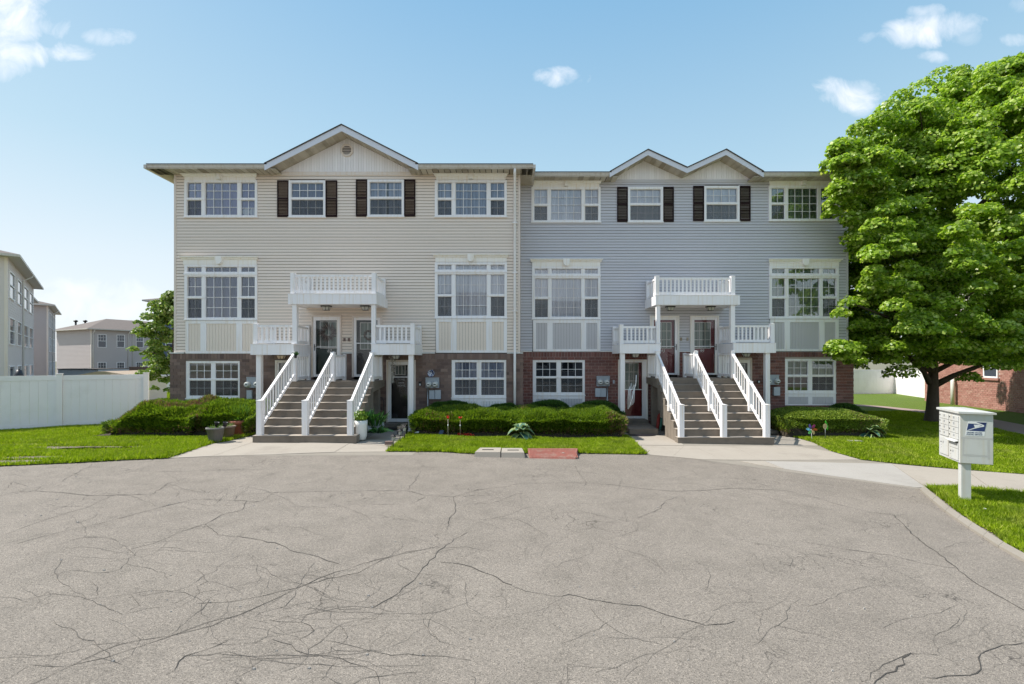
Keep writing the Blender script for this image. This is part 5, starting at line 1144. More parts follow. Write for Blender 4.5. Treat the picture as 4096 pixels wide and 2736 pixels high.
# brick house at the right edge
t = thing('brick_house', (25.2, 26, -.35), 'pink red brick house side at the right edge with a white vent pipe', 'house')
A = Vector((26.0, 30.4, 0)); B = Vector((23.6, 18.0, 0)); d = (B - A).normalized(); n = Vector((d.y, -d.x, 0)); n = n if n.x < 0 else -n; u = Vector((0, 0, 1)); L = (B - A).length
q = [A, B, B - n * 9, A - n * 9]; MB().hexa([v + u * -.6 for v in q], [v + u * 2.6 for v in q]).build('mortar_wall', mat('pink_mortar', (.40, .33, .30), .9, .1, 8), t)
MB().hexa([v + u * 2.61 for v in q], [v + u * 8.2 for v in q]).build('upper_wall', MT['far_beige'], t)
s = MB(); lap(s, A[:2], B[:2], 2.65, 8.2, .104, .014, nrm=n); s.build('siding_courses', MT['far_beige'], t, kind='stuff')
e = [A + n * .5 - d * .5, B + n * .5 + d * .5, B - n * 9.5 + d * .5, A - n * 9.5 - d * .5]
MB().add([v + u * 8.25 for v in e] + [(e[0] + e[3]) / 2 + d * 3 + u * 10, (e[1] + e[2]) / 2 - d * 3 + u * 10], [(0,1,5,4), (1,2,5), (2,3,4,5), (3,0,4), (3,2,1,0)]).build('roof', MT['roof_far'], t)
wa, wb = onray(3937, (26.0, 30.4), (d.x, d.y)), onray(3995, (26.0, 30.4), (d.x, d.y))
rest = MB(); items = []; z = -.35; r = 0
while z < 2.58:
    x = -.12 * (r % 2)
    while x < L:
        a, b = max(x, 0), min(x + .225, L)
        if b - a > .04 and not (wa < (a + b) / 2 < wb and z > 1.15): items.append((a, b, z, z + .092))
        x += .237
    z += .103; r += 1
items.sort(key=lambda k: (abs(k[2] - .3) * 1.2 - k[0] * .12)); bw = bpy.data.objects['mortar_wall']; unit_b = None
for i, (a, b, z0, z1) in enumerate(items):
    def bk(mb): P0, P1 = A + d * a, A + d * b; o = .012 + random.uniform(-.003, .003); mb.hexa([P0 + n*o + u*z0, P1 + n*o + u*z0, P1 + u*z0, P0 + u*z0], [P0 + n*o + u*z1, P1 + n*o + u*z1, P1 + u*z1, P0 + u*z1])
    if i < 300: s = MB(); bk(s); s.build('brick', MT['brick_pink'], bw)
    else: bk(rest)
rest.build('brick_courses', MT['brick_pink_i'], bw, kind='stuff')
def wbx(mb, s0, s1, za, zb_, o0, o1): P0, P1 = A + d * s0, A + d * s1; mb.hexa([P0 + n*o1 + u*za, P1 + n*o1 + u*za, P1 + n*o0 + u*za, P0 + n*o0 + u*za], [P0 + n*o1 + u*zb_, P1 + n*o1 + u*zb_, P1 + n*o0 + u*zb_, P0 + n*o0 + u*zb_]); return mb
w = MB()
for s0, s1, za, zb_ in ((wa, wa + .07, 1.32, 2.4), (wb - .07, wb, 1.32, 2.4), (wa + .07, wb - .07, 1.32, 1.4), (wa + .07, wb - .07, 2.32, 2.4), (wa + .07, wb - .07, 1.83, 1.89)): wbx(w, s0, s1, za, zb_, .013, .06)
w = w.build('window', MT['white'], t); wbx(MB(), wa + .07, wb - .07, 1.4, 2.32, .016, .02).build('pane', MT['far_glass'], w); wbx(MB(), wa - .1, wb + .1, 1.2, 1.315, .013, .09).build('sill', MT['brick_pink'], w)
vx = A + d * (L * .225) + n * .22
t = thing('vent_pipe', (vx.x, vx.y, gz(vx.x)), 'white hooked vent pipe standing against the pink brick wall', 'pipe')
MB().tube([vx + u * -.35, vx + u * 1.0, vx + u * 1.12 - d * .03, vx + u * 1.17 - d * .12, vx + u * 1.12 - d * .22, vx + u * 1.0 - d * .24], [.1, .1, .1, .1, .1, .1], 12).build('pipe', MT['white_pot'], t)

# ================================================================== trees
def limb(mb, pts, r0, r1, n=9):
    k = len(pts); mb.tube(pts, [r0 + (r1 - r0) * (i / (k - 1)) ** .8 for i in range(k)], n)
def crown_mesh(name, clumps, per, size, m, par, up=.75, flat=.42):
    Ps = []; Ns = []; Sz = []
    for (c, r) in clumps:
        k = int(per * (max(r, .55) ** 1.6)) if r > .33 else int(per * r * .45); dirs = unit(rng.normal(size=(k, 3))); dirs[:, 2] = np.abs(dirs[:, 2]) * .9 - .25
        rad = r * rng.uniform(.35, 1.0, (k, 1)) ** .45; p = np.array(c) + dirs * rad * np.array([1, 1, flat * 1.3])
        nrm = unit(dirs * np.array([1, 1, .6]) + np.array([0, 0, up]) + rng.normal(size=(k, 3)) * .5)
        Ps.append(p); Ns.append(nrm); Sz.append(size * rng.uniform(.65, 1.25, k))
    return np_mesh(name, leaf_flat(np.vstack(Ps), np.vstack(Ns), np.concatenate(Sz)), 4, m, par, kind='stuff')
MT['maple'] = leaf_mat('maple_leaf', [(0, (.11, .20, .016)), (.4, (.23, .37, .025)), (.8, (.38, .52, .055)), (1, (.64, .70, .28))], .5, .4, .25, .45)
MT['young'] = leaf_mat('young_leaf', [(0, (.09, .17, .02)), (.5, (.16, .26, .04)), (1, (.34, .38, .14))], .4, .45)
MT['far_leaf'] = leaf_mat('far_leaf', [(0, (.012, .03, .012)), (1, (.03, .06, .02))], .2, .6)
TX, TY = 17.4, 20.0; tz = gz(TX)
t = thing('maple_tree', (TX, TY, tz), 'big full maple with bright green leaves at the right', 'tree')
tr = MB()
limb(tr, [(TX, TY, tz - .2), (TX, TY, tz + .1), (TX + .02, TY, tz + .5), (TX + .03, TY - .02, tz + 1.4), (TX + .05, TY, tz + 2.4), (TX + .2, TY, 4.5), (TX + .5, TY - .2, 8), (TX + .9, TY, 12.5)], .33, .05, 14)
tr.v = [(x, y, z) for x, y, z in tr.v]
tr.build('trunk', MT['bark'], t)
zs_ = [(2.45, 3.6), (3.3, 4.9), (4.6, 5.35), (6.0, 5.1), (7.5, 5.5), (9.0, 5.55), (10.4, 4.9), (11.6, 4.15), (12.6, 3.4), (13.6, 2.6), (14.4, 1.9), (15.0, 1.0)]
def rad(z): return float(np.interp(z, [a for a, b in zs_], [b for a, b in zs_]))
clumps = []; LM = random.Random(5)
for i in range(1150):
    z = LM.uniform(2.5, 14.9); a = LM.uniform(0, 2 * math.pi); lob = 1 + .05 * math.sin(3 * a + z * .9) + .05 * math.sin(5 * a - z * 1.7)
    cxx = 17.75 + (z - 2.5) * .10 + max(0, z - 9) * .17; f = LM.uniform(.74, 1.0) if LM.random() < .88 else LM.uniform(.2, .65)
    R_ = rad(z) * lob * f * (.94 if i % 9 else 1.05); p = (cxx + math.cos(a) * R_ * 1.0, TY - .2 + math.sin(a) * R_ * .86, z + LM.uniform(-.3, .3) - (.35 if f > .9 and z < 6 else 0))
    if p[1] > 21.5 and p[0] > 23.4: continue
    if z < 3.3 and f < .5: continue
    if p[1] > 22.3 and p[0] > 19.5: continue
    if z > 9: p = (p[0] + (p[2] - 9) * .05, p[1], 9 + (p[2] - 9) * .82)
    clumps.append((p, LM.uniform(.42, .85) * (.8 if z > 12.5 else 1)))
for k in range(75):
    q = W(LM.uniform(3480, 4120), LM.uniform(820, 1400), LM.uniform(14.9, 16.0)); clumps.append((tuple(q), LM.uniform(.3, .5)))
for k in range(46):
    q = W(LM.uniform(3360, 3530), LM.uniform(600, 780), LM.uniform(15.7, 16.3)); clumps.append((tuple(q), LM.uniform(.28, .42)))
for poly, nn_, ya, yb in (([(3320, 640), (3350, 560), (3500, 450), (3700, 350), (3850, 800), (3750, 1080), (3520, 1060), (3450, 1000), (3360, 900), (3320, 800)], 130, 16.5, 18.6),
                          ([(3860, 1330), (4150, 1320), (4150, 1460), (4000, 1480), (3860, 1460)], 30, 17.2, 18.0),
                          ([(3310, 1400), (3400, 1310), (3345, 1250), (3450, 1180), (3560, 1080), (3800, 1150), (3850, 1450), (3640, 1470), (3480, 1430)], 90, 16.7, 18.6)):
    P_ = np.array([(LM.uniform(3280, 4160), LM.uniform(340, 1500)) for _ in range(3500)]); P_ = P_[in_poly(P_, poly)][:nn_]
    for (px, py) in P_:
        q = W(px, py, LM.uniform(15.9, 16.6) if px < 3430 else LM.uniform(ya, yb) + (px - 3300) / 900); clumps.append(((q.x, q.y, q.z), LM.uniform(.35, .6)))
# named boughs read from the photograph: lower left sprays and the tip sprays
for (px, py, Y, r) in [(3330, 1405, 16.6, .35), (3380, 1420, 16.7, .4), (3290, 1395, 16.6, .25), (3560, 1470, 17.8, .6), (3290, 830, 16.5, .35), (3300, 740, 16.5, .4), (3340, 610, 16.5, .4),
                       (3420, 560, 20.5, .7), (3500, 470, 20.8, .6), (3560, 360, 21, .45), (3640, 330, 21, .6), (3720, 280, 21, .6), (3800, 270, 21, .5), (3900, 265, 21, .6), (4010, 255, 21, .6), (4100, 260, 21, .7), (3585, 390, 21, .45), (3880, 1420, 17.2, .6), (3960, 1440, 17, .55), (4050, 1430, 17, .5), (3840, 1490, 17.4, .4), (3930, 1380, 17, .6)]:
    p = W(px + 40, py + 25, Y); clumps.append(((p.x, p.y, p.z), r))
for i in range(330):      # loose sprays standing out of the outline
    z = LM.uniform(3, 14.4); a = LM.uniform(0, 2 * math.pi); R_ = rad(z) * LM.uniform(.97, 1.15); c_ = 17.75 + (z - 2.5) * .10 + max(0, z - 9) * .17; q = (c_ + math.cos(a) * R_, TY - .2 + math.sin(a) * R_ * .86, (9 + (z - 9) * .83 if z > 9 else z) + LM.uniform(0, .3))
    if not (q[1] > 21.5 and q[0] > 19.5): clumps.append((q, LM.uniform(.16, .36)))
for i in range(40):
    X_ = LM.uniform(17.5, 23); clumps.append(((X_, TY + LM.uniform(-1.5, 1), 12.9 + LM.uniform(0, .7) - .06 * (X_ - 20.5) ** 2), LM.uniform(.18, .34)))
lb = MB(); LM2 = random.Random(9)
for (c, r) in LM2.sample(clumps, 46):
    f = min(max((c[2] - 2.6) / 11, 0), 1); s0 = Vector((TX + .05 + f * .7, TY, 1.75 + f * 7.5)); e0 = Vector(c); m0 = s0.lerp(e0, .5) + Vector((0, 0, .35)) + Vector((LM2.uniform(-.3, .3), LM2.uniform(-.3, .3), 0)); limb(lb, [s0, s0.lerp(m0, .5) + Vector((0, 0, .1)), m0, m0.lerp(e0, .6), e0], .12 - f * .05, .015, 6)
limb(lb, [(TX - .1, TY, 1.3), (TX - .5, TY - .2, 1.75), (TX - 1.0, TY - .4, 2.1), (TX - 2.1, TY - .9, 3.0)], .12, .05, 8); limb(lb, [(TX + .1, TY, 1.2), (TX + .6, TY - .3, 1.6), (TX + 1.5, TY - .7, 2.1), (TX + 2.6, TY - 1, 3.1)], .15, .05, 8)
lb.build('limbs', MT['bark'], t, kind='stuff')
crown_mesh('crown', clumps, 600, .112, MT['maple'], t, up=.62, flat=.75)
# dark tree behind the gap, young tree on the left, far trees
def small_tree(X_, Y_, zg, ztop, R, label, m, seed, nc=60, per=200, size=.12, zl=1.6, trunk=.07):
    t = thing('tree', (X_, Y_, zg), label, 'tree'); tb = MB(); limb(tb, [(X_, Y_, zg - .1), (X_ + .05, Y_, zg + 1.5), (X_ - .03, Y_, (zg + ztop) / 2), (X_, Y_, ztop - .4)], trunk, .015, 8)
    r = random.Random(seed); cl = []
    for i in range(nc):
        z = r.uniform(zl, ztop); f = (z - zl) / (ztop - zl); rr = R * (math.sin(math.pi * min(max(f * .86 + .14, 0), 1)) ** .6) * r.uniform(.3, 1.05); a = r.uniform(0, 6.28)
        cl.append(((X_ + math.cos(a) * rr, Y_ + math.sin(a) * rr, z), r.uniform(.35, .6) * max(.6, R / 2.4)))
    for c, _ in r.sample(cl, min(14, nc)): limb(tb, [(X_, Y_, max(zg + 1, c[2] - .8)), tuple((Vector((X_, Y_, c[2] - .3)) + Vector(c)) / 2), c], .03, .008, 5)
    tb.build('trunk', MT['bark'], t); crown_mesh('crown', cl, per, size, m, t, up=.6, flat=.75)
small_tree(WX(694, 22), 22, -.1, 5.3, 1.45, 'young light green tree at the left corner of the beige house', MT['young'], 3, nc=190, per=620, size=.105, zl=.9)
small_tree(27.6, 41, -.3, 12.5, 3.4, 'dark tree beyond the white fence, seen in the gap beside the grey house', MT['far_leaf'], 8, nc=170, per=110, size=.3, zl=1.8, trunk=.2)

# ================================================================== hedges
MT['yew'] = leaf_mat('juniper_needles', [(0, (.04, .085, .008)), (.4, (.11, .19, .012)), (.8, (.21, .31, .02)), (1, (.33, .42, .05))], .36, .5, .3)
MT['yew_dark'] = leaf_mat('shrub_leaf', [(0, (.02, .06, .010)), (.5, (.05, .12, .015)), (1, (.09, .18, .025))], .25, .5, .3)
MT['box_leaf'] = leaf_mat('boxwood_leaf', [(0, (.06, .11, .018)), (.5, (.20, .29, .03)), (1, (.36, .44, .08))], .25, .45, .3)
MT['dry'] = leaf_mat('dry_sprig', [(0, (.16, .085, .05)), (.5, (.26, .15, .10)), (1, (.36, .2, .15))], .2, .7, .3)
def hump(name, label, cat, x0, x1, y0, y1, hf, m, n, length=.085, width=.016, dry=None, round_=.35, group=None, under=.12, skirt=0.9):
    """clipped shrub: hf(x,y) gives the top height; sprigs over top and sides"""
    cx_, cy_ = (x0 + x1) / 2, (y0 + y1) / 2; g0 = gz(cx_); t = thing(name, (cx_, y0, g0), label, cat, group)
    def shape(x, y):       # 0..1 inside profile with rounded ends
        ex = np.clip(np.minimum(x - x0, x1 - x) / round_, 0, 1); ey = np.clip(np.minimum(y - y0, y1 - y) / (round_ * .6), 0, 1)
        return np.sqrt(1 - (1 - ex) ** 2) * np.sqrt(1 - (1 - ey) ** 2)
    nx, ny = max(8, int((x1 - x0) / .12)), max(6, int((y1 - y0) / .12)); c = MB(); vs = []; fs = []
    for i in range(nx + 1):
        for j in range(ny + 1):
            x = x0 + .06 + (x1 - x0 - .12) * i / nx; y = y0 + .06 + (y1 - y0 - .12) * j / ny; s = float(shape(np.array([x]), np.array([y]))[0]); vs.append((x, y, gz(x) + max(0.0, hf(x, y) * (.35 + .65 * s) - .05 - random.uniform(0, .04)) if 0 < i < nx and 0 < j < ny else gz(x) - .02))
    for i in range(nx):
        for j in range(ny): a = i * (ny + 1) + j; fs.append((a, a + ny + 1, a + ny + 2, a + 1))
    c.add(vs, fs, 0, True); c.build('twigs', MT['hedge_core'], t)
    H = np.vectorize(hf); k = int(n * .55)
    x = rng.uniform(x0, x1, k); y = rng.uniform(y0, y1, k); s = shape(x, y); z = H(x, y) * (.35 + .65 * s) - rng.exponential(.022, k)
    nz_ = np.stack([(x - cx_) / (x1 - x0) * .5, (y - cy_) / (y1 - y0) * 1.0 - .15, np.full(k, 1.0)], 1); P = [np.stack([x, y, z], 1)]; D = [nz_]
    per = 2 * ((x1 - x0) + (y1 - y0)); k2 = n - k; tpar = rng.uniform(0, 1, k2) ** 1.0
    side = rng.uniform(0, 1, k2); wx = (x1 - x0) * 1.5; tot = wx + 2 * (y1 - y0); sel = side * tot
    X2 = np.where(sel < wx, x0 + (x1 - x0) * rng.uniform(0, 1, k2), np.where(sel < wx + (y1 - y0), x0, x1)); Y2 = np.where(sel < wx, np.where(rng.uniform(0, 1, k2) < .85, y0, y1), y0 + (y1 - y0) * rng.uniform(0, 1, k2))
    # pull corner points inward so that the plan is rounded
    ex = np.clip(round_ - np.minimum(X2 - x0, x1 - X2), 0, None) / round_; Y2 = np.where((sel < wx) & (Y2 <= y0 + .01), y0 + round_ * .6 * (1 - np.sqrt(np.clip(1 - ex ** 2, 0, 1))), Y2)
    hh = H(np.clip(X2, x0 + .05, x1 - .05), np.clip(Y2, y0 + .05, y1 - .05)) * .80; zf = under + (hh - under) * rng.uniform(0, 1, k2) ** .75
    tuck = (1 - zf / np.maximum(hh, .1)) * .16
    nx_ = np.where(X2 <= x0 + .001, -1.0, np.where(X2 >= x1 - .001, 1.0, (X2 - cx_) / (x1 - x0) * .4)); ny_ = np.where(np.abs(nx_) > .9, 0, np.where(Y2 > cy_, 1.0, -1.0))
    X2 = X2 - nx_ * (tuck + rng.exponential(.03, k2)); Y2 = Y2 - ny_ * (tuck + rng.exponential(.03, k2))
    P.append(np.stack([X2, Y2, zf], 1)); D.append(np.stack([nx_, ny_, np.full(k2, .45)], 1))
    P = np.vstack(P); D = unit(np.vstack(D)) + rng.normal(size=(n, 3)) * .42; P[:, 2] += -.0165 * np.clip(P[:, 0] + 5.4, 0, 20)
    mi = np.zeros(n)
    if dry:
        for (dx, dy, dr, pr) in dry: q = np.hypot(P[:, 0] - dx, P[:, 1] - dy) < dr; mi = np.where(q & (rng.uniform(0, 1, n) < pr), 1, mi)
        low = (P[:, 2] - g0) < .28; mi = np.where(low & (rng.uniform(0, 1, n) < .30), 1, mi)
    else:
        low = (P[:, 2] - g0) < .22; mi = np.where(low & (rng.uniform(0, 1, n) < .3), 1, mi)
    np_mesh('foliage', leaf_quads(P, D, length * rng.uniform(.6, 1.3, n), width * rng.uniform(.7, 1.3, n)), 4, [m, MT['dry']], t, kind='stuff', mi=mi)
    return t
def hn(x, y, a=.05): return a * math.sin(x * 3.1 + y * 2) + a * .6 * math.sin(x * 7.3 - y * 5 + 1) + a * .4 * math.sin(x * 13 + 2) * math.cos(y * 9)
hump('juniper_hedge', 'long bright green juniper hedge between the two stairs', 'hedge', -3.05, 3.42, 14.45, 16.0, lambda x, y: .64 + .09 * (y - 14.5) + hn(x, y, .05) + (.05 if x > 1.5 else 0), MT['yew'], 100000, .11, .020, dry=[(3.2, 14.6, .35, .35), (-2.2, 14.5, .5, .12), (.35, 15.5, .16, .5)], round_=.5)
for (a, b, c, d_, h, la) in ((-2.95, -1.15, 15.75, 16.38, .88, 'dark round shrub against the brown brick behind the left end of the long hedge'), (.45, 2.1, 16.1, 17.3, .90, 'dark shrub behind the long hedge under the left red brick window'), (2.2, 3.75, 16.05, 17.25, .93, 'dark shrub at the right end of the long hedge below the meter boxes'), (-1.0, .4, 15.85, 16.38, .84, 'dark low shrub behind the middle of the long hedge')):
    hump('shrub', la, 'shrub', a, b, c, d_, lambda x, y, h=h, a=a, b=b: h - .5 * ((x - (a + b) / 2) / (b - a)) ** 2 + hn(x, y, .02), MT['yew_dark'], 16000, .08, .017, round_=.45)
hump('juniper_hedge', 'large spreading juniper with brown patches left of the terracotta pots', 'hedge', -11.75, -9.3, 13.9, 16.2, lambda x, y: .76 + .07 * (y - 14) + hn(x, y, .10) - .25 * max(0, -10.9 - x), MT['yew'], 60000, .13, .024, dry=[(-10.3, 14.9, .6, .55), (-11.2, 14.5, .5, .4), (-9.9, 15.5, .4, .55), (-11.6, 15.3, .3, .3)], round_=.7)
hump('juniper_hedge', 'rounded green juniper under the left brown brick window, behind the pots', 'hedge', -9.75, -7.75, 14.1, 16.2, lambda x, y: .74 + .09 * (y - 14) + hn(x, y, .06), MT['yew'], 46000, .115, .022, dry=[(-9.3, 14.3, .3, .3)], round_=.6)
hump('boxwood_hedge', 'flat clipped hedge under the right red brick window', 'hedge', 8.75, 12.05, 15.45, 17.2, lambda x, y: .78 + .06 * (y - 15.5) + hn(x, y, .012), MT['box_leaf'], 80000, .05, .03, dry=[(11.5, 15.8, .5, .15)], round_=.9)
hump('shrub', 'low dark shrub behind the clipped hedge at the grey house corner', 'shrub', 11.2, 12.3, 16.7, 17.4, lambda x, y: .93 + hn(x, y, .015), MT['yew_dark'], 9000, .07, .018)
for (nm, la, poly) in (('mulch', 'dark mulch bed under the left junipers', [(-12.3, 13.9), (-9, 13.75), (-7.75, 14.0), (-7.75, 16.5), (-12.3, 16.5)]), ('mulch', 'dark mulch bed under the long hedge', [(-2.9, 14.25), (-1, 14.15), (2, 14.2), (3.4, 14.35), (3.5, 17.4), (-2.5, 16.45)]), ('mulch', 'dark mulch bed under the clipped hedge', [(8.5, 15.85), (9.4, 15.45), (12.4, 15.55), (12.6, 17.4), (8.5, 17.4)])):
    tag(sheet(nm, poly, .032, MT['soil'], kind=None), la, 'mulch bed', kind='stuff')
# retaining edge of the left bed
t = thing('retaining_wall', (-7.9, 14.6, 0), 'low brown block edging of the bed beside the terracotta pot', 'wall')
for i in range(5):
    a = i / 5; b = (i + 1) / 5; P = lambda s: Vector((-8.45 + .75 * s, 13.95 + 2.2 * s, 0))
    p, q = P(a + .01), P(b - .01); nn = Vector((.95, -.32, 0)) * .09; MB().hexa([p - nn, p + nn, q + nn, q - nn], [v + Vector((0, 0, .26 + .05 * i)) for v in (p - nn, p + nn, q + nn, q - nn)]).build('edging_block', MT['brick_brown'], t)

# ================================================================== grass
MT['grass'] = leaf_mat('grass_blade', [(0, (.15, .235, .008)), (.5, (.25, .36, .010)), (.85, (.33, .44, .02)), (1, (.50, .52, .12))], .35, .6, .22, .12)
def dry_grass(m):
    nt = m.node_tree; N = NT(nt); pr = [n for n in nt.nodes if n.type == 'BSDF_PRINCIPLED'][0]; tr_ = [n for n in nt.nodes if n.type == 'BSDF_TRANSLUCENT'][0]
    src = pr.inputs['Base Color'].links[0].from_socket; pos = N.n('ShaderNodeNewGeometry').outputs['Position']
    f = N.ramp(N.noise(pos, .9, 5, .65), [(.48, (0, 0, 0)), (.72, (.6, .6, .6))]); d = N.ramp(N.noise(pos, 3.5, 4, .6), [(.32, (.45, .5, .55)), (.6, (1.1, 1.06, 1))])
    c = N.mix(1.0, N.mix(f, src, (.34, .33, .10, 1)), d, 'MULTIPLY'); N.link(c, pr.inputs['Base Color'])
dry_grass(MT['grass'])
def grass(label, poly, dens, h, excl=(), patches=(), clipy=None):
    xs_ = [p[0] for p in poly]; ys_ = [p[1] for p in poly]; x0, x1, y0, y1 = min(xs_), max(xs_), min(ys_), max(ys_)
    n = int((x1 - x0) * (y1 - y0) * dens); P = np.stack([rng.uniform(x0, x1, n), rng.uniform(y0, y1, n)], 1)
    keep = in_poly(P, poly); px = CX + P[:, 0] * FL / np.maximum(P[:, 1], .5); keep &= (px > -250) & (px < 4350)
    for e in excl: keep &= ~in_poly(P, e)
    for (cx_, cy_, rx, ry, ang) in patches:
        dx, dy = P[:, 0] - cx_, P[:, 1] - cy_; c, s = math.cos(ang), math.sin(ang); q = ((dx * c + dy * s) / rx) ** 2 + ((-dx * s + dy * c) / (ry * 1.7)) ** 2; keep &= ~(q + rng.normal(size=n) * .35 < 1)
    P = P[keep] + rng.normal(size=(int(keep.sum()), 2)) * .022; n = len(P); cl = .75 + .35 * np.sin(P[:, 0] * 2.3 + np.sin(P[:, 1] * 1.9)) * np.sin(P[:, 1] * 2.7 + 1); hh = h * rng.uniform(.45, 1.6, n) * (.5 + .55 * cl)
    z = -.0165 * np.clip(P[:, 0] + 5.4, 0, 20) + .018; a = rng.uniform(0, 2 * np.pi, n); w = .0065 * rng.uniform(.7, 1.6, n) * (1 + P[:, 1] * .045); lean = rng.normal(size=(n, 2)) * .5 * hh[:, None]
    V = np.empty((n, 3, 3)); V[:, 0, 0] = P[:, 0] - np.cos(a) * w; V[:, 0, 1] = P[:, 1] - np.sin(a) * w; V[:, 0, 2] = z; V[:, 1, 0] = P[:, 0] + np.cos(a) * w; V[:, 1, 1] = P[:, 1] + np.sin(a) * w; V[:, 1, 2] = z
    V[:, 2, 0] = P[:, 0] + lean[:, 0]; V[:, 2, 1] = P[:, 1] + lean[:, 1]; V[:, 2, 2] = z + hh
    return tag(np_mesh('grass', V.reshape(-1, 3), 3, MT['grass']), label, 'grass', kind='stuff')
bedL = [(-12.2, 14.0), (-9, 13.9), (-7.75, 14.0), (-7.75, 16.5), (-12.3, 16.5)]; bedM = [(-2.7, 14.4), (-1, 14.3), (2, 14.35), (3.4, 14.5), (3.5, 17.4), (-2.5, 16.45)]; bedR = [(8.6, 15.95), (9.5, 15.6), (12.3, 15.7), (12.5, 17.4), (8.5, 17.4)]
pt = [(*G(330, 1795), 1.6, .13, -.02), (*G(370, 1800), 1.1, .16, .05), (*G(120, 1783), 1.5, .09, 0.06), (*G(110, 1835), .9, .1, .1), (*G(40, 1852), .8, .12, .1), (*G(440, 1750), .6, .08, .1), (*G(560, 1790), .5, .05, .2)]
MT['dirt'] = concrete('bare_dirt', (.15, .125, .09), (.23, .195, .15))
for (cx_, cy_, rx, ry, ang) in pt:
    P_ = []
    for k in range(26):
        a = k * 2 * math.pi / 26; r_ = random.uniform(.75, 1.1); dx, dy = rx * r_ * math.cos(a), ry * 1.9 * r_ * math.sin(a); P_.append((cx_ + dx * math.cos(ang) - dy * math.sin(ang), cy_ + dx * math.sin(ang) + dy * math.cos(ang)))
    sheet('bare_soil', P_, .026, MT['dirt'])
def clip(poly, ymax): return [(x, min(y, ymax)) for x, y in poly]
grass('short green lawn in front of the white fence on the left', clip([(max(p[0], -19), p[1]) for p in LAWN_L], 17.6), 3600, .072, [bedL], pt)
grass('strip of short lawn between the long hedge and the asphalt', clip(LAWN_M, 15.2), 5200, .065, [bedM])
grass('broad short lawn around the maple on the right', clip([(min(p[0], 19.5), p[1]) for p in LAWN_R], 24), 2400, .062, [bedR, [G(3400, 1618), G(3533, 1627), G(3701, 1644), G(3974, 1680), G(4500, 1800), G(4500, 1880), G(4096, 1747), G(3974, 1717), G(3701, 1654), G(3535, 1634), G(3400, 1624)]])
grass('grass verge around the mailbox post', [(min(max(p[0], 3), 12), max(p[1], 3.2)) for p in LAWN_K], 7000, .075)
grass('thin grass at the far side of the left house corner', [(-17, 17.6), (-11.7, 17.6), (-11.7, 33), (-24, 33)], 700, .07)
ew = MB()
# stepping stone in the right lawn, loose leaves
sx, sy = G(3418, 1770); t = thing('paving_stone', (sx, sy, gz(sx)), 'small pale flat stone set in the right lawn', 'paving stone'); MB().hexa([(sx - .2, sy - .1, gz(sx)), (sx + .22, sy - .1, gz(sx)), (sx + .17, sy + .13, gz(sx)), (sx - .19, sy + .13, gz(sx))], [(sx - .19, sy - .09, gz(sx) + .06), (sx + .21, sy - .09, gz(sx) + .06), (sx + .16, sy + .12, gz(sx) + .06), (sx - .18, sy + .12, gz(sx) + .06)]).build('stone', MT['concrete_pale'], t)
for px, py, la in ((3859, 2048, 'fallen yellow leaf on the verge beside the mailbox post'), (3940, 2050, 'pale fallen leaf on the verge right of the mailbox post')):
    x, y = G(px, py); t = thing('fallen_leaf', (x, y, gz(x)), la, 'leaf'); MB().add([(x - .03, y, gz(x) + .06), (x, y - .02, gz(x) + .055), (x + .035, y, gz(x) + .065), (x, y + .025, gz(x) + .07)], [(0, 1, 2, 3)]).prism([(x - .03, y, gz(x) + .058), (x, y - .02, gz(x) + .053), (x + .035, y, gz(x) + .063)], (0, 0, .002)).build('blade', MT['sticker'] if 'pale' in la else mat('yellow_leaf', (.5, .42, .12), .6), t)
# ================================================================== mailbox
MX, MY = 7.655, 8.25; mz = gz(7.7); rz = math.atan2(-.375, .927)
t = thing('cluster_mailbox', (MX, MY, mz), 'pale grey cluster mailbox on a square post at the kerb', 'mailbox', rz=rz)
D_, L_, zb_, zt_ = .44, .80, .70, 1.545
b = MB().box(0, D_, 0, L_, zb_, zt_)
me_b = b.build('cabinet', MT['box_white'], t, local=True)
bv = me_b.modifiers.new('soft_edges', 'BEVEL'); bv.width = .006; bv.segments = 2
MB().add([(-.03, -.03, zt_), (D_ + .03, -.03, zt_), (D_ + .03, L_ + .03, zt_), (-.03, L_ + .03, zt_), (-.03, -.03, zt_ + .035), (D_ + .03, -.03, zt_ + .03), (D_ + .03, L_ + .03, zt_ + .03), (-.03, L_ + .03, zt_ + .035), (.12, .12, zt_ + .06), (D_ - .12, .12, zt_ + .058), (D_ - .12, L_ - .12, zt_ + .058), (.12, L_ - .12, zt_ + .06)],
         [(3,2,1,0), (0,1,5,4), (1,2,6,5), (2,3,7,6), (3,0,4,7), (4,5,9,8), (5,6,10,9), (6,7,11,10), (7,4,8,11), (8,9,10,11)]).build('lid', MT['box_white'], t, local=True)
ps = MB().box(.03, .16, .03, .14, -.1, zb_ - .001); ps.box(-.0, .19, .0, .17, -.02, .03); ps.build('pedestal', MT['box_white'], t, local=True)
fr = MB()
cells = []; H_ = zt_ - zb_
ycols = ((.045, .375), (.405, .755))     # near column, far column
for ci, (ya, yb) in enumerate(ycols):
    z = zt_ - .05 - (0 if ci == 0 else .0)
    for k in range(4): cells.append(('compartment_door', ya, yb, z - .098, z - .004, 'small')); z -= .102
    if ci == 0:
        cells.append(('slot_flap', ya, yb, z - .055, z - .004, 'flap')); cells.append(('compartment_door', ya, yb, z - .155, z - .062, 'plain')); cells.append(('parcel_door', ya, yb, zb_ + .03, z - .162, 'parcel'))
    else: cells.append(('parcel_door', ya, yb, zb_ + .03 + .02, z - .03, 'parcel'))
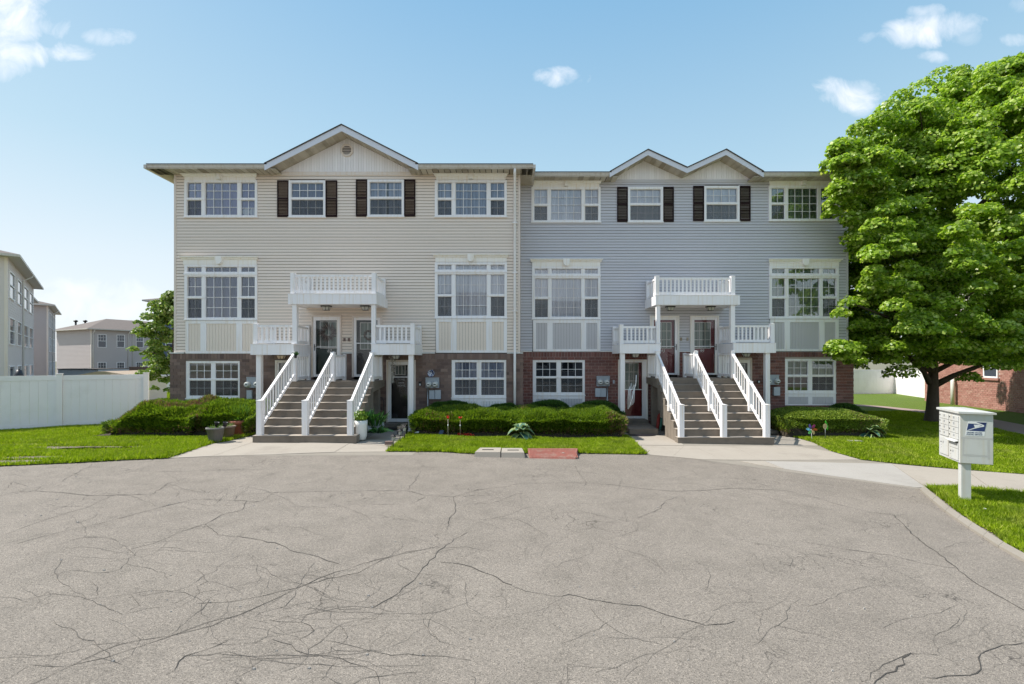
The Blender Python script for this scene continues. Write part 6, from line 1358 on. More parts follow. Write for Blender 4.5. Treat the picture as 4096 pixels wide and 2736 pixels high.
for (nm, ya, yb, z0, z1, kd) in cells:
    if kd == 'flap':
        dd = MB().hexa([(-.06, ya, z0 + .015), (-.003, ya, z0 + .03), (-.003, yb, z0 + .03), (-.06, yb, z0 + .015)], [(-.062, ya, z0 + .022), (-.003, ya, z1), (-.003, yb, z1), (-.062, yb, z0 + .022)]).build(nm, MT['box_white'], t, local=True)
        MB().box(-.0025, -.0005, ya + .01, yb - .01, z0 - .01, z0 + .012).build('mail_slot', MT['black'], dd, local=True); continue
    dd = MB().box(-.012, -.001, ya, yb, z0, z1).build(nm, MT['box_white'], t, local=True); bv = dd.modifiers.new('soft_edges', 'BEVEL'); bv.width = .003; bv.segments = 1
    MB().box(-.0015, -.0004, ya - .005, yb + .005, z0 - .004, z0 - .0005).build('door_gap', MT['cracks'], dd, local=True)
    if kd != 'plain':
        yl = yb - .035 if kd == 'small' else yb - .08; zl = z0 + (z1 - z0) * (.62 if kd == 'small' else .70)
        MB().disc((-.02, yl, zl), .010, 'x', .0075, 10).build('lock', MT['black'], dd, local=True)
        if kd == 'parcel': MB().disc((-.016, yl, zl - .055), .005, 'x', .0035, 8).disc((-.016, yl - .01, zl - .1), .004, 'x', .0035, 8).build('rivet', MT['black'], dd, local=True)
        ym = (ya + yb) / 2 - .02 if kd == 'small' else yl - .075; MB().box(-.0135, -.0125, ym - .018, ym + .014, zl - .018, zl + .022).build('number_plate', MT['steel'], dd, local=True)
# logo on the side facing the camera (local y = 0)
sc = .44 / 425.0; lx = lambda px: .01 + (px - 603) * sc; lz = lambda py: 1.535 - (py - 275) * (.83 / 620)
stk = MB().prism([(lx(700), -.0015, lz(362)), (lx(935), -.0015, lz(362)), (lx(905), -.0015, lz(545)), (lx(655), -.0015, lz(545))], (0, .001, 0)).build('logo_sticker', MT['sticker'], t, local=True)
MB().prism([(lx(700), -.0025, lz(390)), (lx(760), -.0025, lz(392)), (lx(932), -.0025, lz(370)), (lx(908), -.0025, lz(484)), (lx(680), -.0025, lz(480))], (0, .0008, 0)).prism([(lx(800), -.0025, lz(370)), (lx(932), -.0025, lz(369.5)), (lx(900), -.0025, lz(400))], (0, .0007, 0)).build('emblem_field', MT['navy'], stk, local=True)
em = MB().prism([(lx(705), -.0033, lz(364)), (lx(780), -.0033, lz(371)), (lx(850), -.0033, lz(386)), (lx(893), -.0033, lz(402)), (lx(903), -.0033, lz(412)), (lx(896), -.0033, lz(424)), (lx(860), -.0033, lz(430)), (lx(780), -.0033, lz(452)), (lx(692), -.0033, lz(480)), (lx(684), -.0033, lz(478)), (lx(790), -.0033, lz(436)), (lx(872), -.0033, lz(416)), (lx(880), -.0033, lz(411)), (lx(860), -.0033, lz(403)), (lx(800), -.0033, lz(390)), (lx(700), -.0033, lz(388))], (0, .0006, 0))
em.prism([(lx(770), -.0034, lz(402)), (lx(835), -.0034, lz(402)), (lx(872), -.0034, lz(412)), (lx(835), -.0034, lz(423)), (lx(784), -.0034, lz(438))], (0, .0006, 0)); em.build('emblem_bird', MT['sticker'], stk, local=True)
for body, py in (('UNITED STATES', 504), ('POSTAL SERVICE', 527)):
    me = text_mesh('lettering', body, .0285, MT['navy'], .0004, shear=.25, bold=.0004); o = link_mesh('lettering', me, stk); o.location = (lx(775), -.0029, lz(py)); o.rotation_euler = (math.radians(90), 0, 0); o.scale = (.98, 1, 1)
tp = MB()
for (a, b_, c, d) in ((603, 1005, 562, 585), (625, 650, 586, 800), (945, 972, 586, 830), (650, 944, 786, 804)): tp.box(lx(a), lx(b_), -.0012, -.0002, lz(d), lz(c))
tp.build('tape_residue', MT['tape'], t, local=True)
MB().prism([(lx(655), -.0016, lz(588)), (lx(940), -.0016, lz(588)), (lx(945), -.0016, lz(783)), (lx(645), -.0016, lz(783))], (0, .001, 0)).build('blank_notice', MT['box_white'], t, local=True)

# ================================================================== meters, plates, boxes on the brick
def meter(Y, r, dials, lower, pipe, label, group=None):
    X = lambda p: WX(p, Y); Z = lambda p: WZ(p, Y); yb = Y - .055
    t = thing('electric_meter', (X((r[0] + r[1]) / 2), yb, Z(r[3])), label, 'electric meter', group)
    MB().box(X(r[0]), X(r[1]), yb - .13, yb, Z(r[3]), Z(r[2])).box(X(r[0]) - .006, X(r[1]) + .006, yb - .138, yb - .1305, Z(r[2]) - .03, Z(r[2]) + .006).build('cabinet', MT['metal_grey'], t)
    for (dx, dy) in dials:
        q = MB(); c = (X(dx), yb - .131, Z(dy)); q2 = [(.105, 0), (.105, .025), (.085, .04), (.085, .09), (.06, .11)]
        m_ = MB().lathe((0, 0, 0), q2, 20); m_.v = [(c[0] + x, c[1] - z, c[2] + y) for x, y, z in m_.v]; dd = m_.build('meter_dial', MT['clear_lamp'], t)
        MB().disc((c[0], c[1] - .112, c[2]), .055, 'y', .0015, 16).build('dial_face', MT['sticker'], dd); MB().box(c[0] - .04, c[0] + .04, c[1] - .115, c[1] - .1125, c[2] - .02, c[2] + .015).build('register', MT['door_green'], dd)
    for (a, b_, c, d) in lower: MB().box(X(a), X(b_), yb - .10, yb, Z(d), Z(c)).build('breaker_box', MT['metal_light'], t)
    MB().tube([(X(pipe), yb - .04, Z(r[3])), (X(pipe), yb - .04, gz(X(pipe)))], .022, 8).build('conduit', MT['steel'], t)
    return t
meter(YL, (1706, 1759, 1510, 1551), ((1719, 1537), (1744, 1536)), ((1720, 1741, 1560, 1595), (1743, 1765, 1559, 1595)), 1713, 'twin electric meter on brown brick below the blue plate')
meter(YL, (998, 1052, 1508, 1550), ((1003, 1537), (1041, 1536)), ((996, 1016, 1560, 1595),), 1046, 'electric meter half hidden by the column left of the left stairs')
meter(YR, (2384, 2435, 1504, 1544), ((2397, 1528), (2423, 1528)), ((2379, 2400, 1552, 1586), (2401, 2421, 1552, 1586)), 2427, 'twin electric meter on red brick left of the oxblood ground floor door')
meter(YR, (3050, 3105, 1499, 1538), ((3062, 1524), (3096, 1524)), ((3087, 3111, 1547, 1581),), 3058, 'electric meter behind the right porch column of the grey house')
x, z = WX(1726, YL), WZ(1493, YL)
t = thing('wall_plate', (x, YL - .1, z), 'round blue and white patterned plate on top of the meter box', 'plate')
m, nt = new_mat('blue_pattern_china'); N = NT(nt); vv = N.n('ShaderNodeTexVoronoi', {'Vector': N.n('ShaderNodeNewGeometry').outputs['Position'], 'Scale': 45.0}).outputs['Color']
c = N.mix(N.ramp(N.n('ShaderNodeSeparateColor', {0: vv}).outputs[0], [(.45, (0, 0, 0)), (.5, (1, 1, 1))]), (.62, .64, .68, 1), (.05, .08, .25, 1)); N.n('ShaderNodeOutputMaterial', {0: N.n('ShaderNodeBsdfPrincipled', {'Base Color': c, 'Roughness': .2}).outputs[0]}); MT['china'] = m
q = MB().lathe((0, 0, 0), [(.07, 0), (.075, .008), (.118, .022), (.12, .018)], 28); q.v = [(x + a, YL - .09 - c_, z + b_) for a, b_, c_ in q.v]; q.build('plate', MT['china'], t)
def wall_box(name, Y, r, d, m, label, cat, knob=None):
    t = thing(name, (WX((r[0] + r[1]) / 2, Y), Y - .055, WZ(r[3], Y)), label, cat); MB().box(WX(r[0], Y), WX(r[1], Y), Y - .055 - d, Y - .052, WZ(r[3], Y), WZ(r[2], Y)).build('case', MT[m], t)
    if knob: k = (r[0] + r[1]) / 2; MB().box(WX(k - 3, Y), WX(k + 3, Y), Y - .056 - d - .01, Y - .056 - d, WZ(r[3] - 2, Y), WZ(r[3] - 9, Y)).build('button', MT['sticker'], t)
wall_box('doorbell', YL, (1677, 1687, 1526, 1543), .03, 'black', 'black doorbell right of the glazed storm door', 'doorbell', True)
wall_box('doorbell', YR, (2450, 2457, 1520, 1534), .02, 'metal_light', 'pale doorbell left of the oxblood ground floor door', 'doorbell')
wall_box('doorbell', YR, (3026, 3036, 1520, 1532), .03, 'black', 'black doorbell right of the right stairs', 'doorbell', True)
wall_box('junction_box', YL, (1501, 1519, 1561, 1587), .1, 'beige_panel', 'cream junction box in the shade under the left stair landing', 'box')
wall_box('junction_box', YR, (2623, 2640, 1588, 1612), .1, 'trim_white', 'white junction box under the right stair landing', 'box')
wall_box('junction_box', YR, (2589, 2612, 1513, 1536), .1, 'metal_grey', 'grey junction box beside the landing of the right stairs', 'box')
t = thing('hanging_cable', (WX(2640, 17.3), 17.3, .2), 'black cable looping below the white junction box', 'cable'); MB().tube([WW for WW in [Vector((WX(a, 17.2), 17.2, WZ(b_, 17.2))) for a, b_ in ((2628, 1612), (2630, 1622), (2640, 1627), (2650, 1620), (2640, 1637), (2625, 1637), (2605, 1660), (2592, 1664))]], .012, 6).build('cable', MT['black'], t)
t = thing('garden_hose', (WX(1535, 16.3), 16.3, .1), 'dark hose hanging in a loop beside the glazed storm door', 'hose'); MB().tube([Vector((WX(a, 16.35), 16.35, WZ(b_, 16.35))) for a, b_ in ((1502, 1592), (1515, 1588), (1530, 1592), (1535, 1605), (1535, 1650), (1533, 1690), (1520, 1706))], .014, 6).build('hose', MT['black'], t)

# red and green folded chairs leaning below the landing
for (px0, px1, pz, m_, la) in ((2628, 2640, 1638, 'red_fold', 'closed red parasol leaning beside the red ground floor door steps'), (2640, 2652, 1636, 'green_fold', 'closed green parasol leaning under the right stair landing')):
    MT.setdefault('red_fold', mat('faded_red_cloth', (.30, .035, .025), .8, .2, 9)); MT.setdefault('green_fold', mat('faded_green_cloth', (.05, .16, .12), .8, .2, 9))
    t = thing('folded_parasol', (WX(px0, 16.5), 16.5, -.15), la, 'parasol'); a = Vector((WX(px0 + 1, 16.4), 16.4, -.12)); b_ = Vector((WX(px1, 16.9), 16.9, WZ(pz, 16.9)))
    MB().tube([a, a.lerp(b_, .15), a.lerp(b_, .6), a.lerp(b_, .93), b_], [.03, .055, .06, .035, .02], 8).build('cloth', MT[m_], t); MB().tube([a + Vector((0, 0, -.06)), a], .012, 6).build('pole', MT['steel'], t)
# small metal railing ornament before the oxblood door
t = thing('wrought_screen', (4.0, 16.3, .9), 'white scrolled ornament hanging beside the porch column of the grey house', 'ornament')
q = MB(); ox = WX(2512, 16.1)
for k in range(6): q.tube([(ox + k * .04, 16.0, 1.28 - k * .02 + .12 * (k % 3)), (ox + k * .038 - .02, 16.0, 1.0 - k * .03), (ox + k * .03 - .03, 16.0, .62 + k * .03)], .009, 6)
q.tube([(ox - .02, 16.0, .62), (ox + .06, 16.0, .8), (ox + .16, 16.0, 1.15), (ox + .24, 16.0, 1.5), (ox + .25, 16.0, 1.75)], .014, 6); q.tube([(ox + .0, 16.0, 1.3), (ox + .07, 16.0, 1.24), (ox + .12, 16.0, 1.3), (ox + .17, 16.0, 1.42), (ox + .25, 16.0, 1.4)], .012, 6)
q.build('scrollwork', MT['sticker'], t)
# door mats
t = thing('door_mat', (4.2, 15.4, -.15), 'black half round door mat on the walk below the oxblood door step', 'mat'); x0, y0 = 4.05, 15.35
MB().prism([(x0 + .55 * math.cos(k * math.pi / 12), y0 + .12 - .42 * math.sin(k * math.pi / 12) * .8, gz(x0) + .016) for k in range(13)], (0, 0, .012)).build('mat', MT['plastic_black'], t)
t = thing('door_mat', (-3.7, 15.75, .03), 'dark door mat before the glazed storm door', 'mat'); MB().box(-4.1, -3.35, 15.5, 15.95, .016, .028).build('mat', MT['door_brown'], t)
# board and wreaths on the doors
bx_, bz_ = WX(1604, YL - .01), WZ(1531, YL)
t = thing('greeting_board', (bx_, YL + .03, bz_), 'round wooden board lettered HOME SWEET HOME behind the storm door glass', 'sign')
MB().disc((bx_, YL + .035, bz_), .19, 'y', .012, 28).build('disc', mat('weathered_wood', (.10, .085, .075), .8, .3, 12), t)
for bd, dz in (('HOME', .10), ('sweet', 0), ('HOME', -.10)):
    o = link_mesh('lettering', text_mesh('lettering', bd, .085, MT['sticker'], .001), t); o.location = Vector((bx_, YL + .032, bz_ + dz)) - ORIGIN[t.name][0]; o.rotation_euler = (math.radians(90), 0, 0)
def wreath(Y, px, py, R, m_, label, n=240, L=.2, hole=.09):
    c = np.array(W(px, py, Y)); t = thing('wreath', tuple(c), label, 'wreath'); a = rng.uniform(0, 2*np.pi, n); r = hole + rng.uniform(0, R - hole, n) * .5
    P = np.stack([c[0] + np.cos(a) * r, np.full(n, Y) + rng.uniform(0, .03, n), c[2] + np.sin(a) * r], 1); sw = .5; D = np.stack([np.cos(a + sw), rng.normal(size=n) * .1 - .05, np.sin(a + sw)], 1); np_mesh('straw', leaf_quads(P, D, L * rng.uniform(.6, 1.1, n), .018), 4, m_, t, kind='stuff')
MT['straw'] = leaf_mat('brown_feathers', [(0, (.10, .06, .045)), (.6, (.24, .16, .13)), (1, (.5, .42, .38))], .1, .7); MT['straw2'] = leaf_mat('tan_straw', [(0, (.12, .085, .055)), (1, (.24, .17, .11))], .1, .8)
wreath(YL + .045, 1311, 1330, .24, MT['straw'], 'large wreath of brown feather sprays on the green door', 300, .24, .07); wreath(YL + .05, 1475, 1341, .2, MT['straw2'], 'round tan straw wreath on the brown door', 700, .07, .09)
# garland hanging from the porch light over the storm door
gx, gy = WX(1573, 15.9), 15.9; t = thing('garland', (gx, gy, 2.3), 'pale string garland hanging in front of the glazed storm door', 'garland'); n = 240
s = rng.uniform(0, 1, n); P = np.stack([gx - .02 + .08 * (1 - s) * rng.normal(size=n) * .8 + rng.normal(size=n) * .02, gy + rng.normal(size=n) * .02, 2.38 - .85 * s ** 1.3], 1); np_mesh('tassels', leaf_quads(P, rng.normal(size=(n, 3)) * .5 + np.array([0, 0, -.8]), .07, .03), 4, leaf_mat('pale_cord', [(0, (.4, .36, .32)), (1, (.62, .6, .58))], .1, .8), t, kind='stuff')

# ================================================================== pots and plants
def pot(c, r0, r1, h, m_, label, rim=.02, n=24, rim_h=.04, group='planters left of the left stairs'):
    t = thing('plant_pot', (c[0], c[1], c[2]), label, 'plant pot', group); MB().lathe(c, [(r0 * .96, 0), (r0, .01), (r1, h - rim_h), (r1 + rim, h - rim_h), (r1 + rim, h), (r1 - .015, h), (r1 - .02, h - .03)], n).build('pot', MT[m_], t)
    MB().disc((c[0], c[1], c[2] + h - .045), r1 - .015, 'z', .02, 20).build('soil', MT['soil'], t); return t
def blades(name, label, cat, c, R, h, n, m_, w=.016, spread=.5, droop=.15, stem=True, ab=None):
    t = thing(name, c, label, cat); a = rng.uniform(0, 2*np.pi, n); r = R * np.sqrt(rng.uniform(0, 1, n)); P = np.stack([c[0] + np.cos(a) * r, c[1] + np.sin(a) * r, np.full(n, c[2])], 1)
    D = np.stack([np.cos(a) * spread * rng.uniform(0, 1, n), np.sin(a) * spread * rng.uniform(0, 1, n), np.full(n, 1.0)], 1); np_mesh('leaves', leaf_quads(P, D, h * rng.uniform(.5, 1.1, n), w, .2, droop), 4, m_, t, kind='stuff'); return t
MT['pgreen'] = leaf_mat('plant_green', [(0, (.04, .11, .015)), (.6, (.10, .22, .03)), (1, (.2, .32, .07))], .3, .4); MT['deep'] = leaf_mat('glossy_green', [(0, (.012, .05, .012)), (.6, (.03, .12, .02)), (1, (.08, .2, .04))], .2, .25, .2, .8); MT['lime'] = leaf_mat('lime_leaf', [(0, (.10, .2, .02)), (1, (.28, .4, .05))], .35, .4)
gp = G(862, 1770); p1 = (gp[0], gp[1] - .0, .012); pot(p1, .15, .215, .40, 'grey_pot', 'grey tapered pot at the front of the group left of the left stairs')
gp2 = G(906, 1757); p2 = (gp2[0], gp2[1] + .05, .012); pot(p2, .14, .20, .36, 'brown_pot', 'brown clay pot in the middle of the group left of the left stairs')
gp3 = G(953, 1744); p3 = (gp3[0], gp3[1] + .0, .012); pot(p3, .20, .245, .46, 'terracotta', 'large terracotta pot with tall green plant left of the left stairs', rim_h=.1)
blades('pot_plant', 'thin dry grass in the grey pot', 'plant', (p1[0], p1[1], .38), .14, .16, 90, MT['pgreen'], .008, .9); blades('pot_plant', 'thin grass in the brown clay pot', 'plant', (p2[0], p2[1], .35), .13, .18, 90, MT['pgreen'], .008, .9)
blades('pot_plant', 'tall feathery green plant in the terracotta pot', 'plant', (p3[0] - .03, p3[1] + .1, .44), .16, .62, 150, MT['pgreen'], .014, .45, .12); blades('pot_plant', 'spreading fern in the terracotta pot', 'plant', (p3[0] + .08, p3[1] - .03, .44), .14, .28, 160, MT['pgreen'], .02, 1.6, .3)
for (px, py, dx, la) in ((864, 1690, 0, 'left small black tilted nursery cup on a stake over the grey pot'), (898, 1690, .0, 'right small black tilted nursery cup on a stake over the brown pot')):
    Yk = p1[1] + .02; c = W(px, py + 16, Yk); t = thing('nursery_cup', tuple(c), la, 'plant cup'); q = MB().lathe((0, 0, 0), [(.045, 0), (.06, .11), (.066, .125), (.055, .125), (.05, .11)], 16); cs, sn = math.cos(.25), math.sin(.25)
    q.v = [(c.x + x * cs - z * sn * -1, c.y + y, c.z + z * cs - x * sn) for x, y, z in q.v]; q.build('cup', MT['plastic_black'], t); MB().tube([(c.x + .01, c.y, c.z + .01), (c.x, c.y, .36)], .008, 6).build('stake', MT['plastic_black'], t)
# white planter
wp = G(1443, 1764); c = (wp[0] + .0, wp[1], .014); t = thing('plant_pot', c, 'tall white planter with bright leaves at the foot of the left stairs', 'plant pot')
MB().lathe(c, [(.115, 0), (.14, .02), (.165, .12), (.18, .42), (.185, .55), (.165, .55), (.16, .5)], 28).build('pot', MT['white_pot'], t); MB().disc((c[0], c[1], .50), .165, 'z', .02, 20).build('soil', MT['soil'], t)
def leafball(name, label, cat, c, R, n, size, m_, squash=.8):
    t = thing(name, c, label, cat); d = unit(rng.normal(size=(n, 3))); P = np.array(c) + d * R * rng.uniform(.6, 1, (n, 1)) * np.array([1, 1, squash]); np_mesh('leaves', leaf_flat(P, d + rng.normal(size=(n, 3)) * .4 + np.array([0, 0, .3]), size), 4, m_, t, kind='stuff'); return t
leafball('pot_plant', 'mound of lime green leaves in the white planter', 'plant', (c[0], c[1] - .02, .68), .21, 420, .05, MT['lime'])
blades('pot_plant', 'glossy dark green leafy plant behind the white planter', 'plant', (c[0] - .02, c[1] + .35, .42), .2, .62, 90, MT['deep'], .075, .9, .25); blades('pot_plant', 'dark palm like fronds to the right behind the white planter', 'plant', (c[0] + .28, c[1] + .45, .3), .16, .72, 80, MT['deep'], .045, .8, .3)
blades('pot_plant', 'low drooping dark leaves right of the white planter', 'plant', (c[0] + .42, c[1] + .3, .15), .12, .42, 40, MT['deep'], .09, 1.9, .4)
# pumpkins
for (px, py, r, la) in ((1512, 1722, .20, 'larger white ribbed ceramic pumpkin on the walk by the storm door'), (1474, 1728, .11, 'smaller white ribbed pumpkin beside the larger one')):
    gx_, gy_ = G(px, py); t = thing('pumpkin', (gx_, gy_, .014), la, 'pumpkin', 'white pumpkins'); s = r
    MB().lathe((gx_, gy_, .014), [(.02 * s / .2, 0), (s * .8, s * .12), (s, s * .6), (s * .92, s * 1.1), (s * .6, s * 1.45), (s * .15, s * 1.5), (s * .08, s * 1.42)], 60, rib=lambda a: 1 - .09 * abs(math.cos(a * 5.5)) ** 6).build('shell', MT['pumpkin'], t); MB().tube([(gx_, gy_, s * 1.4), (gx_ + .01, gy_, s * 1.75)], [.02, .012], 6).build('stalk', MT['brown_pot'], t)
# hanging green sprig on the porch corner, loose brick
cc = W(1182, 1425, 15.05); t = thing('hanging_plant', tuple(cc), 'small green sprig in a black cup at the porch corner above the left railing', 'plant'); MB().lathe((cc.x, cc.y, cc.z - .06), [(.02, 0), (.04, .02), (.045, .07), (.04, .08)], 10).build('cup', MT['plastic_black'], t)
P = np.array([cc] * 40) + rng.normal(size=(40, 3)) * .01; np_mesh('leaves', leaf_quads(P, rng.normal(size=(40, 3)) * np.array([.5, .4, .3]) + np.array([0, 0, .8]), .16, .035), 4, MT['deep'], t, kind='stuff')
bx2 = G(1571, 1786); t = thing('loose_brick', (*bx2, 0), 'single brown brick lying at the lawn corner beside the lanterns', 'brick'); MB().box(bx2[0] - .2, bx2[0] + .0, bx2[1] - .05, bx2[1] + .06, .014, .10).build('brick_body', MT['brick_brown'], t)

# path lanterns
MT['lens'] = mat('lantern_lens', (.5, .5, .48), .2, .05, 20)
def lantern(px, py, hh, la):
    x, y = G(px, py); z = gz(x) + .02; t = thing('solar_lantern', (x, y, z), la, 'lantern', 'solar lanterns along the walk edge')
    MB().tube([(x, y, z - .05), (x, y, z + hh)], .013, 8).build('stake', MT['black'], t)
    lz_ = z + hh; MB().lathe((x, y, lz_), [(.018, 0), (.035, .012), (.05, .10), (.045, .105)], 6, smooth=False).build('lens', MT['lens'], t)
    q = MB()
    for k in range(6): a_ = k * math.pi / 3; q.bar((x + .036 * math.cos(a_), y + .036 * math.sin(a_), lz_ + .016), (x + .053 * math.cos(a_), y + .053 * math.sin(a_), lz_ + .106), .007, .008)
    q.lathe((x, y, lz_ + .106), [(.075, 0), (.068, .014), (.03, .045), (.012, .055), (.008, .075)], 6, smooth=False); q.build('cap', MT['black'], t)
lantern(1573, 1797, .20, 'front lantern beside the loose brick'); lantern(1600, 1777, .23, 'second lantern from the loose brick'); lantern(1618, 1763, .25, 'third lantern from the loose brick, before the glass box'); lantern(1644, 1744, .27, 'rear lantern at the left end of the long hedge')
gxx = WX(1611, 14.6); t = thing('glass_box', (gxx, 14.6, .02), 'clear glass box standing behind the lanterns', 'glass box')
q = MB().box(gxx - .13, gxx + .13, 14.45, 14.456, .014, .32).box(gxx - .13, gxx - .124, 14.46, 14.7, .014, .32).box(gxx + .124, gxx + .13, 14.46, 14.7, .014, .32).box(gxx - .13, gxx + .13, 14.704, 14.71, .014, .32); q.build('panes', MT['glass_dark'], t)
# solar panels and small signs in the bed
def stake_panel(px, py, la, m1='sticker', tilt=.35, w=.06, h=.11, yaw=0):
    x, y = G(px, py); z = gz(x) + .03; t = thing('solar_light', (x, y, z), la, 'solar light', 'small solar panels in the flower bed'); MB().tube([(x, y, z - .03), (x, y, z + .08)], .007, 6).build('stake', MT['black'], t)
    cy_, sy_ = math.cos(tilt), math.sin(tilt); q = [(x - w + sy_ * .0, y - .02, z + .07), (x + w, y - .02, z + .07), (x + w + .03, y + h * sy_, z + .07 + h * cy_), (x - w + .03, y + h * sy_, z + .07 + h * cy_)]
    q2 = [(a, b_ + .012, c_) for a, b_, c_ in q]; MB().hexa([q[0], q[1], q2[1], q2[0]], [q[3], q[2], q2[2], q2[3]]).build('panel', MT[m1], t)
MT['pv'] = mat('solar_cell', (.03, .045, .09), .2, .1, 40)
stake_panel(1667, 1744, 'tilted pale panel nearest the lanterns'); stake_panel(1763, 1749, 'tilted dark solar panel between the red flowers at the hedge foot', 'pv'); stake_panel(1905, 1745, 'upright grey blue solar panel at the middle of the hedge foot', 'metal_grey', .1); stake_panel(1990, 1738, 'small blue panel half hidden in the hedge', 'metal_grey', .2, .035, .07); stake_panel(2032, 1742, 'dark tilted solar panel left of the big hosta', 'pv', .7)
# red tulip stakes
for (px, py, la) in ((1792, 1674, 'tall stake with a closed red tulip, left of the pair'), (1841, 1674, 'tall stake with an open red flower, right of the pair')):
    Yk = 14.15; x = WX(px, Yk); z1 = WZ(py, Yk); z0 = gz(x); t = thing('flower_stake', (x, Yk, z0), la, 'garden stake', 'red flower stakes before the hedge')
    MB().tube([(x, Yk, z0), (x, Yk, z1)], .006, 6).build('stalk', MT['soffit'], t); MB().lathe((x, Yk, z0 + .36), [(.004, 0), (.018, .02), (.015, .05), (.003, .06)], 8).build('tag', MT['sticker'], t)
    wd = 1 if px < 1800 else 1.5
    for k in range(6): a = k * 1.047; MB().prism([(x, Yk, z1 - .02), (x + .035 * wd * math.cos(a - .5), Yk + .035 * wd * math.sin(a - .5), z1 + .02), (x + .03 * wd * math.cos(a), Yk + .03 * wd * math.sin(a), z1 + .09 / wd), (x + .035 * wd * math.cos(a + .5), Yk + .035 * wd * math.sin(a + .5), z1 + .02)], (.004 * math.cos(a), .004 * math.sin(a), .001)).build('petal', MT['red'], t)
# red bedding flowers
fl = [(1716, 1740), (1755, 1741), (1782, 1745), (1806, 1744), (1824, 1746), (1835, 1748), (1848, 1748), (1866, 1750), (1886, 1750), (1894, 1748), (1952, 1748), (1960, 1745), (1985, 1745), (2015, 1744)]
for i, (px, py) in enumerate(fl):
    x, y = G(px, py + 2); y += .12; z = gz(x) + .03; t = thing('red_flower', (x, y, z), 'small red bedding flower at the foot of the long hedge', 'flower', 'red bedding flowers at the foot of the hedge'); n = 26
    P = np.array([[x, y, z + .05]]) + rng.normal(size=(n, 3)) * np.array([.035, .02, .018]); np_mesh('petals', leaf_flat(P, rng.normal(size=(n, 3)) + np.array([0, -.8, .8]), .035), 4, MT['red'], t, kind='stuff'); MB().tube([(x, y, z - .02), (x, y, z + .05)], .008, 5).build('stem', MT['door_green'], t)
# hostas
MT['hosta'] = leaf_mat('blue_green_hosta', [(0, (.045, .13, .10)), (1, (.09, .21, .16))], .2, .35, .2, .6); MT['hosta_edge'] = leaf_mat('pale_hosta_margin', [(0, (.22, .33, .12)), (1, (.34, .42, .18))], .25, .4, .1, .5)
def hosta(cx_, cy_, lf, la):
    z0 = gz(cx_) + .03; t = thing('hosta', (cx_, cy_, z0), la, 'plant')
    for (ang, tilt, L, Wd, bz) in lf:
        a = math.radians(ang); f = Vector((math.cos(a), math.sin(a), 0)); s = Vector((-math.sin(a), math.cos(a), 0)); u = Vector((0, 0, 1)); tl = math.radians(tilt); base = Vector((cx_, cy_, z0 + bz)) + f * .05
        nr, ns = 8, 6; vs = []; fs = []; mi = []
        for i in range(nr + 1):
            q = i / nr; wd = Wd * math.sin(math.pi * min(q * .93 + .07, 1)) ** .6 * (1 - .25 * q) if i < nr else 0; el = tl - q * 1.25; 
            dist = L * q; pz = L * (math.sin(tl) * q - .55 * q * q * (math.cos(tl) + .3)); px_ = L * q * (math.cos(tl) * .6 + .4 * (1 - q * .2)); 
            for k in range(ns + 1):
                v = (k / ns - .5) * 2; rip = .012 * math.sin(k * 3.1 + q * 5); vs.append(base + f * px_ + s * v * wd + u * (pz + abs(v) ** 1.6 * wd * .45 + rip))
        mb_ = MB()
        for i in range(nr):
            for k in range(ns):
                b0 = i * (ns + 1) + k; fs.append((b0, b0 + 1, b0 + ns + 2, b0 + ns + 1)); mi.append(1 if k in (0, ns - 1) or i == nr - 1 else 0)
        mb_.add(vs, fs, 0, True); mb_.m = mi
        o = mb_.build('leaf', [MT['hosta'], MT['hosta_edge']], t); md = o.modifiers.new('thickness', 'SOLIDIFY'); md.thickness = .003
        MB().tube([(cx_, cy_, z0 - .02), tuple(base)], .01, 5).build('leaf_stalk', MT['pgreen'], t) if False else None
    MB().tube([(cx_, cy_, z0 - .02), (cx_, cy_, z0 + .2)], [.05, .03], 8).build('stem', MT['hosta'], t)
hx = WX(2090, 14.05)
hosta(hx - .05, 14.12, [(195, 25, .42, .14, .22), (215, -5, .36, .15, .12), (260, -20, .36, .14, .12), (300, 10, .36, .15, .16), (330, 5, .4, .13, .18), (350, 25, .42, .12, .24), (240, 40, .3, .13, .26), (285, 45, .3, .14, .26), (320, 55, .3, .12, .3), (60, 65, .3, .12, .28), (110, 60, .3, .12, .28), (160, 55, .3, .12, .28), (0, 50, .32, .12, .26)], 'blue green hosta with pale leaf margins before the long hedge')
hx = WX(3468, 15.6)
hosta(hx, 15.55, [(200, 5, .36, .13, .14), (225, -15, .34, .14, .10), (255, -25, .32, .13, .10), (290, 20, .36, .14, .18), (325, 15, .42, .14, .2), (345, 25, .52, .13, .26), (5, 30, .55, .12, .28), (170, 40, .3, .12, .22), (245, 45, .28, .12, .24), (80, 60, .3, .12, .26), (310, 50, .34, .12, .28)], 'blue green hosta with pale leaf margins before the clipped hedge')
# pinwheels
cols_ = [('violet', (.09, .05, .32)), ('magenta', (.35, .03, .18)), ('orange', (.55, .12, .04)), ('gold', (.55, .4, .2)), ('green', (.12, .45, .12)), ('blue', (.15, .45, .6))]
px_, py_ = 3246, 1713; Yk = 14.75; c0 = W(px_, py_ + 4, Yk); t = thing('pinwheel', (c0.x, Yk, gz(c0.x)), 'rainbow pinwheel in the lawn left of the sunflower ornament', 'pinwheel')
for k, (nm, cl) in enumerate(cols_):
    a = math.radians(115 - k * 60); f = Vector((math.cos(a), -.1, math.sin(a))); s = Vector((-math.sin(a), 0, math.cos(a))); p = [c0 + f * .02, c0 + f * .09 + s * .05 + Vector((0, -.02, 0)), c0 + f * .165 + s * .025, c0 + f * .17 - s * .02, c0 + f * .09 - s * .035]
    MB().prism(p, (0, .006, 0)).build('vane', mat(nm + '_foil', cl, .3, .1, 9), t)
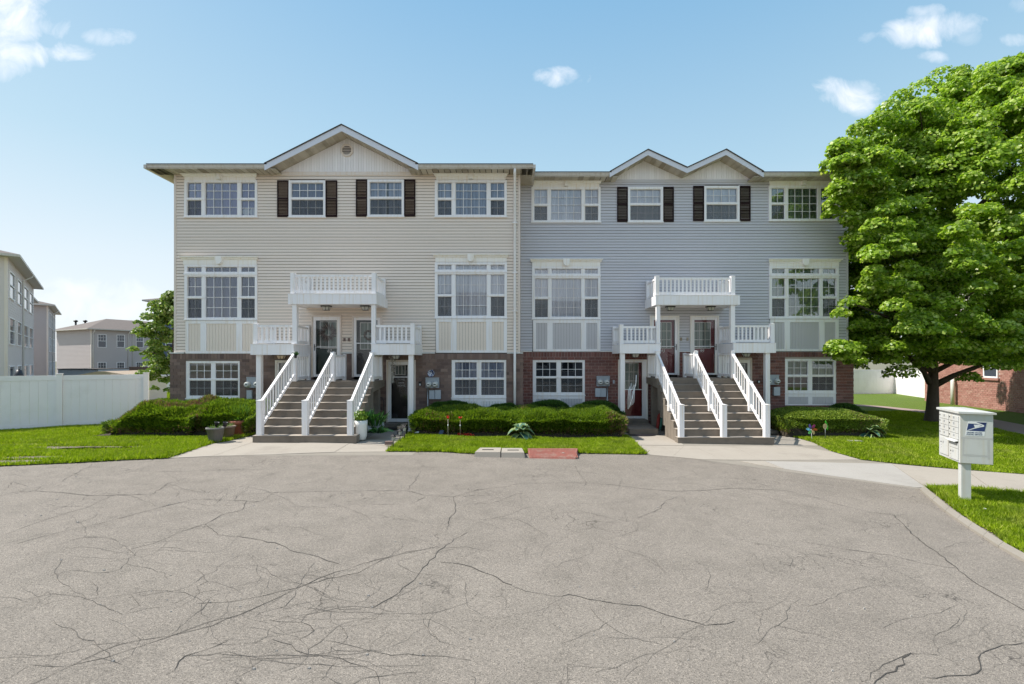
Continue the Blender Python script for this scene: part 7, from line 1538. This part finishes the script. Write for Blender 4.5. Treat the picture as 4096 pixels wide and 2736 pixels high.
MB().tube([(c0.x, Yk + .02, c0.z), (c0.x + .03, Yk + .02, gz(c0.x))], .007, 6).build('stick', MT['sticker'], t)
c0 = W(3302, 1705, 14.95); t = thing('flower_ornament', (c0.x, 14.95, gz(c0.x)), 'pale flower ornament with bright green vanes before the clipped hedge', 'garden ornament')
for k in range(10):
    a = k * .628; MB().prism([c0 + Vector((-.03, -.03, 0)), c0 + Vector((-.03 + .06 * math.cos(a - .25), -.03, .08 * math.sin(a - .25))), c0 + Vector((-.03 + .068 * math.cos(a), -.035, .09 * math.sin(a))), c0 + Vector((-.03 + .06 * math.cos(a + .25), -.03, .08 * math.sin(a + .25)))], (0, .004, 0)).build('petal', mat('peach_petal', (.62, .45, .25), .5) if k == 0 else bpy.data.materials['peach_petal'], t)
for k, (dx, dz) in enumerate(((.02, .12), (.05, .06), (.07, 0), (.065, -.07))):
    p = c0 + Vector((dx, .01, dz)); MB().prism([p + Vector((-.02, 0, -.03)), p + Vector((.015, 0, -.04)), p + Vector((.02, 0, .02)), p + Vector((-.005, 0, .055)), p + Vector((-.025, 0, .03))], (0, .01, 0)).build('vane', mat('vivid_green', (.06, .5, .02), .4) if k == 0 else bpy.data.materials['vivid_green'], t)
MB().tube([(c0.x, 14.96, c0.z), (c0.x, 14.96, gz(c0.x))], .006, 6).build('stick', MT['steel'], t)
# window fan in the upper left window
YF = YL + .06; t = thing('window_fan', (WX(997, YF), YF, WZ(860, YF)), 'pale twin window fan in the top left window of the beige house', 'fan')
MB().box(WX(968, YF), WX(1021, YF), YF + .02, YF + .06, WZ(863, YF), WZ(833, YF)).build('case', MT['clear_lamp'], t)
for px in (984, 1011):
    c = (WX(px, YF), YF + .008, WZ(848, YF)); f = MB(); 
    q = MB().lathe((0, 0, 0), [(.105, 0), (.12, .006), (.12, .012), (.105, .012)], 24); q.v = [(c[0] + a, c[1] - z, c[2] + b_) for a, b_, z in q.v]; q.build('ring', MT['sticker'], t)
    MB().disc((c[0], c[1] + .002, c[2]), .103, 'y', .006, 24).build('grille', MT['black'], t); MB().disc((c[0], c[1] - .004, c[2]), .035, 'y', .005, 14).build('hub', MT['metal_grey'], t)
# items in the mid left window: dark lamp with hanging shade
YF = YL + .10
t = thing('hanging_lamp', (WX(895, YF), YF, WZ(1262, YF)), 'dark bell shaped lamp inside the tall left window', 'lamp'); q = MB().lathe((WX(895, YF), YF + .12, WZ(1268, YF)), [(.03, 0), (.06, .08), (.10, .2), (.16, .3), (.155, .31)], 16); q.v = [(x, YF + .0 + (y - YF) * .3, z) for x, y, z in q.v]; q.build('shade', MT['door_brown'], t)
MB().tube([(WX(895, YF), YF + .03, WZ(1262, YF) + .25), (WX(893, YF), YF + .03, WZ(1180, YF))], .008, 5).build('cord', MT['black'], t)

# ================================================================== across the turning circle, seen in the window reflections
def opposite(x, y, label, wdt=12, m_='far_beige', gx=0):
    t = thing('townhouse', (x, y, 0), label, 'house'); MB().box(x - wdt / 2, x + wdt / 2, y - 8, y, -.3, 7.6).build('wall', MT[m_], t)
    MB().add([(x - wdt/2 - .5, y + .5, 7.6), (x + wdt/2 + .5, y + .5, 7.6), (x + wdt/2 + .5, y - 8.5, 7.6), (x - wdt/2 - .5, y - 8.5, 7.6), (x - wdt/2 - .5, y - 4, 9.6), (x + wdt/2 + .5, y - 4, 9.6)], [(0,1,5,4), (1,2,5), (2,3,4,5), (3,0,4), (3,2,1,0)]).build('roof', MT['roof_far'], t)
    MB().prism([(x + gx - 2.6, y + .45, 7.62), (x + gx + 2.6, y + .45, 7.62), (x + gx, y + .45, 9.3)], (0, -3, 0)).build('gable', MT['far_cream'], t)
    for k in range(4):
        for z0 in (1.0, 3.8, 6.0):
            xx = x - wdt/2 + 1.4 + k * (wdt - 2.8) / 3; w = MB().box(xx - .7, xx + .7, y + .001, y + .05, z0 - .05, z0 + 1.35).build('window', MT['white'], t); MB().box(xx - .6, xx + .6, y + .051, y + .06, z0 + .05, z0 + 1.25).build('pane', MT['far_glass'], w)
opposite(-6, -17, 'beige town house across the turning circle'); opposite(8, -22, 'grey town house across the turning circle', 12, 'far_grey', 1)
